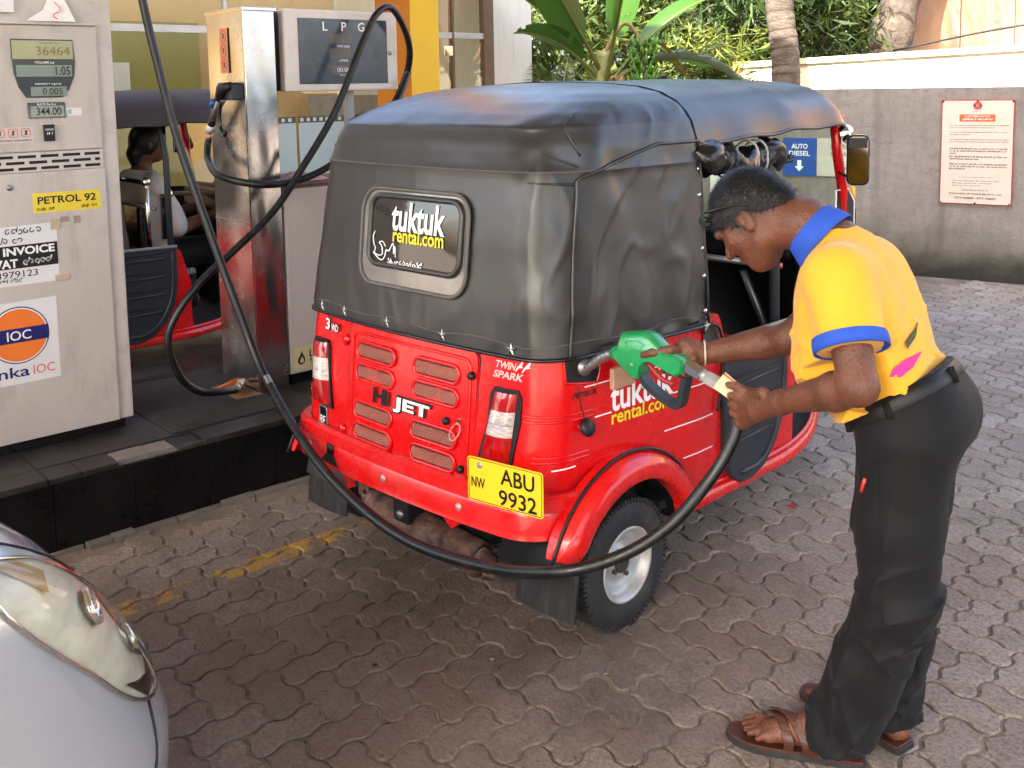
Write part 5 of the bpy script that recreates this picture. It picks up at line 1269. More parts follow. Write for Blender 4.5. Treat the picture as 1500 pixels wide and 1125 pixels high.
    # seats
    b = MB(); b.box((-0.56, 0.02, 0.32), (0.56, 0.50, 0.56), VINYLS, 0.05); b.box((-0.56, -0.10, 0.52), (0.56, 0.08, 0.98), VINYLS, 0.05); b.build('passenger_seat', T)
    b = MB(); b.box((-0.24, 1.0, 0.32), (0.24, 1.30, 0.60), VINYLS, 0.05); b.box((-0.30, 0.92, 0.60), (0.30, 1.0, 1.02), VINYLS, 0.03); b.build('driver_seat', T)
    b = MB(); b.box((-0.60, 0.88, 0.70), (0.60, 0.905, 0.735), RED, 0.006); b.tube([(-0.6, 0.90, 1.02), (0.6, 0.90, 1.02)], 0.012, GREYM, 8); b.box((-0.58, 0.895, 0.31), (0.58, 0.91, 0.70), BLACK); b.build('partition', T)
    # side door
    for sg in (-1, 1):
        if sg < 0 and not detail: pass
        poly = [(0.548, 0.812), (0.545, 0.60), (0.565, 0.42), (0.60, 0.325), (0.66, 0.283), (0.74, 0.278), (0.82, 0.305), (0.90, 0.375), (0.955, 0.475), (0.977, 0.60), (0.978, 0.802)]
        X0 = 0.678
        b = MB(); fn = lambda u, v, h: Vector((sg * (X0 - 0.012 + h), u, v))
        b.prism(poly, 0.0, 0.022, PLASTIC, fn, bev=0.006); dd = b.build('side_door', T)
        b = MB()
        for z in (0.742, 0.640, 0.540, 0.440):
            y0, y1 = 0.585, 0.905 - max(0, (0.5 - z)) * 0.6
            b.tube([Vector((sg * (X0 + 0.011), y0, z)), Vector((sg * (X0 + 0.011), y1, z + 0.004))], 0.0075, PLASTIC, 6, flat=0.8)
            b.tube([Vector((sg * (X0 + 0.011), y0, z + 0.032)), Vector((sg * (X0 + 0.011), y1, z + 0.036))], 0.005, BLACK, 6, flat=0.5)
        b.tube(catmull([Vector((sg * (X0 + 0.010), 0.945, 0.78)), Vector((sg * (X0 + 0.010), 0.945, 0.60)), Vector((sg * (X0 + 0.010), 0.915, 0.47)), Vector((sg * (X0 + 0.010), 0.84, 0.365)), Vector((sg * (X0 + 0.010), 0.76, 0.325)), Vector((sg * (X0 + 0.010), 0.66, 0.325))], 5), 0.010, PLASTIC, 8)
        b.build('door_rib', dd)
        b = MB(); b.tube([Vector((sg * X0, 0.545, 0.812)), Vector((sg * X0, 0.98, 0.804))], 0.010, mat('worn grey edge', (0.20, 0.20, 0.21), 0.4), 8); b.build('door_top_edge', dd)
    # ---------------- canvas hood
    zs = hood_levels()
    zs_old = [0.885, 0.895, 0.91, 0.93, 0.96, 1.0, 1.05, 1.10, 1.15, 1.2, 1.25, 1.3, 1.35, 1.39, 1.415, 1.425, 1.435, 1.46, 1.48, 1.50, 1.515, 1.535, 1.555, 1.575, 1.595, 1.615, 1.63, 1.645, 1.657, 1.668, 1.676, 1.682, 1.686, 1.687]
    nu = 260; b = MB(); V = []; F = []
    for z in zs:
        sm = HOOD.smax(z)
        for i in range(nu + 1):
            u = -1 + 2 * i / nu; q = sm * (abs(u) ** 1.0) * (1 if u >= 0 else -1)
            p = HOOD.pos(q, z); d = hood_disp(p) if 0.9 < z < 1.62 else 0.0
            if z < 1.687: p = HOOD.pos(q, z, 0.0001 + d)
            if abs(z - 1.425) < 0.002: p = HOOD.pos(q, z, 0.003 + d)
            V.append(p)
    for j in range(len(zs) - 1):
        for i in range(nu):
            a = j * (nu + 1) + i; F.append((a, a + 1, a + nu + 2, a + nu + 1))
    b.add(V, F, hood_m, True)
    b.build('hood', T, sharp=24)
    # roof over the front seat
    sec = [(0.652, 1.478), (0.645, 1.50), (0.626, 1.557), (0.604, 1.587), (0.564, 1.622), (0.504, 1.650), (0.414, 1.670), (0.284, 1.682), (0.104, 1.689)]
    sec = sec + [(-x, z) for x, z in sec[::-1]]
    b = MB(); V = []; F = []; ny = 44; k = len(sec)
    for j in range(ny + 1):
        t = j / ny; y = 0.448 + 1.215 * t
        dz = -0.105 * max(0, (t - 0.82) / 0.18) ** 2.2; ws = 1 - 0.045 * t - 0.10 * max(0, (t - 0.85) / 0.15) ** 2
        rib = 0.006 * (0.4 * math.exp(-((t - 0.08) / 0.03) ** 2) + math.exp(-((t - 0.52) / 0.05) ** 2))
        for (x, z) in sec:
            ed = max(0, 1 - (z - 1.475) / 0.12)
            n = mnoise.noise(Vector((x * 3, y * 3.2, z * 5))) * 0.008 + ed * 0.008 * math.sin(y * 17 + 1.0) * min(1, 6 * t)
            dzz = dz * (1.0 if z > 1.5 else 0.35)
            V.append(Vector((x * (ws - 0.06 * max(0, t) * ed * 0.3) + (n if x > 0 else -n) * 0.6, y, z + dzz + n * 0.5 + rib + 0.030 * ed * t)))
    for j in range(ny):
        for i in range(k - 1):
            a = j * k + i; F.append((a, a + 1, a + k + 1, a + k))
    b.add(V, F, hood_m, True)
    b.tube([V[ny * k + i] for i in range(k)], 0.008, hood_m, 6); b.build('roof', T)
    edgeR = [V[j * k] for j in range(ny + 1)]; edgeL = [V[j * k + k - 1] for j in range(ny + 1)]
    for e_ in (edgeR, edgeL):
        b = MB(); b.tube(e_, 0.0065, hood_m, 6); b.build('roof_hem', T)
    # piping from the lower rear corners up and forward along the roof edge
    b = MB()
    for sg in (-1, 1):
        def qc(z):
            w, r, c = HOOD.par(z); return w - c + c * math.pi / 2 * 0.72
        pts = [HOOD.pos(sg * qc(z), z, 0.004 + hood_disp(HOOD.pos(sg * qc(z), z))) for z in [0.89 + 0.03 * i for i in range(18)]]
        z1 = 1.425; q1 = qc(1.40)
        for i in range(1, 16):
            t = i / 15; z = 1.40 + (1.49 - 1.40) * min(1, t * 1.7) ** 0.8; q = q1 + (HOOD.smax(z) - q1) * t
            pts.append(HOOD.pos(sg * q, z, 0.004 + (hood_disp(HOOD.pos(sg * q, z)))))
        b.tube(catmull(pts, 3), 0.0055, hood_m, 6)
    b.build('corner_piping', T)
    if not detail: return T
    # stitched seam across the back, hem fold and stitching
    STI = mat('seam edge', (0.10, 0.095, 0.09), 0.5)
    b = MB(); sm = 0.84
    b.tube([HOOD.pos(-sm + 2 * sm * i / 60, 1.425, 0.0035 + hood_disp(HOOD.pos(-sm + 2 * sm * i / 60, 1.425))) for i in range(61)], 0.0028, STI, 6)
    b.build('rear_seam', T)
    b = MB(); S2 = HOOD.smax(0.9)
    b.tube([HOOD.pos(-S2 + 2 * S2 * i / 120, 0.886, 0.004) for i in range(121)], 0.006, VINYLS, 6)
    b.tube([HOOD.pos(-S2 + 2 * S2 * i / 120, 0.925 + 0.006 * math.sin(i * 0.35), 0.001 + hood_disp(HOOD.pos(-S2 + 2 * S2 * i / 120, 0.925))) for i in range(121)], 0.0016, STI, 5); b.build('hem', T)
    for q, z in ((-0.50, 0.908), (-0.335, 0.912), (-0.075, 0.912), (0.20, 0.912), (0.505, 0.910)):
        b = MB(); p = HOOD.pos(q, z, 0.004); n = (HOOD.pos(q, z, 0.05) - HOOD.pos(q, z, 0.02)); star(b, p, n, (0, 0, 1), 0.0195, STARM); b.build('star_stud', T)
    sF = HOOD.smax(0.9)
    b = MB(); q = sF - 0.02; star(b, HOOD.pos(q, 0.885, 0.010), (1, 0, 0), (0, 0, 1), 0.021, STARM); b.build('star_stud', T)
    for z in (0.935, 1.05, 1.14, 1.23, 1.315, 1.40):
        b = MB(); q = HOOD.smax(z) - 0.018; p = HOOD.pos(q, z, 0.002); b.lathe([(0.009, 0), (0.007, 0.004), (0.0, 0.0055)], CHROME, 10, Matrix.Translation(p) @ Matrix.Rotation(rad(90), 4, 'Y')); b.build('press_stud', T)
    b = MB(); qs = [HOOD.pos(HOOD.smax(z) - 0.004, z, 0.003) for z in [0.89 + 0.03 * i for i in range(21)]]; b.tube(qs, 0.006, VINYLS, 6); b.build('curtain_edge', T)
    # pinched darts running into the right corner piping
    for sg in (-1, 1):
        def qc2(z):
            w, r, c = HOOD.par(z); return w - c + c * math.pi / 2 * 0.72
        for z0, z1, ln in ((1.590, 1.470, 0.11), (1.480, 1.440, 0.12), (1.395, 1.388, 0.15)):
            pts = []
            for i in range(9):
                t = i / 8; z = z0 + (z1 - z0) * t; q = qc2(z1) - ln * (1 - t); pts.append(HOOD.pos(sg * q, z, 0.0025 + hood_disp(HOOD.pos(sg * q, z))))
            b = MB(); b.tube(pts, [0.0015 + 0.0028 * i / 8 for i in range(9)], hood_m, 6); b.build('pinched_seam', T)
    # rear window: clear vinyl border, dark pane, stickers
    HS = lambda u, v, o: HOOD.pos(u, v, o + 0.004)
    cx, cz = 0.035, 1.190
    o1 = rrect(0.535, 0.315, 0.075, 7, cx, cz); o2 = rrect(0.515, 0.297, 0.068, 7, cx, cz); i1 = rrect(0.452, 0.225, 0.048, 7, cx + 0.012, cz + 0.022); i0 = rrect(0.436, 0.209, 0.042, 7, cx + 0.012, cz + 0.022)
    b = MB(); surf_fill(b, o1, HS, CLEARV, 5, 0.003); 
    rim = [HS(p[0], p[1], 0.006) for p in o1]; b.tube(rim, 0.007, MATS['seam edge'], 6, closed=True)
    rw = b.build('rear_window', T, label='rear window with clear vinyl border')
    b = MB(); b.tube([HS(p[0], p[1], 0.008) for p in i1], 0.010, VINYL, 8, closed=True); b.build('window_bead', rw)
    b = MB(); surf_fill(b, i0, HS, GLASSD, 5, 0.008); b.build('pane', rw)
    b = MB(); tf = lambda u, v: HS(u, v, 0.0105)
    b.text('tuktuk', WHITEP, tf, w=0.262, h=0.094, bold=0.022, cx=0.070, cy=1.262); b.text('rental.com', YELLOWP, tf, w=0.247, h=0.046, bold=0.018, cx=0.075, cy=1.203); b.build('window_lettering', rw)
    b = MB()
    for pts in ([(-0.145, 1.205), (-0.155, 1.19), (-0.150, 1.165), (-0.140, 1.15), (-0.145, 1.135), (-0.120, 1.128), (-0.100, 1.135), (-0.105, 1.16), (-0.120, 1.17), (-0.100, 1.175), (-0.085, 1.16)], [(-0.15, 1.135), (-0.12, 1.118), (-0.10, 1.115), (-0.085, 1.13), (-0.08, 1.15), (-0.065, 1.148), (-0.045, 1.175), (-0.04, 1.14), (-0.035, 1.165), (-0.03, 1.13)]):
        b.tube([tf(*p) for p in catmull([(p[0], p[1], 0) for p in pts], 3) for p in [(p[0], p[1])]], 0.0022, WHITEP, 5)
    script_line(b, tf, WHITEP, -0.075, 0.105, 1.112, 0.020, 33, 0.14, 0); 
    b.tube([tf(-0.08 + 0.01 * i, 1.093) for i in range(8)], 0.0014, WHITEP, 4); b.build('window_sketch', rw)
    # rolled curtain under the roof edge
    b = MB(); pts = []; rr = []
    for i in range(40):
        t = i / 39; y = 0.47 + 0.64 * t
        pts.append(Vector((0.63 - 0.02 * t + 0.016 * math.sin(t * 19), y, 1.412 + 0.022 * math.sin(t * 11) - 0.012 * t + 0.010 * math.sin(t * 27))))
        r = 0.050 * (1 - 0.30 * t) * (1 + 0.09 * math.sin(t * 24 + 0.6) + 0.07 * math.sin(t * 47 + 1)); r *= min(1, 0.35 + (1 - t) * 5); rr.append(r)
    b.tube(pts, rr, VINYLS, 28)
    for i_, v_ in enumerate(b.v):
        k_ = mnoise.noise(Vector((v_.x * 30, v_.y * 16, v_.z * 30))) * 0.016 + abs(mnoise.noise(Vector((v_.x * 55, v_.y * 30, v_.z * 55)))) * 0.012
        c_ = pts[i_ // 28]; d_ = (v_ - c_)
        if d_.length > 1e-6: b.v[i_] = v_ + d_.normalized() * k_
    rc = b.build('rolled_curtain', T, label='glossy black rolled up side curtain')
    b = MB()
    for y in (0.60, 0.74, 0.80):
        z0 = 1.415; b.tube([(0.635 + 0.062 * math.cos(a), y + 0.04 * math.sin(a * 0.5), z0 + 0.06 * math.sin(a)) for a in [k * 0.3 for k in range(22)]], 0.004, mat('grey cord', (0.4, 0.4, 0.4), 0.5) if y in (0.74, 0.80) else BLACK, 6)
    b.build('curtain_tie', rc)
    # ---------------- tailgate
    BS = lambda u, v, o: BODY.pos(u, v, o)
    tg = rrect(0.655, 0.452, 0.028, 4, 0.035, 0.655)
    b = MB(); surf_fill(b, tg, BS, RED, 6, 0.006); surf_ring(b, tg, tg, BS, RED, -0.002, 0.006)
    gate = b.build('tailgate', T)
    b = MB(); b.tube([BS(p[0], p[1], 0.001) for p in rrect(0.668, 0.465, 0.032, 4, 0.035, 0.655)], 0.0026, mat('panel gap', (0.05, 0.002, 0.003), 0.6), 5, closed=True); b.build('panel_gap', gate)
    b = MB(); fr = rrect(0.60, 0.395, 0.03, 4, 0.035, 0.655); b.tube([BS(p[0], p[1], 0.006) for p in fr], 0.006, RED, 6, closed=True); b.build('pressed_frame', gate)
    WIRE = mat('grille wire', (0.55, 0.20, 0.15), 0.4, 0.2)
    GRB = mat('grille back', (0.07, 0.006, 0.006), 0.6)
    for cxx, czz in ((-0.130, 0.797), (-0.130, 0.724), (-0.130, 0.597), (-0.130, 0.524), (0.180, 0.797), (0.180, 0.724), (0.180, 0.597), (0.180, 0.524)):
        L_, H_ = (0.205, 0.047)
        st = rrect(L_, H_, H_ / 2 - 0.0005, 6, cxx, czz); b = MB()
        surf_fill(b, st, BS, GRB, 2, 0.0065)
        n = 22
        for dsg in (-1, 1):
            for i in range(-3, n + 3):
                x0 = cxx - L_ / 2 + L_ * i / n
                pa = []
                for v in (-0.5, 0.5):
                    pa.append([x0 + dsg * v * H_, czz + v * H_])
                # clip to the stadium
                good = []
                for k in range(9):
                    t = k / 8; x = pa[0][0] + (pa[1][0] - pa[0][0]) * t; z = pa[0][1] + (pa[1][1] - pa[0][1]) * t
                    dx = max(0, abs(x - cxx) - (L_ / 2 - H_ / 2)); 
                    if dx * dx + (z - czz) ** 2 < (H_ / 2 - 0.001) ** 2: good.append((x, z))
                if len(good) > 1:
                    a_, c_ = good[0], good[-1]; b.tube([BS(a_[0], a_[1], 0.0085), BS(c_[0], c_[1], 0.0085)], 0.0013, WIRE, 3, cap=False)
        b.tube([BS(p[0], p[1], 0.0075) for p in rrect(L_ + 0.008, H_ + 0.008, H_ / 2 + 0.003, 6, cxx, czz)], 0.0062, RED, 6, closed=True)
        b.build('vent_grille', gate)
    b = MB(); tb = lambda u, v: BS(u, v, 0.011); tb2 = lambda u, v: BS(u, v, 0.0135)
    BLK = BLACKG
    b.text('JET', BLK, tb, w=0.195, h=0.062, bold=0.07, cx=0.075, cy=0.655); b.text('JET', WHITEP, tb2, w=0.178, h=0.050, bold=0.035, cx=0.075, cy=0.655)
    b.text('Hi', BLK, tb2, w=0.088, h=0.052, bold=0.045, cx=-0.080, cy=0.664); b.build('name_badge', gate)
    for (u, v) in ((0.345, 0.808), (0.243, 0.652), (0.318, 0.518)):
        b = MB(); p = BS(u, v, 0.006); b.lathe([(0.016, 0), (0.017, 0.012), (0.012, 0.022), (0, 0.024)], BLACK, 14, Matrix.Translation(p) @ Matrix.Rotation(rad(90), 4, 'X') @ Matrix.Scale(0.75, 4)); b.build('rubber_latch', gate)
    b = MB(); b.tube([BS(0.285 + 0.020 * math.cos(a) + 0.012 * math.sin(a), 0.625 + 0.028 * math.sin(a), 0.012) for a in [k * 0.35 for k in range(18)]], 0.003, mat('pink cord', (0.7, 0.2, 0.2), 0.5), 5, closed=True); b.box(tuple(BS(0.292, 0.650, 0.004)), tuple(BS(0.304, 0.665, 0.014) + Vector((0.002, 0, 0.002))), CHROME); b.build('pull_ring', gate)
    for v in (0.815, 0.505):
        b = MB(); b.tube([BS(-0.315, v - 0.018, 0.008), BS(-0.315, v + 0.018, 0.008)], 0.009, RED, 8); b.tube([BS(-0.335, v, 0.006), BS(-0.295, v, 0.006)], 0.010, RED, 8, flat=0.5); b.build('hinge', gate)
    # badges on the corners
    b = MB(); b.text('3', BLK, tb, w=0.036, h=0.046, bold=0.05, cx=-0.445, cy=0.850); b.text('3', WHITEP, tb2, w=0.030, h=0.040, bold=0.02, cx=-0.445, cy=0.850); b.text('WD', BLK, tb, w=0.056, h=0.030, bold=0.05, cx=-0.392, cy=0.843); b.text('WD', WHITEP, tb2, w=0.050, h=0.024, bold=0.01, cx=-0.392, cy=0.843); b.build('corner_badge', T)
    b = MB(); sq = rrect(0.058, 0.078, 0.010, 3, -0.462, 0.515); surf_fill(b, sq, BS, BLK, 2, 0.004); b.tube([BS(p[0], p[1], 0.004) for p in sq], 0.003, GREYM, 5, closed=True); b.text('RE', WHITEP, lambda u, v: BS(u, v, 0.006), w=0.038, h=0.030, bold=0.01, cx=-0.462, cy=0.505); b.build('corner_badge', T, label='black RE badge')
    PALE = mat('faded silver decal', (0.55, 0.42, 0.40), 0.4)
    b = MB(); b.text('TWIN', PALE, lambda u, v: BS(u, v, 0.002), w=0.085, h=0.022, bold=0.03, cx=0.475, cy=0.858, shear=0.3); b.text('SPARK', PALE, lambda u, v: BS(u, v, 0.002), w=0.125, h=0.022, bold=0.03, cx=0.490, cy=0.829, shear=0.3)
    for k in (0, 0.026): b.add([BS(*p, 0.0025) for p in ((0.520 + k, 0.842), (0.534 + k, 0.857), (0.528 + k, 0.859), (0.552 + k, 0.882), (0.545 + k, 0.862), (0.552 + k, 0.860))], [(0, 1, 2), (2, 1, 5), (2, 5, 4), (2, 4, 3)], WHITEP)
    b.build('engine_decal', T)
    # tail lamps
    for sg in (1, -1):
        lx = lambda u, v, o: BODY.pos(sg * u, v, o)
        P0 = [(0.392, 0.565), (0.525, 0.575), (0.548, 0.70), (0.548, 0.765), (0.535, 0.785), (0.445, 0.785), (0.432, 0.765), (0.425, 0.68)]
        b = MB(); po = [(0.462 + (x - 0.462) * 1.10, 0.672 + (z - 0.672) * 1.06) for x, z in P0]
        if sg < 0: po = po[::-1]
        surf_fill(b, po, lx, BLACK, 2, 0.010); surf_ring(b, po, po, lx, BLACK, 0.0, 0.010); lamp = b.build('tail_lamp', T)
        def lens(z0, z1, m, o1):
            b = MB(); n = 10; V = []; F = []
            for j in range(n + 1):
                z = z0 + (z1 - z0) * j / n
                # width from the outline
                t = (z - 0.565) / 0.22; xa = 0.392 + 0.052 * min(1, max(0, t)) ** 0.8 + 0.004; xb = 0.525 + 0.022 * min(1, max(0, t)) - 0.004
                for i in range(9):
                    u = i / 8; bul = math.sin(math.pi * u) ** 0.4 * (math.sin(math.pi * min(1, max(0, 0.05 + 0.9 * (z - 0.565) / 0.22))) ** 0.3)
                    V.append(lx(xa + (xb - xa) * u, z, 0.010 + o1 * bul))
            for j in range(n):
                for i in range(8):
                    a = j * 9 + i; F.append((a, a + 1, a + 10, a + 9) if sg > 0 else (a, a + 9, a + 10, a + 1))
            b.add(V, F, m, True); return b
        lens(0.572, 0.652, LENSR, 0.026).build('red_lens', lamp); lens(0.652, 0.686, LENSW, 0.0265).build('clear_lens', lamp); lens(0.690, 0.728, LENSW, 0.0265).build('clear_lens', lamp); lens(0.685, 0.691, GREYM, 0.024).build('lens_divider', lamp); lens(0.728, 0.782, LENSR, 0.026).build('red_lens', lamp)
    # bumper
    b = MB(); SB = 0.735
    prof = [(0.495, 0.004), (0.500, 0.030), (0.490, 0.042), (0.455, 0.046), (0.448, 0.036), (0.440, 0.040), (0.390, 0.040), (0.372, 0.046), (0.366, 0.040), (0.372, 0.006)]
    V = []; F = []; n = 70
    for i in range(n + 1):
        q = -SB + 2 * SB * i / n
        for z, o in prof: V.append(BODY.pos(q, z, o))
    k = len(prof)
    for i in range(n):
        for j in range(k - 1): F.append((i * k + j, i * k + j + 1, (i + 1) * k + j + 1, (i + 1) * k + j))
    F += [tuple(range(k)), tuple(n * k + j for j in range(k))[::-1]]
    b.add(V, F, RED, True); bump = b.build('bumper', T, sharp=40)
    for u, v in ((-0.50, 0.415), (-0.02, 0.415), (0.34, 0.415)):
        b = MB(); b.lathe([(0.013, 0), (0.011, 0.006), (0, 0.008)], mat('pale bolt', (0.6, 0.3, 0.28), 0.35, 0.3), 12, Matrix.Translation(BODY.pos(u, v, 0.040)) @ Matrix.Rotation(rad(90), 4, 'X')); b.build('bolt', bump)
    b = MB(); b.add([BODY.pos(*p, 0.0435) for p in ((-0.41, 0.385), (-0.28, 0.375), (-0.335, 0.437))], [(0, 1, 2)], BLACK)
    for k in range(4): b.tube([BODY.pos(-0.355 + 0.012 * k, 0.42, 0.044), BODY.pos(-0.358 + 0.013 * k, 0.452 + 0.004 * (k % 2), 0.044)], 0.004, BLACK, 4)
    b.build('black_sticker', bump)
    b = MB(); b.add([BODY.pos(-0.30, 0.372, 0.03), BODY.pos(-0.20, 0.372, 0.03), BODY.pos(-0.22, 0.325, 0.02), BODY.pos(-0.26, 0.31, 0.02)], [(0, 1, 2, 3)], RED); b.add([BODY.pos(0.24, 0.372, 0.03), BODY.pos(0.36, 0.372, 0.03), BODY.pos(0.28, 0.325, 0.02)], [(0, 1, 2)], RED); b.build('bumper_bracket', bump)
    # number plate
    M = Matrix.Translation(Vector((0.528, -0.345, 0.535))) @ Matrix.Rotation(rad(9), 4, 'Z') @ Matrix.Rotation(rad(90), 4, 'X')
    b = MB(); b.prism(rrect(0.266, 0.134, 0.010, 4), 0.0, 0.003, PLATE, xf=M); pl = b.build('number_plate', T)
    b = MB(); pf_ = lambda u, v: M @ Vector((u, v, 0.0045))
    b.text('ABU', BLACK, pf_, w=0.118, h=0.048, bold=0.014, cx=0.046, cy=0.028); b.text('9932', BLACK, pf_, w=0.132, h=0.048, bold=0.014, cx=0.046, cy=-0.035); b.text('NW', BLACK, pf_, w=0.050, h=0.032, bold=0.016, cx=-0.094, cy=-0.008)
    b.tube([M @ Vector((p[0], p[1], 0.0036)) for p in rrect(0.257, 0.125, 0.008, 4)], 0.0012, BLACK, 4, closed=True)
    b.lathe([(0.010, 0), (0.010, 0.0012), (0, 0.0014)], SILVER, 12, M @ Matrix.Translation((-0.088, 0.045, 0.003))); b.build('plate_lettering', pl)
    # exhaust silencer and underside
    b = MB(); b.tube(catmull([(-0.34, -0.15, 0.27), (-0.30, -0.17, 0.22), (-0.26, -0.18, 0.195), (0.20, -0.18, 0.165), (0.24, -0.18, 0.165)], 6), [0.02] * 4 + [0.03, 0.045, 0.055, 0.058] + [0.058] * 13 + [0.05, 0.04, 0.03, 0.02], RUST, 14)
    sil = b.build('silencer', T); 
    b = MB(); b.tube(catmull([(0.22, -0.18, 0.17), (0.29, -0.19, 0.19), (0.34, -0.22, 0.195), (0.36, -0.26, 0.175)], 5), 0.021, RUST, 10); b.build('tail_pipe', sil)
    b = MB(); b.box((-0.12, -0.245, 0.21), (-0.04, -0.17, 0.30), BLACK, 0.008); b.build('silencer_bracket', sil); b = MB(); b.lathe([(0.016, 0), (0.013, 0.008), (0, 0.01)], GREYM, 8, Matrix.Translation((-0.08, -0.245, 0.24)) @ Matrix.Rotation(rad(90), 4, 'X')); b.build('silencer_bolt', sil); b = MB(); b.box((-0.36, -0.21, 0.22), (-0.30, -0.16, 0.30), RUST, 0.004); b.build('silencer_bracket', sil)
    b = MB(); b.box((-0.50, -0.2, 0.30), (0.50, 0.4, 0.40), BLACK, 0.02); b.build('underside', T)
    # right side: filler, lettering, stripes, hanging cap
    SD = lambda y, z, o=0.0: BODY.pos(BODY.s_at_y(y, z), z, o)
    rec = [(-0.165, 0.812), (-0.05, 0.795), (-0.035, 0.83), (-0.035, 0.902), (-0.165, 0.902)]
    b = MB(); recd = []
    for i_ in range(5):
        for k_ in range(6): recd.append((rec[i_][0] + (rec[(i_ + 1) % 5][0] - rec[i_][0]) * k_ / 6, rec[i_][1] + (rec[(i_ + 1) % 5][1] - rec[i_][1]) * k_ / 6))
    surf_fill(b, recd, lambda u_, v_, o_: SD(u_, v_, o_), BLACK, 6, 0.003, False); b.tube([SD(y, z, 0.002) for y, z in recd], 0.004, RED, 5, closed=True); fi = b.build('filler_recess', T)
    b = MB(); b.tube([SD(-0.10, 0.85, -0.02), SD(-0.10, 0.85, 0.012)], 0.024, GREYM, 14); b.build('filler_neck', fi)
    CARDB = mat('tan card', (0.42, 0.24, 0.14), 0.7)
    b = MB(); b.box((0.672, -0.045, 0.78), (0.69, 0.06, 0.845), CARDB, 0.004); b.build('filler_flap', fi)
    b = MB(); b.tube(catmull([SD(-0.13, 0.80, 0.006), SD(-0.125, 0.75, 0.010), SD(-0.115, 0.70, 0.014)], 5), 0.0018, BLACK, 5); M2 = Matrix.Translation(SD(-0.108, 0.672, 0.014)) @ Matrix.Rotation(rad(70), 4, 'Y')
    b.lathe([(0.026, 0), (0.028, 0.008), (0.024, 0.016), (0, 0.018)], BLACK, 18, M2); b.lathe([(0.014, -0.014), (0.014, 0.0), (0.026, 0.0)], GREYM, 14, M2); b.build('hanging_cap', T, label='black fuel cap hanging on its cord')
    tsd = lambda o: (lambda u, v: SD(u, v, o))
    b = MB(); b.text('tuktuk', WHITEP, tsd(0.0022), w=0.285, h=0.092, bold=0.022, cx=0.148, cy=0.735); b.text('rental.com', YELLOWP, tsd(0.0022), w=0.272, h=0.046, bold=0.018, cx=0.146, cy=0.672); b.build('side_lettering', T)
    b = MB(); b.text('PETROL', BLACK, tsd(0.0018), w=0.10, h=0.017, bold=0.02, cx=-0.10, cy=0.770, shear=0.5)
    b.build('petrol_decal', T)
    for y0, y1, z in ((-0.10, 0.03, 0.790), (0.055, 0.30, 0.790), (-0.06, 0.01, 0.690), (0.288, 0.50, 0.690), (0.25, 0.50, 0.572), (0.35, 0.51, 0.455), (-0.22, -0.14, 0.560), (0.985, 1.05, 0.70), (0.985, 1.05, 0.53)):
        n = 10; V = [SD(y0 + (y1 - y0) * i / n, z + dz, 0.0016) for dz in (-0.0021, 0.0021) for i in range(n + 1)]
        b = MB(); b.add(V, [(i, i + 1, n + 2 + i, n + 1 + i) for i in range(n)], WHITEP); b.build('side_stripe', T)
    b = MB(); b.tube(catmull([SD(0.43, 0.86, 0.012), SD(0.47, 0.885, 0.02), SD(0.515, 0.86, 0.02), SD(0.535, 0.80, 0.016), SD(0.535, 0.70, 0.014), SD(0.525, 0.62, 0.012), SD(0.512, 0.58, 0.01)], 5), 0.005, BLACK, 6)
    b.add([SD(y, z, 0.006) for y, z in ((0.44, 0.80), (0.53, 0.80), (0.53, 0.85), (0.50, 0.885), (0.46, 0.89), (0.44, 0.87))], [(0, 1, 2, 3, 4, 5)], VINYL); b.build('door_strap', T)
    b = MB(); b.lathe([(0.011, 0), (0.009, 0.004), (0, 0.005)], LENSR, 10, Matrix.Translation((0.664, 0.955, 1.01)) @ Matrix.Rotation(rad(90), 4, 'Y')); b.build('reflector', T)
    return T
TUK = make_tuktuk((-2.6678, 2.1341, 0), rad(4.0), 'red tuk-tuk with black canvas hood and yellow number plate being refuelled', VINYL, True)
TUK2 = make_tuktuk((-6.20, 1.353, 0), 0.0, 'second red tuk-tuk with brown roof beyond the pump island', BROWNV, False)
# ------------------------------------------------------------------ silver car waiting behind
CARP = mat('silver car paint', (0.55, 0.56, 0.575), 0.20, 0.4, coat=1.0, var=0.02)
car = empty('silver_car', (-2.60, 0.715, 0.0), rad(15), 'front corner of a silver hatchback with a yellowed headlamp waiting behind the tuk-tuk', 'car')
def car_w(y):       # half width, y = distance back from the nose
    y = max(0.0, y); return 0.30 + 0.53 * (1 - math.exp(-y / 0.13)) - 0.03 * max(0, (y - 3.2)) - 0.05 * max(0, 0.1 - y)
def car_h(y):
    y = max(0.0, y)
    if y < 0.9: return 0.69 + 0.37 * (1 - (1 - y / 0.9) ** 2.2)
    return 1.06 + 0.06 * min(1, (y - 0.9) / 0.5)
SECT = [(0.0, 0.18, 0), (0.80, 0.18, 0), (0.97, 0.24, 0), (1.0, 0.36, 0), (1.0, 0.48, 0), (0.99, 0.0, 0.26), (0.975, 0, 0.17), (0.94, 0, 0.095), (0.88, 0, 0.045), (0.78, 0, 0.012), (0.6, 0, -0.008), (0.3, 0, -0.02), (0.0, 0, -0.025)]
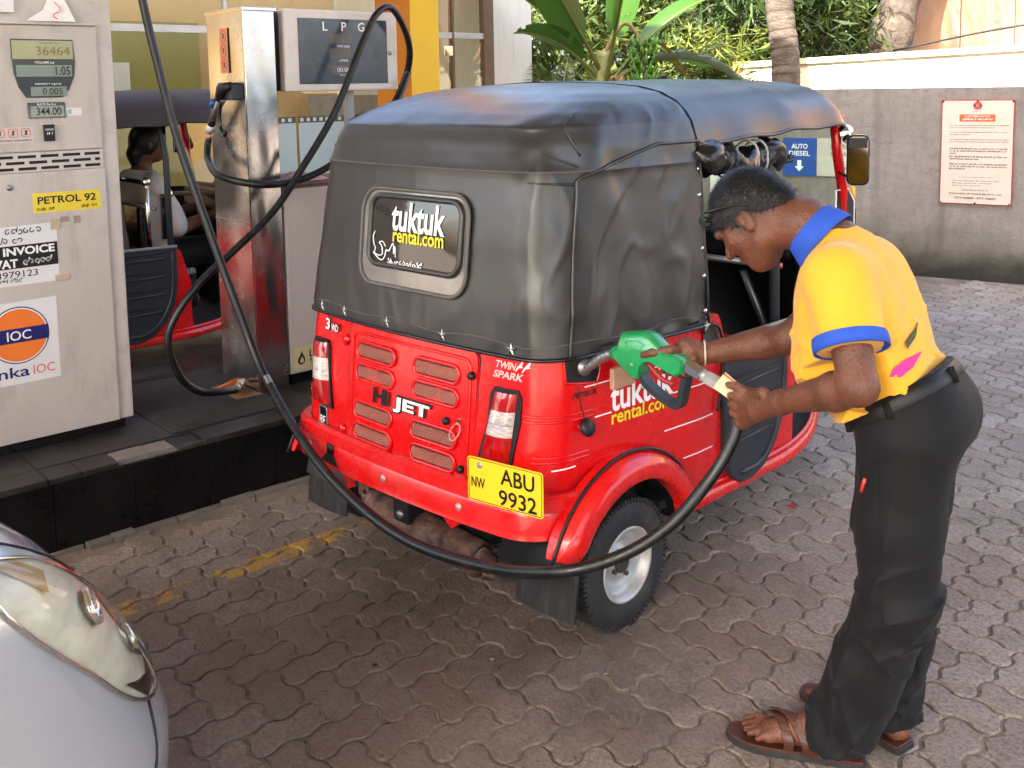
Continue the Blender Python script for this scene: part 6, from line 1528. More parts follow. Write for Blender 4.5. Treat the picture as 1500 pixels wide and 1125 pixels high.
def car_s(y, t, off=0.0, sg=1):
    def raw(y, t):
        w = car_w(y); h = car_h(y); i = t * (len(SECT) - 1); k = min(int(i), len(SECT) - 2); f = i - k
        def pt(s): return (s[0] * w, s[1] if s[1] else max(h - s[2], 0.49))
        a, c = pt(SECT[k]), pt(SECT[k + 1])
        x = a[0] + (c[0] - a[0]) * f; z = a[1] + (c[1] - a[1]) * f
        # the nose face leans back above and below the bumper line
        lean = 0.30 * max(0, (z - 0.42)) / 0.4 + 0.10 * max(0, 0.30 - z)
        return Vector((x, -y - lean * math.exp(-y / 0.25), z))
    p = raw(y, t)
    if off:
        e = 0.006; d1 = raw(y + e, t) - raw(y - e if y > e else y, t); d2 = raw(y, min(1, t + e)) - raw(y, max(0, t - e))
        n = d1.cross(d2)
        if n.length > 1e-9:
            n.normalize()
            if n.x < 0 and t < 0.7: n = -n
            if n.z < 0 and t >= 0.7: n = -n
            p = p + n * off
    return Vector((p.x * sg, p.y, p.z))
ysamp = [0, 0.004, 0.012, 0.025, 0.04, 0.06, 0.08, 0.11, 0.14, 0.18, 0.23, 0.28, 0.34, 0.4, 0.5, 0.6, 0.7, 0.8, 0.9, 1.0, 1.2, 1.5, 2.0, 2.5, 3.0, 3.4, 3.55]
b = MB()
for sg in (1, -1):
    V = []; F = []; nt = 48
    for y in ysamp:
        for j in range(nt + 1): V.append(car_s(y, j / nt, 0, sg))
    for i in range(len(ysamp) - 1):
        for j in range(nt):
            a = i * (nt + 1) + j; q = (a, a + 1, a + nt + 2, a + nt + 1); F.append(q if sg < 0 else q[::-1])
    F.append(tuple(range(nt + 1)) if sg > 0 else tuple(range(nt + 1))[::-1])
    b.add(V, F, CARP, True)
b.build('body_shell', car, sharp=35)
b = MB()
cab = [(1.15, 0.98, 0.70), (1.75, 1.42, 0.58), (2.4, 1.48, 0.58), (3.1, 1.42, 0.56), (3.5, 1.0, 0.68)]
V = []; F = []
for y, z, w in cab: V += [(-0.76, -y, 0.95), (-w, -y, z), (w, -y, z), (0.76, -y, 0.95)]
for i in range(len(cab) - 1):
    a = i * 4; F += [(a, a + 1, a + 5, a + 4), (a + 1, a + 2, a + 6, a + 5), (a + 2, a + 3, a + 7, a + 6)]
b.add(V, F, BLACKG); b.build('cabin_glass', car)
b = MB(); b.box((-0.56, -3.1, 1.45), (0.56, -1.78, 1.50), CARP, 0.03); b.build('roof', car)
for sg in (1, -1):
    for y in (0.72, 3.0):
        b = MB(); M = Matrix.Translation((sg * 0.76, -y, 0.29)) @ Matrix.Rotation(rad(90) * sg, 4, 'Y')
        b.lathe([(0.18, -0.08), (0.26, -0.09), (0.29, -0.07), (0.29, 0.07), (0.26, 0.09), (0.18, 0.08), (0.17, 0.05), (0.05, 0.06), (0, 0.06)], RUBBER, 32, M); b.build('wheel', car)
# headlamps
LAMPY = mat('yellowed lens', (0.86, 0.81, 0.69), 0.3, 0.0, coat=0.3, var=0.25, vscale=7, dirt=(0.72, 0.68, 0.58), dirt_amt=0.8, dscale=5, stretch=(1, 1, 2.5))
COVER = glass_mat('yellowed lamp cover', (0.985, 0.955, 0.88), 0.55, 0.04)
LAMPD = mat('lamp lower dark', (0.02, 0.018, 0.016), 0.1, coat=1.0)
LAMPC = mat('lamp chrome', (0.72, 0.70, 0.64), 0.12, 0.9, var=0.2, vscale=20)
lp = [(0.030, 0.405), (0.045, 0.445), (0.075, 0.50), (0.115, 0.555), (0.17, 0.600), (0.24, 0.635), (0.33, 0.648), (0.43, 0.640), (0.50, 0.615), (0.49, 0.525), (0.40, 0.450), (0.30, 0.400), (0.20, 0.362), (0.12, 0.345), (0.06, 0.350)]
for sg in (1, -1):
    cs = lambda u, v, o: car_s(u, v, o, sg)
    b = MB(); cxx = sum(p[0] for p in lp) / len(lp); cyy = sum(p[1] for p in lp) / len(lp)
    lps = [(p.x, p.y) for p in catmull([(q[0], q[1], 0) for q in lp], 4, True)]
    k = len(lps); V = []; F = []; R_ = 8
    for r in range(R_, 0, -1):
        t = r / R_; o = 0.004 + 0.026 * (1 - t ** 2.2)
        for p in lps: V.append(cs(cxx + (p[0] - cxx) * t, cyy + (p[1] - cyy) * t, o))
    V.append(cs(cxx, cyy, 0.030))
    for r in range(R_ - 1):
        for i in range(k): F.append((r * k + i, r * k + (i + 1) % k, (r + 1) * k + (i + 1) % k, (r + 1) * k + i))
    for i in range(k): F.append(((R_ - 1) * k + i, (R_ - 1) * k + (i + 1) % k, R_ * k))
    b.add(V, F, COVER, True); hl = b.build('headlamp', car, label='yellowed oval headlamp')
    b = MB(); surf_fill(b, lps, cs, LAMPY, 4, 0.0025); b.build('reflector_bed', hl)
    for (yy_, tt_, rr_) in ((0.15, 0.475, 0.030), (0.27, 0.545, 0.034)):
        b = MB(); p_ = cs(yy_, tt_, 0.004); n_ = (cs(yy_, tt_, 0.05) - p_).normalized(); n_ = (n_ + Vector((0, 0.3, 0))).normalized()
        M = Matrix.Translation(p_ + n_ * 0.004) @ n_.to_track_quat('Z', 'Y').to_matrix().to_4x4()
        b.lathe([(0.004, -0.018), (rr_ * 0.45, -0.014), (rr_ * 0.8, -0.004), (rr_, 0.010), (rr_ * 1.04, 0.010), (rr_ * 1.06, 0.0)], LAMPC, 24, M); b.lathe([(0.0, 0.012), (0.008, 0.010), (0.010, 0.0), (0.010, -0.014)], LENSW, 12, M); b.build('reflector_bowl', hl)
    b = MB(); surf_fill(b, [(0.38, 0.565), (0.46, 0.60), (0.48, 0.615), (0.42, 0.632), (0.36, 0.615)], cs, mat('amber lens', (0.60, 0.40, 0.18), 0.15, coat=1.0), 3, 0.008); b.build('indicator', hl)
    for q_ in range(12):
        b = MB(); b.tube([cs(0.05 + 0.012 * q_, 0.405 + 0.004 * q_, 0.006), cs(0.055 + 0.012 * q_, 0.435 + 0.006 * q_, 0.008)], 0.0016, LAMPC, 4); b.build('reflector_rib', hl)
    b = MB(); b.tube([cs(p[0], p[1], 0.004) for p in lps], 0.0042, CHROME, 6, closed=True); b.build('lamp_trim', hl)
    # reflector facets and dark lower corner under the cover
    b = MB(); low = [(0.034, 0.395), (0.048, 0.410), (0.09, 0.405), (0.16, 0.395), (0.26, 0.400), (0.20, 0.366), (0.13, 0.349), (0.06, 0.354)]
    surf_fill(b, low, cs, LAMPD, 3, 0.0055); b.build('lamp_dark_mask', hl)
    # bumper to fender joint
    b = MB(); b.tube([cs(0.195 + 0.13 * i / 10, 0.362 - 0.20 * i / 10, 0.0005) for i in range(11)], 0.0032, BLACK, 5); b.build('panel_joint', car)
    b = MB(); b.tube([cs(0.05 + 0.8 * (i / 24), 0.655 + 0.03 * math.sin(i / 24 * 3.14), 0.0005) for i in range(25)], 0.003, BLACK, 5); b.build('bonnet_gap', car)
# ------------------------------------------------------------------ people (implicit surfaces, one continuous skin)
class SDF:
    def __init__(s, lo, hi, h):
        s.lo = np.array(lo, np.float32); s.h = h; s.n = np.ceil((np.array(hi) - np.array(lo)) / h).astype(int) + 1
        s.v = np.full(tuple(s.n), 0.25, np.float32)
    def _blk(s, lo, hi):
        a = np.clip(np.floor((np.array(lo) - s.lo) / s.h).astype(int), 0, s.n); b = np.clip(np.ceil((np.array(hi) - s.lo) / s.h).astype(int) + 1, 0, s.n)
        if np.any(b - a < 1): return None, None
        ax = [s.lo[i] + s.h * np.arange(a[i], b[i], dtype=np.float32) for i in range(3)]
        P = np.stack(np.meshgrid(*ax, indexing='ij'), -1)
        return tuple(slice(a[i], b[i]) for i in range(3)), P
    def _u(s, sl, d, k):
        o = s.v[sl]
        if k > 0:
            hh = np.maximum(k - np.abs(o - d), 0) / k; s.v[sl] = np.minimum(o, d) - hh * hh * k * 0.25
        else: s.v[sl] = np.minimum(o, d)
    def cap(s, a, b, ra, rb, k=0.02):
        a = np.array(a, np.float32); b = np.array(b, np.float32); m = max(ra, rb) + k + 0.03
        sl, P = s._blk(np.minimum(a, b) - m, np.maximum(a, b) + m)
        if sl is None: return
        d = b - a; t = np.clip(((P - a) @ d) / max(1e-9, float(d @ d)), 0, 1)
        dist = np.linalg.norm(P - a - t[..., None] * d, axis=-1) - (ra + (rb - ra) * t); s._u(sl, dist, k)
    def chain(s, pts, rs, k=0.02):
        for i in range(len(pts) - 1): s.cap(pts[i], pts[i + 1], rs[i], rs[i + 1], k)
    def ell(s, c, r, k=0.02, rot=None, sub=False):
        c = np.array(c, np.float32); r = np.array(r, np.float32); m = float(r.max()) + k + 0.03
        sl, P = s._blk(c - m, c + m)
        if sl is None: return
        q = P - c
        if rot is not None: q = q @ np.array(rot, np.float32)
        k0 = np.linalg.norm(q / r, axis=-1); k1 = np.linalg.norm(q / (r * r), axis=-1)
        dist = k0 * (k0 - 1) / np.maximum(k1, 1e-6)
        if sub:
            o = s.v[sl]; hh = np.maximum(k - np.abs(o + dist), 0) / max(k, 1e-6); s.v[sl] = np.maximum(o, -dist) + hh * hh * k * 0.25
        else: s._u(sl, dist, k)
    def cut(s, p, n, lo=None, hi=None):       # keep the side n.(x-p) < 0 inside a block
        lo = s.lo if lo is None else lo; hi = (s.lo + s.h * s.n) if hi is None else hi
        sl, P = s._blk(lo, hi)
        if sl is None: return
        s.v[sl] = np.maximum(s.v[sl], (P - np.array(p, np.float32)) @ np.array(n, np.float32))
    def disp(s, fn):
        sl, P = s._blk(s.lo, s.lo + s.h * s.n); m = np.abs(s.v) < 0.06
        Q = P[m]; s.v[m] += fn(Q).astype(np.float32)
    def mesh(s):
        v = s.v; ins = v < 0
        c = np.zeros(tuple(np.array(v.shape) - 1), np.uint8)
        for dx in (0, 1):
            for dy in (0, 1):
                for dz in (0, 1): c += ins[dx:v.shape[0] - 1 + dx, dy:v.shape[1] - 1 + dy, dz:v.shape[2] - 1 + dz]
        act = (c > 0) & (c < 8); idx = np.argwhere(act)
        num = -np.ones(act.shape, np.int64); num[act] = np.arange(len(idx))
        pos = np.zeros((len(idx), 3), np.float64); cnt = np.zeros(len(idx))
        cor = [(0, 0, 0), (1, 0, 0), (0, 1, 0), (1, 1, 0), (0, 0, 1), (1, 0, 1), (0, 1, 1), (1, 1, 1)]
        val = [v[idx[:, 0] + a, idx[:, 1] + b, idx[:, 2] + d] for a, b, d in cor]
        for i, j in ((0, 1), (2, 3), (4, 5), (6, 7), (0, 2), (1, 3), (4, 6), (5, 7), (0, 4), (1, 5), (2, 6), (3, 7)):
            x, y = val[i], val[j]; m = (x < 0) != (y < 0); t = np.where(m, x / np.where(m, x - y, 1), 0)
            ci, cj = np.array(cor[i], float), np.array(cor[j], float)
            pos += np.where(m[:, None], ci + (cj - ci) * t[:, None], 0); cnt += m
        V = s.lo + s.h * (idx + pos / cnt[:, None]); F = []
        for ax in range(3):
            A = np.moveaxis(ins, ax, 0); ch = A[:-1] != A[1:]; fl = A[:-1]
            e = np.argwhere(ch); inv = fl[ch]
            o1, o2 = [(1, 2), (0, 2), (0, 1)][ax]
            def full(e, d1, d2):
                r = np.zeros((len(e), 3), int); r[:, ax] = e[:, 0]; r[:, o1] = e[:, 1] - d1; r[:, o2] = e[:, 2] - d2; return r
            ok = (e[:, 1] > 0) & (e[:, 2] > 0) & (e[:, 1] < v.shape[o1] - 1) & (e[:, 2] < v.shape[o2] - 1); e = e[ok]; inv = inv[ok]
            q = [num[tuple(full(e, a, b).T)] for a, b in ((1, 1), (0, 1), (0, 0), (1, 0))]
            Q = np.stack(q, 1); flip = inv if ax != 1 else ~inv
            Q = np.where(flip[:, None], Q, Q[:, ::-1]); F.append(Q)
        return V, np.concatenate(F)
def sdf_obj(s, name, m, parent, **kw):
    V, F = s.mesh(); me = bpy.data.meshes.new(name); me.from_pydata(V.tolist(), [], F.tolist()); me.materials.append(m)
    me.polygons.foreach_set('use_smooth', [True] * len(F)); me.update()
    o = bpy.data.objects.new(name, me); COL.objects.link(o); o.parent = parent; return tag(o, **kw)
SKIN = mat('brown skin', (0.150, 0.056, 0.031), 0.36, var=0.22, vscale=18, bump=0.40, bscale=170, spec=0.5, sss=0.03, dirt=(0.080, 0.030, 0.018), dirt_amt=0.6, dscale=16, rvar=0.2)
HAIRM = mat('black hair', (0.0035, 0.003, 0.003), 0.5, var=0.4, vscale=40)
GREYH = mat('grey hair', (0.10, 0.09, 0.085), 0.5)
YSH = mat('yellow polo cloth', (0.82, 0.42, 0.022), 0.75, var=0.05, vscale=5, bump=0.12, bscale=500, sheen=0.2)
BSH = mat('blue trim cloth', (0.02, 0.085, 0.50), 0.75, var=0.06, bump=0.15, bscale=400)
TRO = mat('black trouser cloth', (0.0050, 0.0053, 0.0064), 0.7, var=0.2, vscale=8, bump=0.15, bscale=350, sheen=0.03, spec=0.3)
LEATH = mat('brown leather', (0.060, 0.020, 0.013), 0.45, var=0.25, vscale=20, bump=0.2, bscale=80)
BELT = mat('black belt leather', (0.006, 0.006, 0.006), 0.5, bump=0.1, bscale=120)
NAIL = mat('nail', (0.42, 0.24, 0.18), 0.3)

man = empty('person', (-1.181, 2.226, 0), math.atan2(-0.187, -0.982), 'person in yellow polo shirt and black trousers bending to hold the green nozzle', 'person')
# man local: x = facing, y = his left, z = up
up_h = np.array([0.731, 0.0, 0.682]); fw_h = np.array([0.682, 0.0, -0.731]); lf_h = np.array([0, 1.0, 0]); Hc = np.array([0.337, 0.0, 1.328])
Rh = np.stack([fw_h, lf_h, up_h], 1)       # head local -> man local
def hp(f, l, u): return Hc + fw_h * f + lf_h * l + up_h * u
def build_head(S, k=0.02):
    S.ell(hp(-0.012, 0, 0.035), (0.098, 0.076, 0.088), k, Rh); S.ell(hp(0.012, 0, -0.015), (0.078, 0.066, 0.085), k, Rh)
    S.ell(hp(0.045, 0, -0.075), (0.042, 0.048, 0.040), 0.03, Rh)                      # jaw and chin
    S.cap(hp(0.0, 0.050, -0.065), hp(0.06, 0.022, -0.095), 0.020, 0.018, 0.03); S.cap(hp(0.0, -0.050, -0.065), hp(0.06, -0.022, -0.095), 0.020, 0.018, 0.03)
    S.cap(hp(0.086, 0.035, 0.028), hp(0.092, -0.035, 0.028), 0.012, 0.012, 0.02)        # brow
    S.cap(hp(0.086, 0, 0.018), hp(0.117, 0, -0.022), 0.0085, 0.0120, 0.010)             # nose
    S.ell(hp(0.100, 0.012, -0.026), (0.010, 0.009, 0.008), 0.008, Rh); S.ell(hp(0.100, -0.012, -0.026), (0.010, 0.009, 0.008), 0.008, Rh)
    for l in (-1, 1):
        S.ell(hp(0.080, l * 0.032, 0.006), (0.016, 0.017, 0.011), 0.010, Rh, sub=True)   # eye socket
        S.ell(hp(0.073, l * 0.032, 0.004), (0.0135, 0.0135, 0.0125), 0.006, Rh)            # eyeball under lowered lid
        S.cap(hp(0.050, l * 0.055, -0.018), hp(0.078, l * 0.036, -0.022), 0.020, 0.014, 0.03)   # cheek
        S.ell(hp(-0.014, l * 0.076, 0.000), (0.019, 0.008, 0.031), 0.008, Rh)            # ear
        S.ell(hp(-0.010, l * 0.083, 0.003), (0.010, 0.005, 0.018), 0.005, Rh, sub=True)
        S.ell(hp(-0.008, l * 0.076, -0.026), (0.008, 0.006, 0.009), 0.006, Rh)
    S.ell(hp(0.092, 0, -0.052), (0.012, 0.022, 0.0065), 0.008, Rh); S.ell(hp(0.090, 0, -0.064), (0.012, 0.020, 0.0075), 0.006, Rh)   # lips
    S.cap(hp(0.101, 0.018, -0.0575), hp(0.101, -0.018, -0.0575), 0.0006, 0.0006, 0.0)
# skin ------------------------------------------------------------
S = SDF((-0.26, -0.36, -0.01), (0.78, 0.40, 1.52), 0.0048)
build_head(S)
S.chain([(0.12, 0, 1.275), (0.20, 0, 1.325), hp(-0.03, 0, -0.035)], [0.070, 0.060, 0.058], 0.035)                     # neck
S.chain([(0.09, 0, 1.20), (0.0, 0, 0.95)], [0.06, 0.06], 0.03)                                                      # trunk, under the clothes
shL, elL, wrL = np.array((0.055, 0.175, 1.232)), np.array((-0.030, 0.268, 1.018)), np.array((0.195, 0.150, 0.912))
shR, elR, wrR = np.array((0.10, -0.165, 1.205)), np.array((0.305, -0.165, 0.985)), np.array((0.510, -0.045, 0.938))
for sh_, el_, wr_ in ((shL, elL, wrL), (shR, elR, wrR)):
    S.cap((0.09, 0, 1.21), sh_, 0.045, 0.046, 0.03); S.cap(sh_, el_, 0.050, 0.042, 0.02)
    mid = el_ + (wr_ - el_) * 0.28; S.chain([el_, mid, wr_], [0.0395, 0.043, 0.0275], 0.014)
def grip(S, c, axis, palm, wrist, R, span, a0s, a1s, flip=1, thumb=None, k=0.007):
    # a hand closed on a bar: palm on one side, four fingers wrapping round, thumb from the palm's base
    c = np.array(c, float); ax = np.array(axis, float); ax /= np.linalg.norm(ax); pd = np.array(palm, float); pd -= ax * (pd @ ax); pd /= np.linalg.norm(pd); sd = np.cross(ax, pd) * flip
    tips = []
    def at(al, a, r): return c + ax * al + (pd * math.cos(a) + sd * math.sin(a)) * r
    kn = []
    for i in range(4):
        al = span * (0.5 - i / 3) * 1.0; rr = (0.0098, 0.0102, 0.0098, 0.0086)[i]
        n = 6; pts = [at(al * (1 + 0.1 * (1 - j / n)), a0s[i] + (a1s[i] - a0s[i]) * j / n, R + rr * 0.9) for j in range(n + 1)]
        S.chain(pts, [rr * 1.12, rr * 1.08, rr * 1.0, rr * 1.03, rr * 0.95, rr * 0.93, rr * 0.85], 0.004); kn.append(pts[0]); tips.append((pts[-1], pts[-2]))
    w = np.array(wrist, float)
    for q in kn:
        S.cap(q, c + pd * (R + 0.016) + (w - c) * 0.30 + (q - c) * 0.25, 0.0135, 0.017, 0.012)
        S.cap(c + pd * (R + 0.016) + (w - c) * 0.30 + (q - c) * 0.25, w, 0.018, 0.024, 0.014)
    if thumb is not None:
        t = [np.array(p, float) for p in thumb]; S.chain(t, [0.016, 0.0125, 0.011, 0.0095][:len(t)], 0.008); tips.append((t[-1], t[-2]))
    return tips
NZA = np.array((0.84, 0.0, 0.85))
# nozzle axis in man coordinates runs from the filler towards his left hand
nz_dir = np.array((-0.555, 0.055, 0.008)); nz_dir /= np.linalg.norm(nz_dir)
gripc = np.array((0.553, 0.012, 0.918))
tipsR = grip(S, gripc, nz_dir, (0.02, -0.45, 0.95), wrR, 0.019, 0.072, (0.5, 0.5, 0.5, 0.5), (3.6, 3.75, 3.7, 3.55), flip=-1, thumb=[wrR + np.array((0.03, 0.012, 0.004)), gripc + np.array((0.01, 0.018, 0.040)), gripc + np.array((0.055, 0.034, 0.030)), gripc + np.array((0.085, 0.032, 0.018))])
hoc = np.array((0.340, 0.052, 0.845)); ho_dir = np.array((0.10, 0.05, 0.95))
tipsL = grip(S, hoc, ho_dir, (-0.62, 0.75, 0.05), wrL, 0.0175, 0.066, (0.35, 0.35, 0.35, 0.35), (3.3, 3.45, 3.4, 3.2), flip=-1, thumb=[wrL + np.array((0.05, -0.01, 0.01)), hoc + np.array((-0.03, 0.028, 0.050)), hoc + np.array((0.0, 0.03, 0.062)), hoc + np.array((0.03, 0.020, 0.060))])
# legs and feet
hipL, knL, anL = (-0.085, 0.085, 0.88), (-0.068, 0.092, 0.47), (0.085, 0.078, 0.085)
hipR, knR, anR = (-0.06, -0.085, 0.88), (-0.012, -0.095, 0.46), (0.005, -0.078, 0.085)
for hp_, kn_, an_, toe, sgn in ((hipL, knL, anL, (0.300, 0.138), 1), (hipR, knR, anR, (0.215, -0.142), -1)):
    S.cap((0.0, 0, 0.95), hp_, 0.05, 0.05, 0.03); S.cap(hp_, kn_, 0.055, 0.045, 0.02); S.cap(kn_, an_, 0.050, 0.034, 0.02)
    a = np.array(an_); t = np.array((*toe, 0.036)); d = t - a; d[2] = 0; L_ = np.linalg.norm(d); d /= L_; n_ = np.array((-d[1], d[0], 0)) * sgn   # n_ = outer side
    heel = a - d * 0.035; heel[2] = 0.052
    S.ell(heel, (0.034, 0.030, 0.030), 0.02); ball = a + d * (L_ - 0.075); ball[2] = 0.042
    S.chain([a, a + d * 0.05 + np.array((0, 0, -0.012)), ball + np.array((0, 0, 0.004))], [0.036, 0.034, 0.022], 0.02)
    S.cap(heel, ball + n_ * 0.018, 0.026, 0.017, 0.02); S.cap(ball - n_ * 0.026, ball + n_ * 0.030, 0.018, 0.014, 0.016)
    for q, (off, ln, rr) in enumerate(((-0.030, 0.058, 0.0125), (-0.010, 0.062, 0.0092), (0.007, 0.055, 0.0088), (0.022, 0.045, 0.0083), (0.035, 0.034, 0.0078))):
        p0 = ball + n_ * off * 0.9 + d * (0.004 - 0.012 * (q == 4)); p1 = p0 + d * ln * 0.55 + n_ * off * 0.12 + np.array((0, 0, 0.003)); p2 = p0 + d * ln + n_ * off * 0.18 + np.array((0, 0, -0.008))
        S.chain([p0, p1, p2], [rr * 1.05, rr, rr * 0.92], 0.005)
sdf_obj(S, 'body', SKIN, man)
# nails
b = MB()
for tip, prev in tipsR + tipsL:
    d = Vector(tip) - Vector(prev)
    if d.length > 0: b.lathe([(0.0, 0.0025), (0.0045, 0.0015), (0.005, 0)], NAIL, 8, Matrix.Translation(Vector(tip) + d.normalized() * 0.0078) @ d.to_track_quat('Z', 'Y').to_matrix().to_4x4())
b.build('fingernails', man)
# hair: a close cap over the skull with short strands
S = SDF((0.17, -0.13, 1.18), (0.52, 0.13, 1.52), 0.0045)
S.ell(hp(-0.014, 0, 0.037), (0.106, 0.083, 0.096), 0.0, Rh)
S.cap(hp(-0.085, 0, -0.02), hp(-0.07, 0, -0.06), 0.045, 0.035, 0.03)
def hcut(P):
    q = (P - Hc) @ Rh; f, l, u = q[:, 0], q[:, 1], q[:, 2]
    side = np.where(f > -0.025, np.where((f > 0.006) & (f < 0.030), -0.012, 0.018) + 0.45 * np.clip(f - 0.03, 0, 0.12) - u, (-0.060 + 1.3 * np.clip(f + 0.085, 0, 0.06)) - u)
    return side
sl, P = S._blk(S.lo, S.lo + S.h * S.n); hc_ = hcut(P.reshape(-1, 3)).reshape(P.shape[:3]); S.v[sl] = np.maximum(S.v[sl], hc_)
hair = sdf_obj(S, 'hair', HAIRM, man, label='short black hair')
b = MB(); rg = random.Random(9); hv = [v.co.copy() for v in hair.data.vertices]; hn_ = [v.normal.copy() for v in hair.data.vertices]
Vs = []; Fs = []
fwv, upv = Vector(fw_h), Vector(up_h)
for q in range(9000):
    i = rg.randrange(len(hv)); p = hv[i]; n = hn_[i]
    d = (fwv * 0.75 - upv * 0.25 + Vector((rg.gauss(0, .35), rg.gauss(0, .35), rg.gauss(0, .35)))); d = (d - n * d.dot(n)).normalized() * rg.uniform(0.012, 0.028) + n * rg.uniform(0.002, 0.010)
    w = d.cross(n).normalized() * 0.0007; k = len(Vs)
    Vs += [p - w - n * 0.002, p + w - n * 0.002, p + d]; Fs.append((k, k + 1, k + 2))
b.add(Vs, Fs, mat('hair strand', (0.007, 0.006, 0.0055), 0.45)); b.build('hair_strands', hair)
b = MB(); Vs = []; Fs = []
for q in range(45):
    p = Vector(hp(0.012 + rg.gauss(0, 0.006), 0.074 + rg.uniform(0, 0.004), -0.004 + rg.uniform(-0.022, 0.022))); d = -upv * rg.uniform(0.006, 0.014) + fwv * rg.uniform(-0.002, 0.004) + Vector((0, 0.002, 0)); w = fwv * 0.0007; k = len(Vs)
    Vs += [p - w, p + w, p + d]; Fs.append((k, k + 1, k + 2))
b.add(Vs, Fs, GREYH); b.build('grey_sideburn', hair)
b = MB()
for l in (-1, 1): b = MB(); b.tube([hp(0.090 + 0.006 * math.sin(t * 3.1), l * (0.016 + 0.034 * t), 0.030 + 0.006 * math.sin(t * 3.1)) for t in (0, .25, .5, .75, 1)], [0.002, 0.0032, 0.0032, 0.0028, 0.0012], HAIRM, 6); b.build('eyebrow', hair)
# sunglasses pushed up on the head
sg_ = empty('sunglasses', tuple(Vector((-1.181, 2.226, 0)) + Vector((-0.982 * 0.42, -0.187 * 0.42, 1.40))), math.atan2(-0.187, -0.982), 'dark wraparound sunglasses pushed up on the bending person', 'sunglasses')
o0 = np.array((0.42, 0, 1.40))
b = MB()
for l in (-1, 1):
    V = []; F = []
    for i in range(9):
        t = i / 8; ll = l * (0.010 + 0.052 * t); ff = 0.101 - 0.038 * t * t
        for j, (uu, of) in enumerate(((0.072, 0.004), (0.081, 0.010), (0.092, 0.009), (0.100, 0.003))): V.append(Vector(hp(ff + of + 0.004, ll, uu + 0.006 * (1 - t) - 0.010 * t) - o0))
    for i in range(8):
        for j in range(3): a = i * 4 + j; F.append((a, a + 1, a + 5, a + 4))
    b.add(V, F, mat('sunglass lens', (0.02, 0.05, 0.05), 0.05, coat=1.0, spec=0.8), True)
b.build('lens', sg_)
b = MB()
for l in (-1, 1):
    b = MB(); b.tube(catmull([Vector(hp(0.055, l * 0.076, 0.086) - o0), Vector(hp(0.02, l * 0.086, 0.066) - o0), Vector(hp(-0.03, l * 0.086, 0.036) - o0), Vector(hp(-0.05, l * 0.080, 0.015) - o0)], 5), 0.0028, BLACKG, 6); b.build('temple_arm', sg_)
b = MB(); b.tube([Vector(hp(0.105, -0.01, 0.092) - o0), Vector(hp(0.107, 0, 0.094) - o0), Vector(hp(0.105, 0.01, 0.092) - o0)], 0.004, BLACKG, 6); b.build('bridge', sg_)

def folds(P, amp, seeds):
    d = np.zeros(len(P))
    for (kx, ky, kz, ph, a) in seeds: d += a * np.sin(P[:, 0] * kx + P[:, 1] * ky + P[:, 2] * kz + ph + 1.3 * np.sin(P[:, 0] * 7 + P[:, 2] * 5 + ph))
    return d * amp
def creases(P):
    # sharp-edged drape folds: from the armpits down the side and fanning across the lower back
    x, y, z = P[:, 0], P[:, 1], P[:, 2]
    w = 0.5 * np.sin(x * 23 + 1.0) + 0.6 * np.sin(z * 17 + y * 8)
    a = 1 - np.abs(np.sin((x * 26 + z * 13) + w)); b_ = 1 - np.abs(np.sin((x * 17 - z * 22 + y * 9) + 0.8 * w + 0.7)); c = 1 - np.abs(np.sin(z * 36 + x * 20 + 1.5 * w))
    low = np.clip((1.20 - z) * 6, 0, 1); slv = np.clip((np.abs(y) - 0.17) * 14, 0, 1) * np.clip((1.20 - z) * 8, 0, 1)
    return 0.0095 * a ** 4 * low + 0.0080 * b_ ** 5 * low + 0.0070 * c ** 5 * np.clip((1.04 - z) * 9, 0, 1) + 0.005 * a ** 3 * slv
# shirt ------------------------------------------------------------
S = SDF((-0.28, -0.40, 0.74), (0.34, 0.44, 1.45), 0.0050)
S.chain([(-0.015, 0, 0.93), (0.055, 0, 1.03), (0.085, 0, 1.12), (0.095, 0, 1.20)], [0.130, 0.132, 0.125, 0.105], 0.05)
for l in (-1, 1):
    S.chain([(-0.02, l * 0.075, 0.93), (0.045, l * 0.085, 1.04), (0.065, l * 0.09, 1.14), (0.075, l * 0.10, 1.205)], [0.112, 0.112, 0.108, 0.085], 0.04)
S.ell((0.10, 0, 1.00), (0.105, 0.15, 0.10), 0.05)                                             # loose front hanging forward
S.chain([(0.10, 0, 1.25), (0.165, 0, 1.305)], [0.085, 0.062], 0.03)
def sleeve(S, sh_, el_, f, r0, r1):
    e = sh_ + (el_ - sh_) * f
    S.cap((0.08, 0.0, 1.21), sh_, 0.075, r0 - 0.004, 0.04); S.cap(sh_, e + (e - sh_) * 0.3, r0, r1, 0.03)
    d = (el_ - sh_) / np.linalg.norm(el_ - sh_); return e, d
eL, dL = sleeve(S, shL, elL, 0.66, 0.074, 0.074); eR, dR = sleeve(S, shR, elR, 0.50, 0.072, 0.070)
S.disp(lambda P: folds(P, 1.0, [(46, 9, 26, 0.3, 0.0016), (-26, 40, 58, 2.0, 0.0012), (20, 12, 24, 0.6, 0.003)]) * np.clip((1.29 - P[:, 2]) * 7, 0.15, 1) - creases(P))
S.cut(eL, dL, eL - 0.16, eL + 0.16) if False else None
for e, d, sgn in ((eL, dL, 1), (eR, dR, -1)):
    lo = e - 0.15; hi = e + 0.15
    if sgn > 0: lo[1] = 0.17
    else: hi[1] = -0.10; lo[0] = 0.10
    S.cut(e, d, lo, hi)
tn = np.array((0.55, 0.0, 0.835)); S.cut((-0.028, 0, 0.938), -np.array((0.547, 0, 0.837)))                       # lower hem follows the belt
S.cut((0.190, 0, 1.315), np.array((0.80, 0, 0.60)), (0.10, -0.09, 1.2), (0.30, 0.09, 1.45))
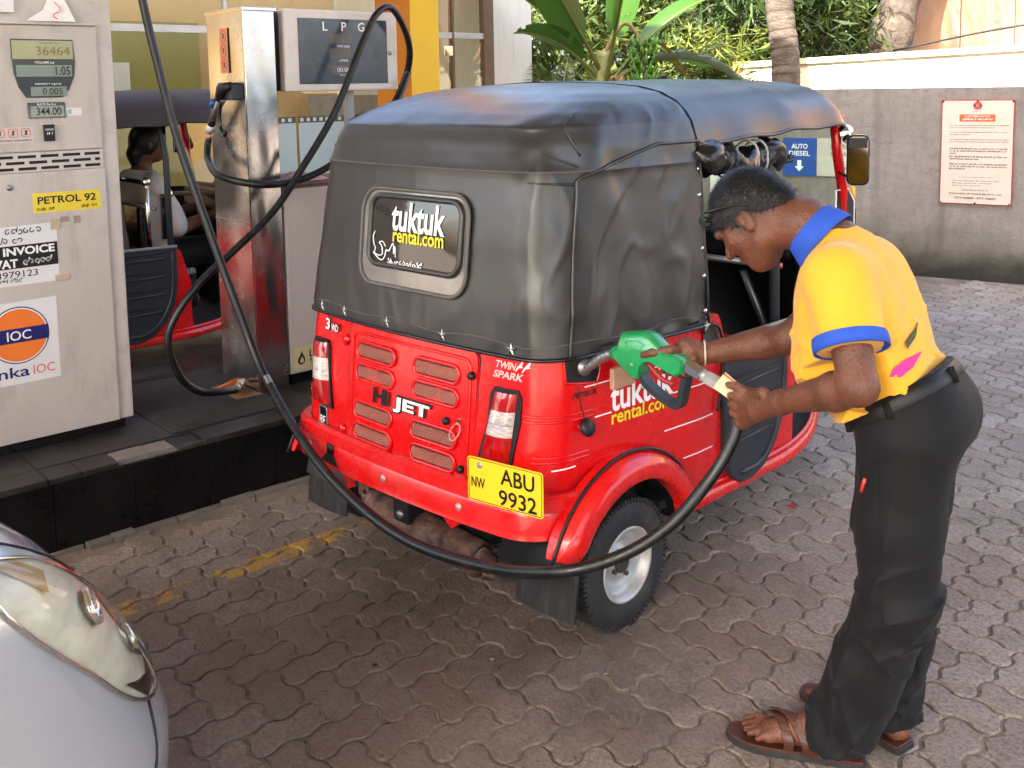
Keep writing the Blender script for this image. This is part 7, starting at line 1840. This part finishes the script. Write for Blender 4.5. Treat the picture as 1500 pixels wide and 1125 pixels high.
shirt = sdf_obj(S, 'polo_shirt', YSH, man, label='bright yellow polo shirt')
def cuff(e, d, r, name, wid=0.028):
    e = np.array(e); d = np.array(d); u = np.cross(d, (0, 1, 0.3)); u /= np.linalg.norm(u); v = np.cross(d, u)
    b = MB(); ring = lambda s_, r_: [Vector(e + d * s_ + (u * math.cos(a) + v * math.sin(a)) * r_) for a in [k * math.pi / 20 for k in range(40)]]
    prof = [(-wid, r + 0.0015), (-wid * 0.5, r + 0.004), (0.003, r + 0.003), (0.004, r - 0.002), (-0.02, r - 0.005)]
    V = [p for s_, r_ in prof for p in ring(s_, r_)]; F = [(i * 40 + j, i * 40 + (j + 1) % 40, (i + 1) * 40 + (j + 1) % 40, (i + 1) * 40 + j) for i in range(len(prof) - 1) for j in range(40)]
    b.add(V, F, BSH, True); return b.build(name, shirt)
cuff(eL, dL, 0.0800, 'sleeve_band'); cuff(eR, dR, 0.0765, 'sleeve_band')
# collar: a stand with a folded leaf round the neck
nb_, nd = np.array((0.155, 0, 1.292)), np.array((0.80, 0, 0.60)); nu_ = np.array((-0.60, 0, 0.80)); nl = np.array((0, 1.0, 0))
b = MB(); V = []; n = 44
prof = [(0.038, 0.066), (0.046, 0.070), (0.040, 0.076), (0.018, 0.083), (-0.012, 0.090), (-0.014, 0.087), (0.01, 0.080)]
for s_, r_ in prof:
    for j in range(n + 1):
        a = rad(-163 + 326 * j / n); tip = max(0, abs(j / n - 0.5) * 2 - 0.72) / 0.28
        r2 = r_ + (0.010 * tip if s_ < 0.02 else 0)
        V.append(Vector(nb_ + nd * (s_ - 0.030 * tip * (1 if s_ < 0.03 else 0)) + nu_ * math.cos(a) * r2 * 0.98 + nl * math.sin(a) * r2 * 0.92))
F = [(i * (n + 1) + j, i * (n + 1) + j + 1, (i + 1) * (n + 1) + j + 1, (i + 1) * (n + 1) + j) for i in range(len(prof) - 1) for j in range(n)]
b.add(V, F, BSH, True); b.build('collar', shirt)
# pink and dark trim on the lower back, printed on the cloth
bpy.context.view_layer.update()
from mathutils.bvhtree import BVHTree
sbv = BVHTree.FromPolygons([v.co for v in shirt.data.vertices], [list(p.vertices) for p in shirt.data.polygons])
def on_shirt(x, z, off=0.0045, y0=0.6):
    h = sbv.ray_cast(Vector((x, y0, z)), Vector((0, -1, 0)));
    return (h[0] + h[1] * off) if h[0] is not None else None
def shirt_patch(poly, m, nm, n=6):
    k = len(poly); cx = sum(p[0] for p in poly) / k; cz = sum(p[1] for p in poly) / k; V = []; F = []
    for r in range(n, -1, -1):
        for p in poly:
            q = on_shirt(cx + (p[0] - cx) * r / n, cz + (p[1] - cz) * r / n)
            V.append(q if q is not None else Vector((cx, 0, cz)))
    for r in range(n):
        for i in range(k): F.append((r * k + i, r * k + (i + 1) % k, (r + 1) * k + (i + 1) % k, (r + 1) * k + i))
    mb = MB(); mb.add(V, F, m, True); mb.build(nm, shirt)
PINKC = mat('pink print', (0.75, 0.03, 0.28), 0.7); DGREEN = mat('dark print stripe', (0.06, 0.07, 0.03), 0.7)
try:
    shirt_patch([(-0.096, 1.058), (-0.080, 1.052), (-0.066, 1.038), (-0.062, 1.020), (-0.080, 1.018), (-0.094, 1.034)], PINKC, 'pink_print')
    shirt_patch([(-0.072, 1.145), (-0.066, 1.150), (-0.072, 1.085), (-0.078, 1.070), (-0.080, 1.085)], DGREEN, 'stripe_print')
except Exception as e: print('patch', e)
# trousers ------------------------------------------------------------
S = SDF((-0.32, -0.30, 0.03), (0.28, 0.30, 1.06), 0.0055)
S.ell((-0.075, 0, 0.905), (0.115, 0.155, 0.11), 0.03)
for l in (-1, 1): S.ell((-0.078 if l > 0 else -0.055, l * 0.075, 0.890), (0.082, 0.088, 0.112), 0.04)
S.chain([(-0.085, 0, 0.90), (-0.015, 0, 0.985)], [0.12, 0.128], 0.04)
for l in (-1, 1): S.chain([(-0.09, l * 0.06, 0.90), (-0.015, l * 0.06, 0.985)], [0.11, 0.110], 0.04)
for l, kn_, an_, fr in ((1, knL, anL, (0.078, 0.078, 0.085)), (-1, knR, anR, (0.020, -0.080, 0.085))):
    S.chain([(-0.080 if l > 0 else -0.055, l * 0.082, 0.86), (-0.068 if l > 0 else -0.035, l * 0.088, 0.66), (kn_[0] - 0.005, kn_[1], 0.47), (kn_[0] + (an_[0] - kn_[0]) * 0.5 - 0.012, (kn_[1] + an_[1]) / 2, 0.28), (fr[0] - 0.012, fr[1], 0.075)], [0.112, 0.097, 0.086, 0.080, 0.083], 0.03)
def tf_(P):
    z = P[:, 2]; low = np.clip((0.62 - z) * 2.2, 0, 1); knee = np.exp(-((z - 0.47) / 0.12) ** 2); hem = np.clip((0.30 - z) * 5, 0, 1)
    x, y = P[:, 0], P[:, 1]; w = 0.8 * np.sin(z * 11 + y * 9) + 0.5 * np.sin(x * 21)
    cr = 0.011 * (1 - np.abs(np.sin(z * 24 + x * 17 + w))) ** 4 * (knee + 0.8 * hem) + 0.009 * (1 - np.abs(np.sin(z * 13 - x * 26 + y * 8 + w))) ** 4 * low + 0.008 * (1 - np.abs(np.sin(x * 24 + z * 7 + 0.6 * w + 0.4))) ** 6 * np.clip((0.90 - z) * 3, 0, 1)
    return -cr + folds(P, 1.0, [(34, 22, 15, 0.5, 0.0022), (-38, 30, 22, 1.7, 0.0018), (55, 10, -38, 0.2, 0.0010)]) * (0.35 + 0.65 * low) + 0.0025 * knee * np.sin(P[:, 2] * 62 + P[:, 0] * 46 + 2 * np.sin(P[:, 1] * 20)) + 0.0032 * hem * np.sin(P[:, 2] * 44 - P[:, 0] * 52 + P[:, 1] * 38)
S.disp(tf_)
S.cut((-0.028, 0, 0.955), np.array((0.547, 0, 0.837))); S.cut((0.0, 0, 0.062), np.array((-0.16, 0, -0.987)))
trs = sdf_obj(S, 'trousers', TRO, man, label='black trousers')
tv = np.array([v.co for v in trs.data.vertices])
def belt_ring(off, r_add, n=72):
    # outline of the waist in the hem plane
    pts = []; c = np.array((-0.030, 0, 0.945)); u = np.array((0.837, 0, -0.547)); bv = BVHTree.FromPolygons([v.co for v in trs.data.vertices], [list(p.vertices) for p in trs.data.polygons])
    for k in range(n):
        a = 2 * math.pi * k / n; d = Vector(u * math.cos(a) + np.array((0, 1, 0)) * math.sin(a)); o = Vector(c + np.array((0.547, 0, 0.837)) * (off - 0.008))
        h = bv.ray_cast(o + d * 0.4, -d)
        pts.append((h[0] if h[0] is not None else o + d * 0.13) + d * r_add)
    return pts
b = MB(); rings = [belt_ring(o, r) for o, r in ((-0.022, 0.000), (-0.020, 0.003), (0.006, 0.004), (0.012, 0.002), (0.013, -0.006))]
n = 72; V = [p for r in rings for p in r]; F = [(i * n + j, i * n + (j + 1) % n, (i + 1) * n + (j + 1) % n, (i + 1) * n + j) for i in range(len(rings) - 1) for j in range(n)]
b.add(V, F, BELT, True); b.build('belt', man)
for k in (10, 20, 33, 52, 62):
    b = MB()
    p = rings[1][k]; q = rings[2][k]; d = (p - Vector((-0.032, 0, 0.948))); d.z = 0; d.normalize(); t = d.cross(Vector((0, 0, 1)))
    b.tube([p + d * 0.004 - Vector((0, 0, 0.008)), q + d * 0.005 + Vector((0, 0, 0.006))], 0.008, TRO, 6, flat=0.4); b.build('belt_loop', trs)
# pen in the pocket
b = MB()
bv = BVHTree.FromPolygons([v.co for v in trs.data.vertices], [list(p.vertices) for p in trs.data.polygons])
def on_tr(x, z, off): 
    h = bv.ray_cast(Vector((x, 0.6, z)), Vector((0, -1, 0))); return h[0] + h[1] * off if h[0] is not None else Vector((x, 0.2, z))
b.tube([on_tr(-0.008, 0.742, 0.003), on_tr(-0.018, 0.778, 0.003)], 0.0042, RED2, 8)
pen = b.build('pen', None, 'red pen clipped in the black trouser pocket', 'pen'); pen.location = man.location; pen.rotation_euler = man.rotation_euler
b = MB(); b.tube(catmull([on_tr(0.012, 0.845, 0.001), on_tr(0.010, 0.80, 0.001), on_tr(0.0, 0.772, 0.001), on_tr(-0.02, 0.76, 0.001)], 5), 0.003, TRO, 6); b.build('pocket_edge', trs)
# stitched seams on trousers and shirt
SEAM = mat('trouser seam', (0.003, 0.003, 0.0035), 0.8); YSEAM = mat('shirt seam', (0.55, 0.24, 0.01), 0.8)
b = MB(); b.tube([on_tr(-0.055 - 0.012 * math.sin(k * 0.15) + (0.10 * max(0, 12 - k) / 12 if k < 12 else 0), 0.12 + 0.028 * k, 0.0012) for k in range(28)], 0.0016, SEAM, 5); b.build('side_seam', trs)
b = MB(); b.tube([on_tr(-0.115 + 0.012 * k, 0.862 - 0.006 * k, 0.0015) for k in range(8)], 0.002, SEAM, 5); b.build('pocket_welt', trs)
sp_ = [on_shirt(0.045 - 0.010 * k, 1.085 - 0.016 * k, 0.0008) for k in range(9)]; sp_ = [q for q in sp_ if q is not None]
if len(sp_) > 2: b = MB(); b.tube(sp_, 0.0014, YSEAM, 5); b.build('side_seam', shirt)
# sandals
def sandal(heel, toe, out, label):
    h = Vector((*heel, 0)); t = Vector((*toe, 0)); d = (t - h); L_ = d.length; d.normalize(); s = Vector((-d.y, d.x, 0)) * out     # s = outer
    root = empty('sandal', (0, 0, 0), 0, label, 'sandal', 'brown leather sandals')
    root.location = man.location; root.rotation_euler = man.rotation_euler
    half = [(-0.02, 0.030, 0.030), (0.0, 0.036, 0.036), (0.06, 0.034, 0.037), (0.12, 0.034, 0.042), (0.18, 0.040, 0.050), (0.23, 0.044, 0.050), (0.265, 0.042, 0.040), (0.29, 0.032, 0.022), (0.302, 0.012, 0.004)]
    sc = L_ / 0.28
    inner = [h + d * (a * sc) - s * i for a, o_, i in [(q[0], q[2], q[1]) for q in half]]; outer = [h + d * (q[0] * sc) + s * q[2] for q in half]
    poly = [(p.x, p.y) for p in catmull(inner, 3)] + [(p.x, p.y) for p in catmull(outer[::-1], 3)]
    b = MB(); b.prism(poly, 0.001, 0.016, RUBBER, bev=0.002); b.build('outsole', root)
    b = MB(); c = Vector((sum(p[0] for p in poly) / len(poly), sum(p[1] for p in poly) / len(poly))); pi_ = [tuple(c + (Vector(p) - c) * 0.985) for p in poly]
    b.prism(pi_, 0.016, 0.023, LEATH, bev=0.002); b.build('footbed', root)
    b = MB(); V = []; F = []
    for (a0, a1, ctr) in ((0.105, 0.150, 0.072), (0.160, 0.185, 0.060)): pass
    b = MB()
    for k, (ao, ai, at_, w, hh) in enumerate(((0.105, 0.135, 0.185, 0.017, 0.088), (0.150, 0.17, 0.195, 0.012, 0.072))):
        po = h + d * ao * sc + s * 0.044 + Vector((0, 0, 0.018)); pi2 = h + d * ai * sc - s * 0.040 + Vector((0, 0, 0.018)); pt = h + d * at_ * sc - s * 0.018 + Vector((0, 0, 0.088 if k == 0 else 0.080))
        path = catmull([po, po + s * 0.004 + Vector((0, 0, 0.034)), po + (pt - po) * 0.5 + Vector((0, 0, 0.042 - 0.006 * k)), pt, pi2 - s * 0.004 + Vector((0, 0, 0.035)), pi2], 6)
        V = []; 
        for p in path: V += [p - d * w, p + d * w, p + d * w + Vector((0, 0, 0.004)), p - d * w + Vector((0, 0, 0.004))]
        F = [(i * 4 + j, i * 4 + (j + 1) % 4, i * 4 + 4 + (j + 1) % 4, i * 4 + 4 + j) for i in range(len(path) - 1) for j in range(4)]
        b.add(V, F, LEATH, False)
    b.tube([h + d * 0.215 * sc - s * 0.018 + Vector((0, 0, 0.024)), h + d * 0.195 * sc - s * 0.018 + Vector((0, 0, 0.062))], 0.006, LEATH, 8); b.build('strap', root)
    b = MB(); b.lathe([(0.007, 0), (0.004, 0.004), (0, 0.005)], BRASS, 10, Matrix.Translation(h + d * 0.185 * sc - s * 0.014 + Vector((0, 0, 0.066)))); b.build('rivet', root)
sandal((0.030, 0.058), (0.312, 0.142), 1, 'near brown leather sandal with crossed straps under the left foot')
sandal((-0.040, -0.062), (0.226, -0.146), -1, 'far brown leather sandal half hidden behind the other leg')
# bracelet on the right wrist
b = MB(); d = (wrR - elR) / np.linalg.norm(wrR - elR); u = np.cross(d, (0, 0, 1)); u /= np.linalg.norm(u); v = np.cross(d, u); c0 = wrR - d * 0.012
b.tube([Vector(c0 + (u * math.cos(a) + v * math.sin(a)) * 0.0335 + d * 0.006 * math.sin(a)) for a in [k * math.pi / 14 for k in range(28)]], 0.0028, mat('cord', (0.62, 0.50, 0.42), 0.6), 6, closed=True)
br = b.build('bracelet', None, 'pale cord bracelet on the wrist holding the nozzle', 'bracelet'); br.location = man.location; br.rotation_euler = man.rotation_euler
b = MB(); c1 = np.array(tipsL[1][1]); b.lathe([(0.0115, -0.003), (0.0125, 0), (0.0115, 0.003)], mat('gold', (0.75, 0.5, 0.15), 0.25, 1.0), 16, Matrix.Translation(Vector(hoc + np.array((0.02, -0.02, -0.03)))))
rgx = b.build('ring', None, 'gold finger ring on the hand gripping the hose', 'ring'); rgx.location = man.location; rgx.rotation_euler = man.rotation_euler

# ------------------------------------------------------------------ nozzle in the filler (tuk-tuk coordinates)
noz = empty('fuel_nozzle', (-2.6678, 2.1341, 0), rad(4.0), 'green fuel nozzle pushed into the filler of the red tuk-tuk', 'fuel nozzle')
YP = -0.10
def nf(u, v, h): return Vector((u, YP + h, v))
bodyp = [(0.748, 0.925), (0.752, 0.905), (0.790, 0.872), (0.822, 0.852), (0.838, 0.862), (0.846, 0.895), (0.862, 0.915), (0.885, 0.918), (0.925, 0.905), (0.965, 0.890), (0.985, 0.905), (0.988, 0.930), (0.972, 0.945), (0.930, 0.952), (0.912, 0.965), (0.880, 0.992), (0.860, 0.998), (0.778, 0.984), (0.770, 0.965), (0.764, 0.940)]
b = MB()
k = len(bodyp); cx = sum(p[0] for p in bodyp) / k; cz = sum(p[1] for p in bodyp) / k
def nlay(sc, h): return [nf(p[0] + (0.87 - p[0]) * sc * 0.25, p[1] + (0.925 - p[1]) * sc, h) for p in bodyp]
lay = [nlay(0.22, -0.031), nlay(0.08, -0.026), nlay(0.0, -0.015), nlay(0.0, 0.015), nlay(0.08, 0.026), nlay(0.22, 0.031)]
V = [p for l in lay for p in l]; F = [(i * k + j, i * k + (j + 1) % k, (i + 1) * k + (j + 1) % k, (i + 1) * k + j) for i in range(5) for j in range(k)]
F += [tuple(range(k))[::-1], tuple(5 * k + j for j in range(k))]
b.add(V, F, GREENP, True); b.build('body', noz, sharp=38)
b = MB(); pth = catmull([(0.54, YP, 0.79), (0.60, YP, 0.832), (0.648, YP, 0.862), (0.70, YP, 0.898), (0.752, YP, 0.918)], 10)
b.tube(pth, [0.0135 + 0.002 * (i % 3 == 0) for i in range(len(pth))], GREYM, 12); b.tube([(0.735, YP, 0.912), (0.765, YP, 0.922)], 0.021, GREENP, 14); b.build('spout', noz)
b = MB(); gd = catmull([(0.838, YP, 0.868), (0.858, YP, 0.845), (0.905, YP, 0.820), (0.950, YP, 0.806), (0.966, YP, 0.815), (0.975, YP, 0.850), (0.985, YP, 0.892)], 6)
V = []
for i, p in enumerate(gd):
    tq = (gd[min(i + 1, len(gd) - 1)] - gd[max(i - 1, 0)]).normalized(); nn = Vector((-tq.z, 0, tq.x)) * 0.0085
    V += [p + nn + Vector((0, -0.017, 0)), p + nn + Vector((0, 0.017, 0)), p - nn + Vector((0, 0.017, 0)), p - nn + Vector((0, -0.017, 0))]
F = [(i * 4 + j, i * 4 + (j + 1) % 4, i * 4 + 4 + (j + 1) % 4, i * 4 + 4 + j) for i in range(len(gd) - 1) for j in range(4)] + [(3, 2, 1, 0), tuple(len(V) - 4 + j for j in range(4))]
b.add(V, F, PLASTIC); b.build('trigger_guard', noz)
b = MB(); b.tube(catmull([(0.852, YP, 0.905), (0.878, YP, 0.885), (0.905, YP, 0.868), (0.940, YP, 0.862)], 5), 0.008, mat('trigger red', (0.30, 0.02, 0.02), 0.4), 8, flat=0.8); b.build('trigger', noz)
b = MB(); b.tube([nf(*p_, -0.0315) for p_ in ((0.80, 0.965), (0.84, 0.972), (0.865, 0.965), (0.845, 0.945), (0.805, 0.94))], 0.0016, mat('nozzle emboss', (0.02, 0.34, 0.11), 0.3), 5, closed=True); b.build('embossed_mark', noz)
for p_ in ((0.775, 0.915), (0.82, 0.90), (0.90, 0.93), (0.975, 0.915)):
    b = MB(); b.lathe([(0.006, 0), (0.005, 0.003), (0, 0.003)], GREYM, 8, Matrix.Translation(nf(*p_, -0.0255 if p_[0] != 0.82 else -0.029)) @ Matrix.Rotation(rad(90), 4, 'X')); b.build('screw', noz)
b = MB(); b.tube([(0.985, YP, 0.922), (1.035, YP - 0.002, 0.908)], 0.021, CHROME, 6, smooth=False); b.tube([(1.030, YP - 0.001, 0.909), (1.052, YP - 0.003, 0.902)], 0.016, SILVER, 14); b.tube([(1.050, YP - 0.003, 0.903), (1.092, YP - 0.002, 0.890)], 0.020, SILVER, 6, smooth=False); b.tube([(1.088, YP - 0.002, 0.891), (1.150, YP - 0.004, 0.865)], 0.0165, HOSE, 12); b.build('swivel', noz)
# banknotes between the fingers
NOTE = mat('banknote', (0.60, 0.56, 0.36), 0.6, var=0.12, vscale=18, dirt=(0.45, 0.48, 0.35), dirt_amt=0.7, dscale=20)
nt = empty('folded_banknotes', (-2.6678, 2.1341, 0), rad(4.0), 'folded pale green banknotes held against the hose', 'banknotes')
for q, m in ((0, NOTE), (1, mat('red banknote edge', (0.55, 0.06, 0.05), 0.6)), (2, NOTE)):
    b = MB(); M = Matrix.Translation((1.125, YP - 0.028 + 0.0035 * q, 0.898 + 0.002 * q)) @ Matrix.Rotation(rad(28), 4, 'Z') @ Matrix.Rotation(rad(35 + 2 * q), 4, 'Y')
    b.box((-0.026, -0.0012, -0.022), (0.034 + 0.004 * q, 0.0012, 0.022), m, 0.0, M); b.build('note', nt)

# ------------------------------------------------------------------ second driver
drv = empty('person', (-6.20, 1.353 + 1.06, 0.30), rad(90), 'person in a white shirt sitting in the second tuk-tuk, seen from behind', 'person')
WSH = mat('off white shirt cloth', (0.56, 0.48, 0.42), 0.8, var=0.12, vscale=6, bump=0.15, bscale=200)
S = SDF((-0.25, -0.45, -0.30), (0.80, 0.45, 1.25), 0.012)
S.ell((0.05, 0, 1.06), (0.098, 0.075, 0.118), 0.02); S.ell((0.11, 0, 0.99), (0.04, 0.045, 0.05), 0.03); S.cap((0.0, 0, 0.85), (0.03, 0, 1.0), 0.055, 0.052, 0.03); S.ell((0.155, 0, 1.05), (0.02, 0.012, 0.02), 0.012)
for l in (-1, 1): S.ell((0.035, l * 0.083, 1.05), (0.02, 0.012, 0.032), 0.01)
S.chain([(-0.03, 0, 0.36), (0.0, 0, 0.60), (0.0, 0, 0.80)], [0.13, 0.125, 0.12], 0.04)
for l in (-1, 1):
    S.chain([(0, l * 0.19, 0.78), (0.10, l * 0.27, 0.54), (0.36, l * 0.20, 0.60)], [0.055, 0.045, 0.032], 0.02); S.ell((0.40, l * 0.19, 0.61), (0.05, 0.04, 0.03), 0.02)
    S.chain([(0, l * 0.10, 0.36), (0.40, l * 0.14, 0.38), (0.46, l * 0.13, -0.02)], [0.085, 0.065, 0.045], 0.03); S.ell((0.52, l * 0.13, 0.03), (0.12, 0.045, 0.035), 0.02)
sdf_obj(S, 'body', SKIN, drv)
S = SDF((-0.25, -0.45, 0.25), (0.45, 0.45, 1.0), 0.012)
S.chain([(-0.03, 0, 0.34), (0.0, 0, 0.60), (0.0, 0, 0.80)], [0.16, 0.155, 0.14], 0.04)
for l in (-1, 1): S.chain([(0, l * 0.10, 0.36), (0, l * 0.11, 0.78), (0, l * 0.20, 0.79), (0.085, l * 0.275, 0.58)], [0.13, 0.11, 0.085, 0.082], 0.04)
S.cap((0.0, 0, 0.82), (0.015, 0, 0.885), 0.085, 0.07, 0.03)
S.disp(lambda P: folds(P, 1.0, [(22, 19, 30, 0.3, 0.005), (38, -14, 16, 1.1, 0.003)]))
S.cut((0.0, 0, 0.90), (0.1, 0, 0.99)); sdf_obj(S, 'shirt', WSH, drv)
S = SDF((-0.12, -0.15, 0.90), (0.22, 0.15, 1.25), 0.010); S.ell((0.045, 0, 1.072), (0.107, 0.084, 0.124), 0.0); S.cap((-0.03, 0, 1.0), (-0.02, 0, 0.95), 0.05, 0.04, 0.02); S.cut((0.085, 0, 1.03), (0.80, 0, -0.60)); sdf_obj(S, 'hair', HAIRM, drv)
S = SDF((-0.2, -0.3, -0.02), (0.65, 0.3, 0.55), 0.012)
for l in (-1, 1): S.chain([(-0.04, l * 0.10, 0.36), (0.40, l * 0.14, 0.385), (0.46, l * 0.13, 0.06)], [0.115, 0.085, 0.068], 0.03)
sdf_obj(S, 'trousers', TRO, drv)
# chrome grab rail behind him
gr = empty('grab_rail', (-5.72, 2.10, 0.30), 0, 'chrome grab rail with ball joints behind the second driver', 'rail')
b = MB()
for (x, y0, z0, y1, z1) in ((-5.60, 2.335, 0.85, 2.325, 1.50), (-5.60, 2.21, 0.80, 2.21, 1.17), (-5.60, 2.335, 0.80, 2.335, 1.10)): b.tube([(x, y0, z0), (x, y1, z1)], 0.013, CHROME, 10)
b.tube([(-5.60, 2.21, 1.17), (-6.8, 2.21, 1.17)], 0.013, CHROME, 10); W(b, 'tube', gr)
for (y, z) in ((2.21, 1.175), (2.335, 1.097)): 
    b = MB(); b.lathe([(0.026 * math.sin(a), -0.026 * math.cos(a)) for a in [k * math.pi / 10 for k in range(11)]], CHROME, 16, Matrix.Translation((-5.60, y, z))); W(b, 'ball_joint', gr)
b = MB(); b.box((-5.606, 2.215, 0.84), (-5.602, 2.33, 1.10), STEEL); W(b, 'panel', gr)

# ------------------------------------------------------------------ small litter on the paving
b = MB(); b.tube([(0.048 * math.cos(a), 0.035 * math.sin(a), 0.003 + 0.002 * math.sin(2 * a)) for a in [k * math.pi / 14 for k in range(28)]], 0.0018, BLACK, 5, closed=True)
o = b.build('wire_loop', None, 'thin black wire loop lying on the paving behind the trousers', 'wire'); o.location = (-0.935, 2.665, 0.002); o.rotation_euler = (0, 0, 0.4)
b = MB(); b.add([(-0.03, 0, 0.004), (0, 0.014, 0.012), (0.03, 0.002, 0.005), (0, -0.012, 0.008)], [(0, 1, 2, 3)], mat('red petal', (0.45, 0.03, 0.03), 0.5))
o = b.build('red_wrapper', None, 'scrap of red wrapper on the paving beside the rear wheel', 'litter'); o.location = (-2.155, 3.35, 0.0)
for q, (x, y) in enumerate(((-1.88, 1.99), (-2.37, 1.53), (-2.16, 1.80), (-1.35, 1.75))):
    b = MB(); b.lathe([(0.0, 0), (0.006, 0.001), (0.008, 0.003), (0.004, 0.006), (0, 0.006)], GROUT if q != 1 else BLACK, 7); o = b.build('pebble', None, ['pale chip of stone on the paving below the rear tyre', 'small black crumb on the brown stained paving', 'tiny pale stone on the paving under the hose', 'pale stone on the paving in front of the near sandal'][q], 'pebble'); o.location = (x, y, 0.0); o.rotation_euler = (0, 0, q)
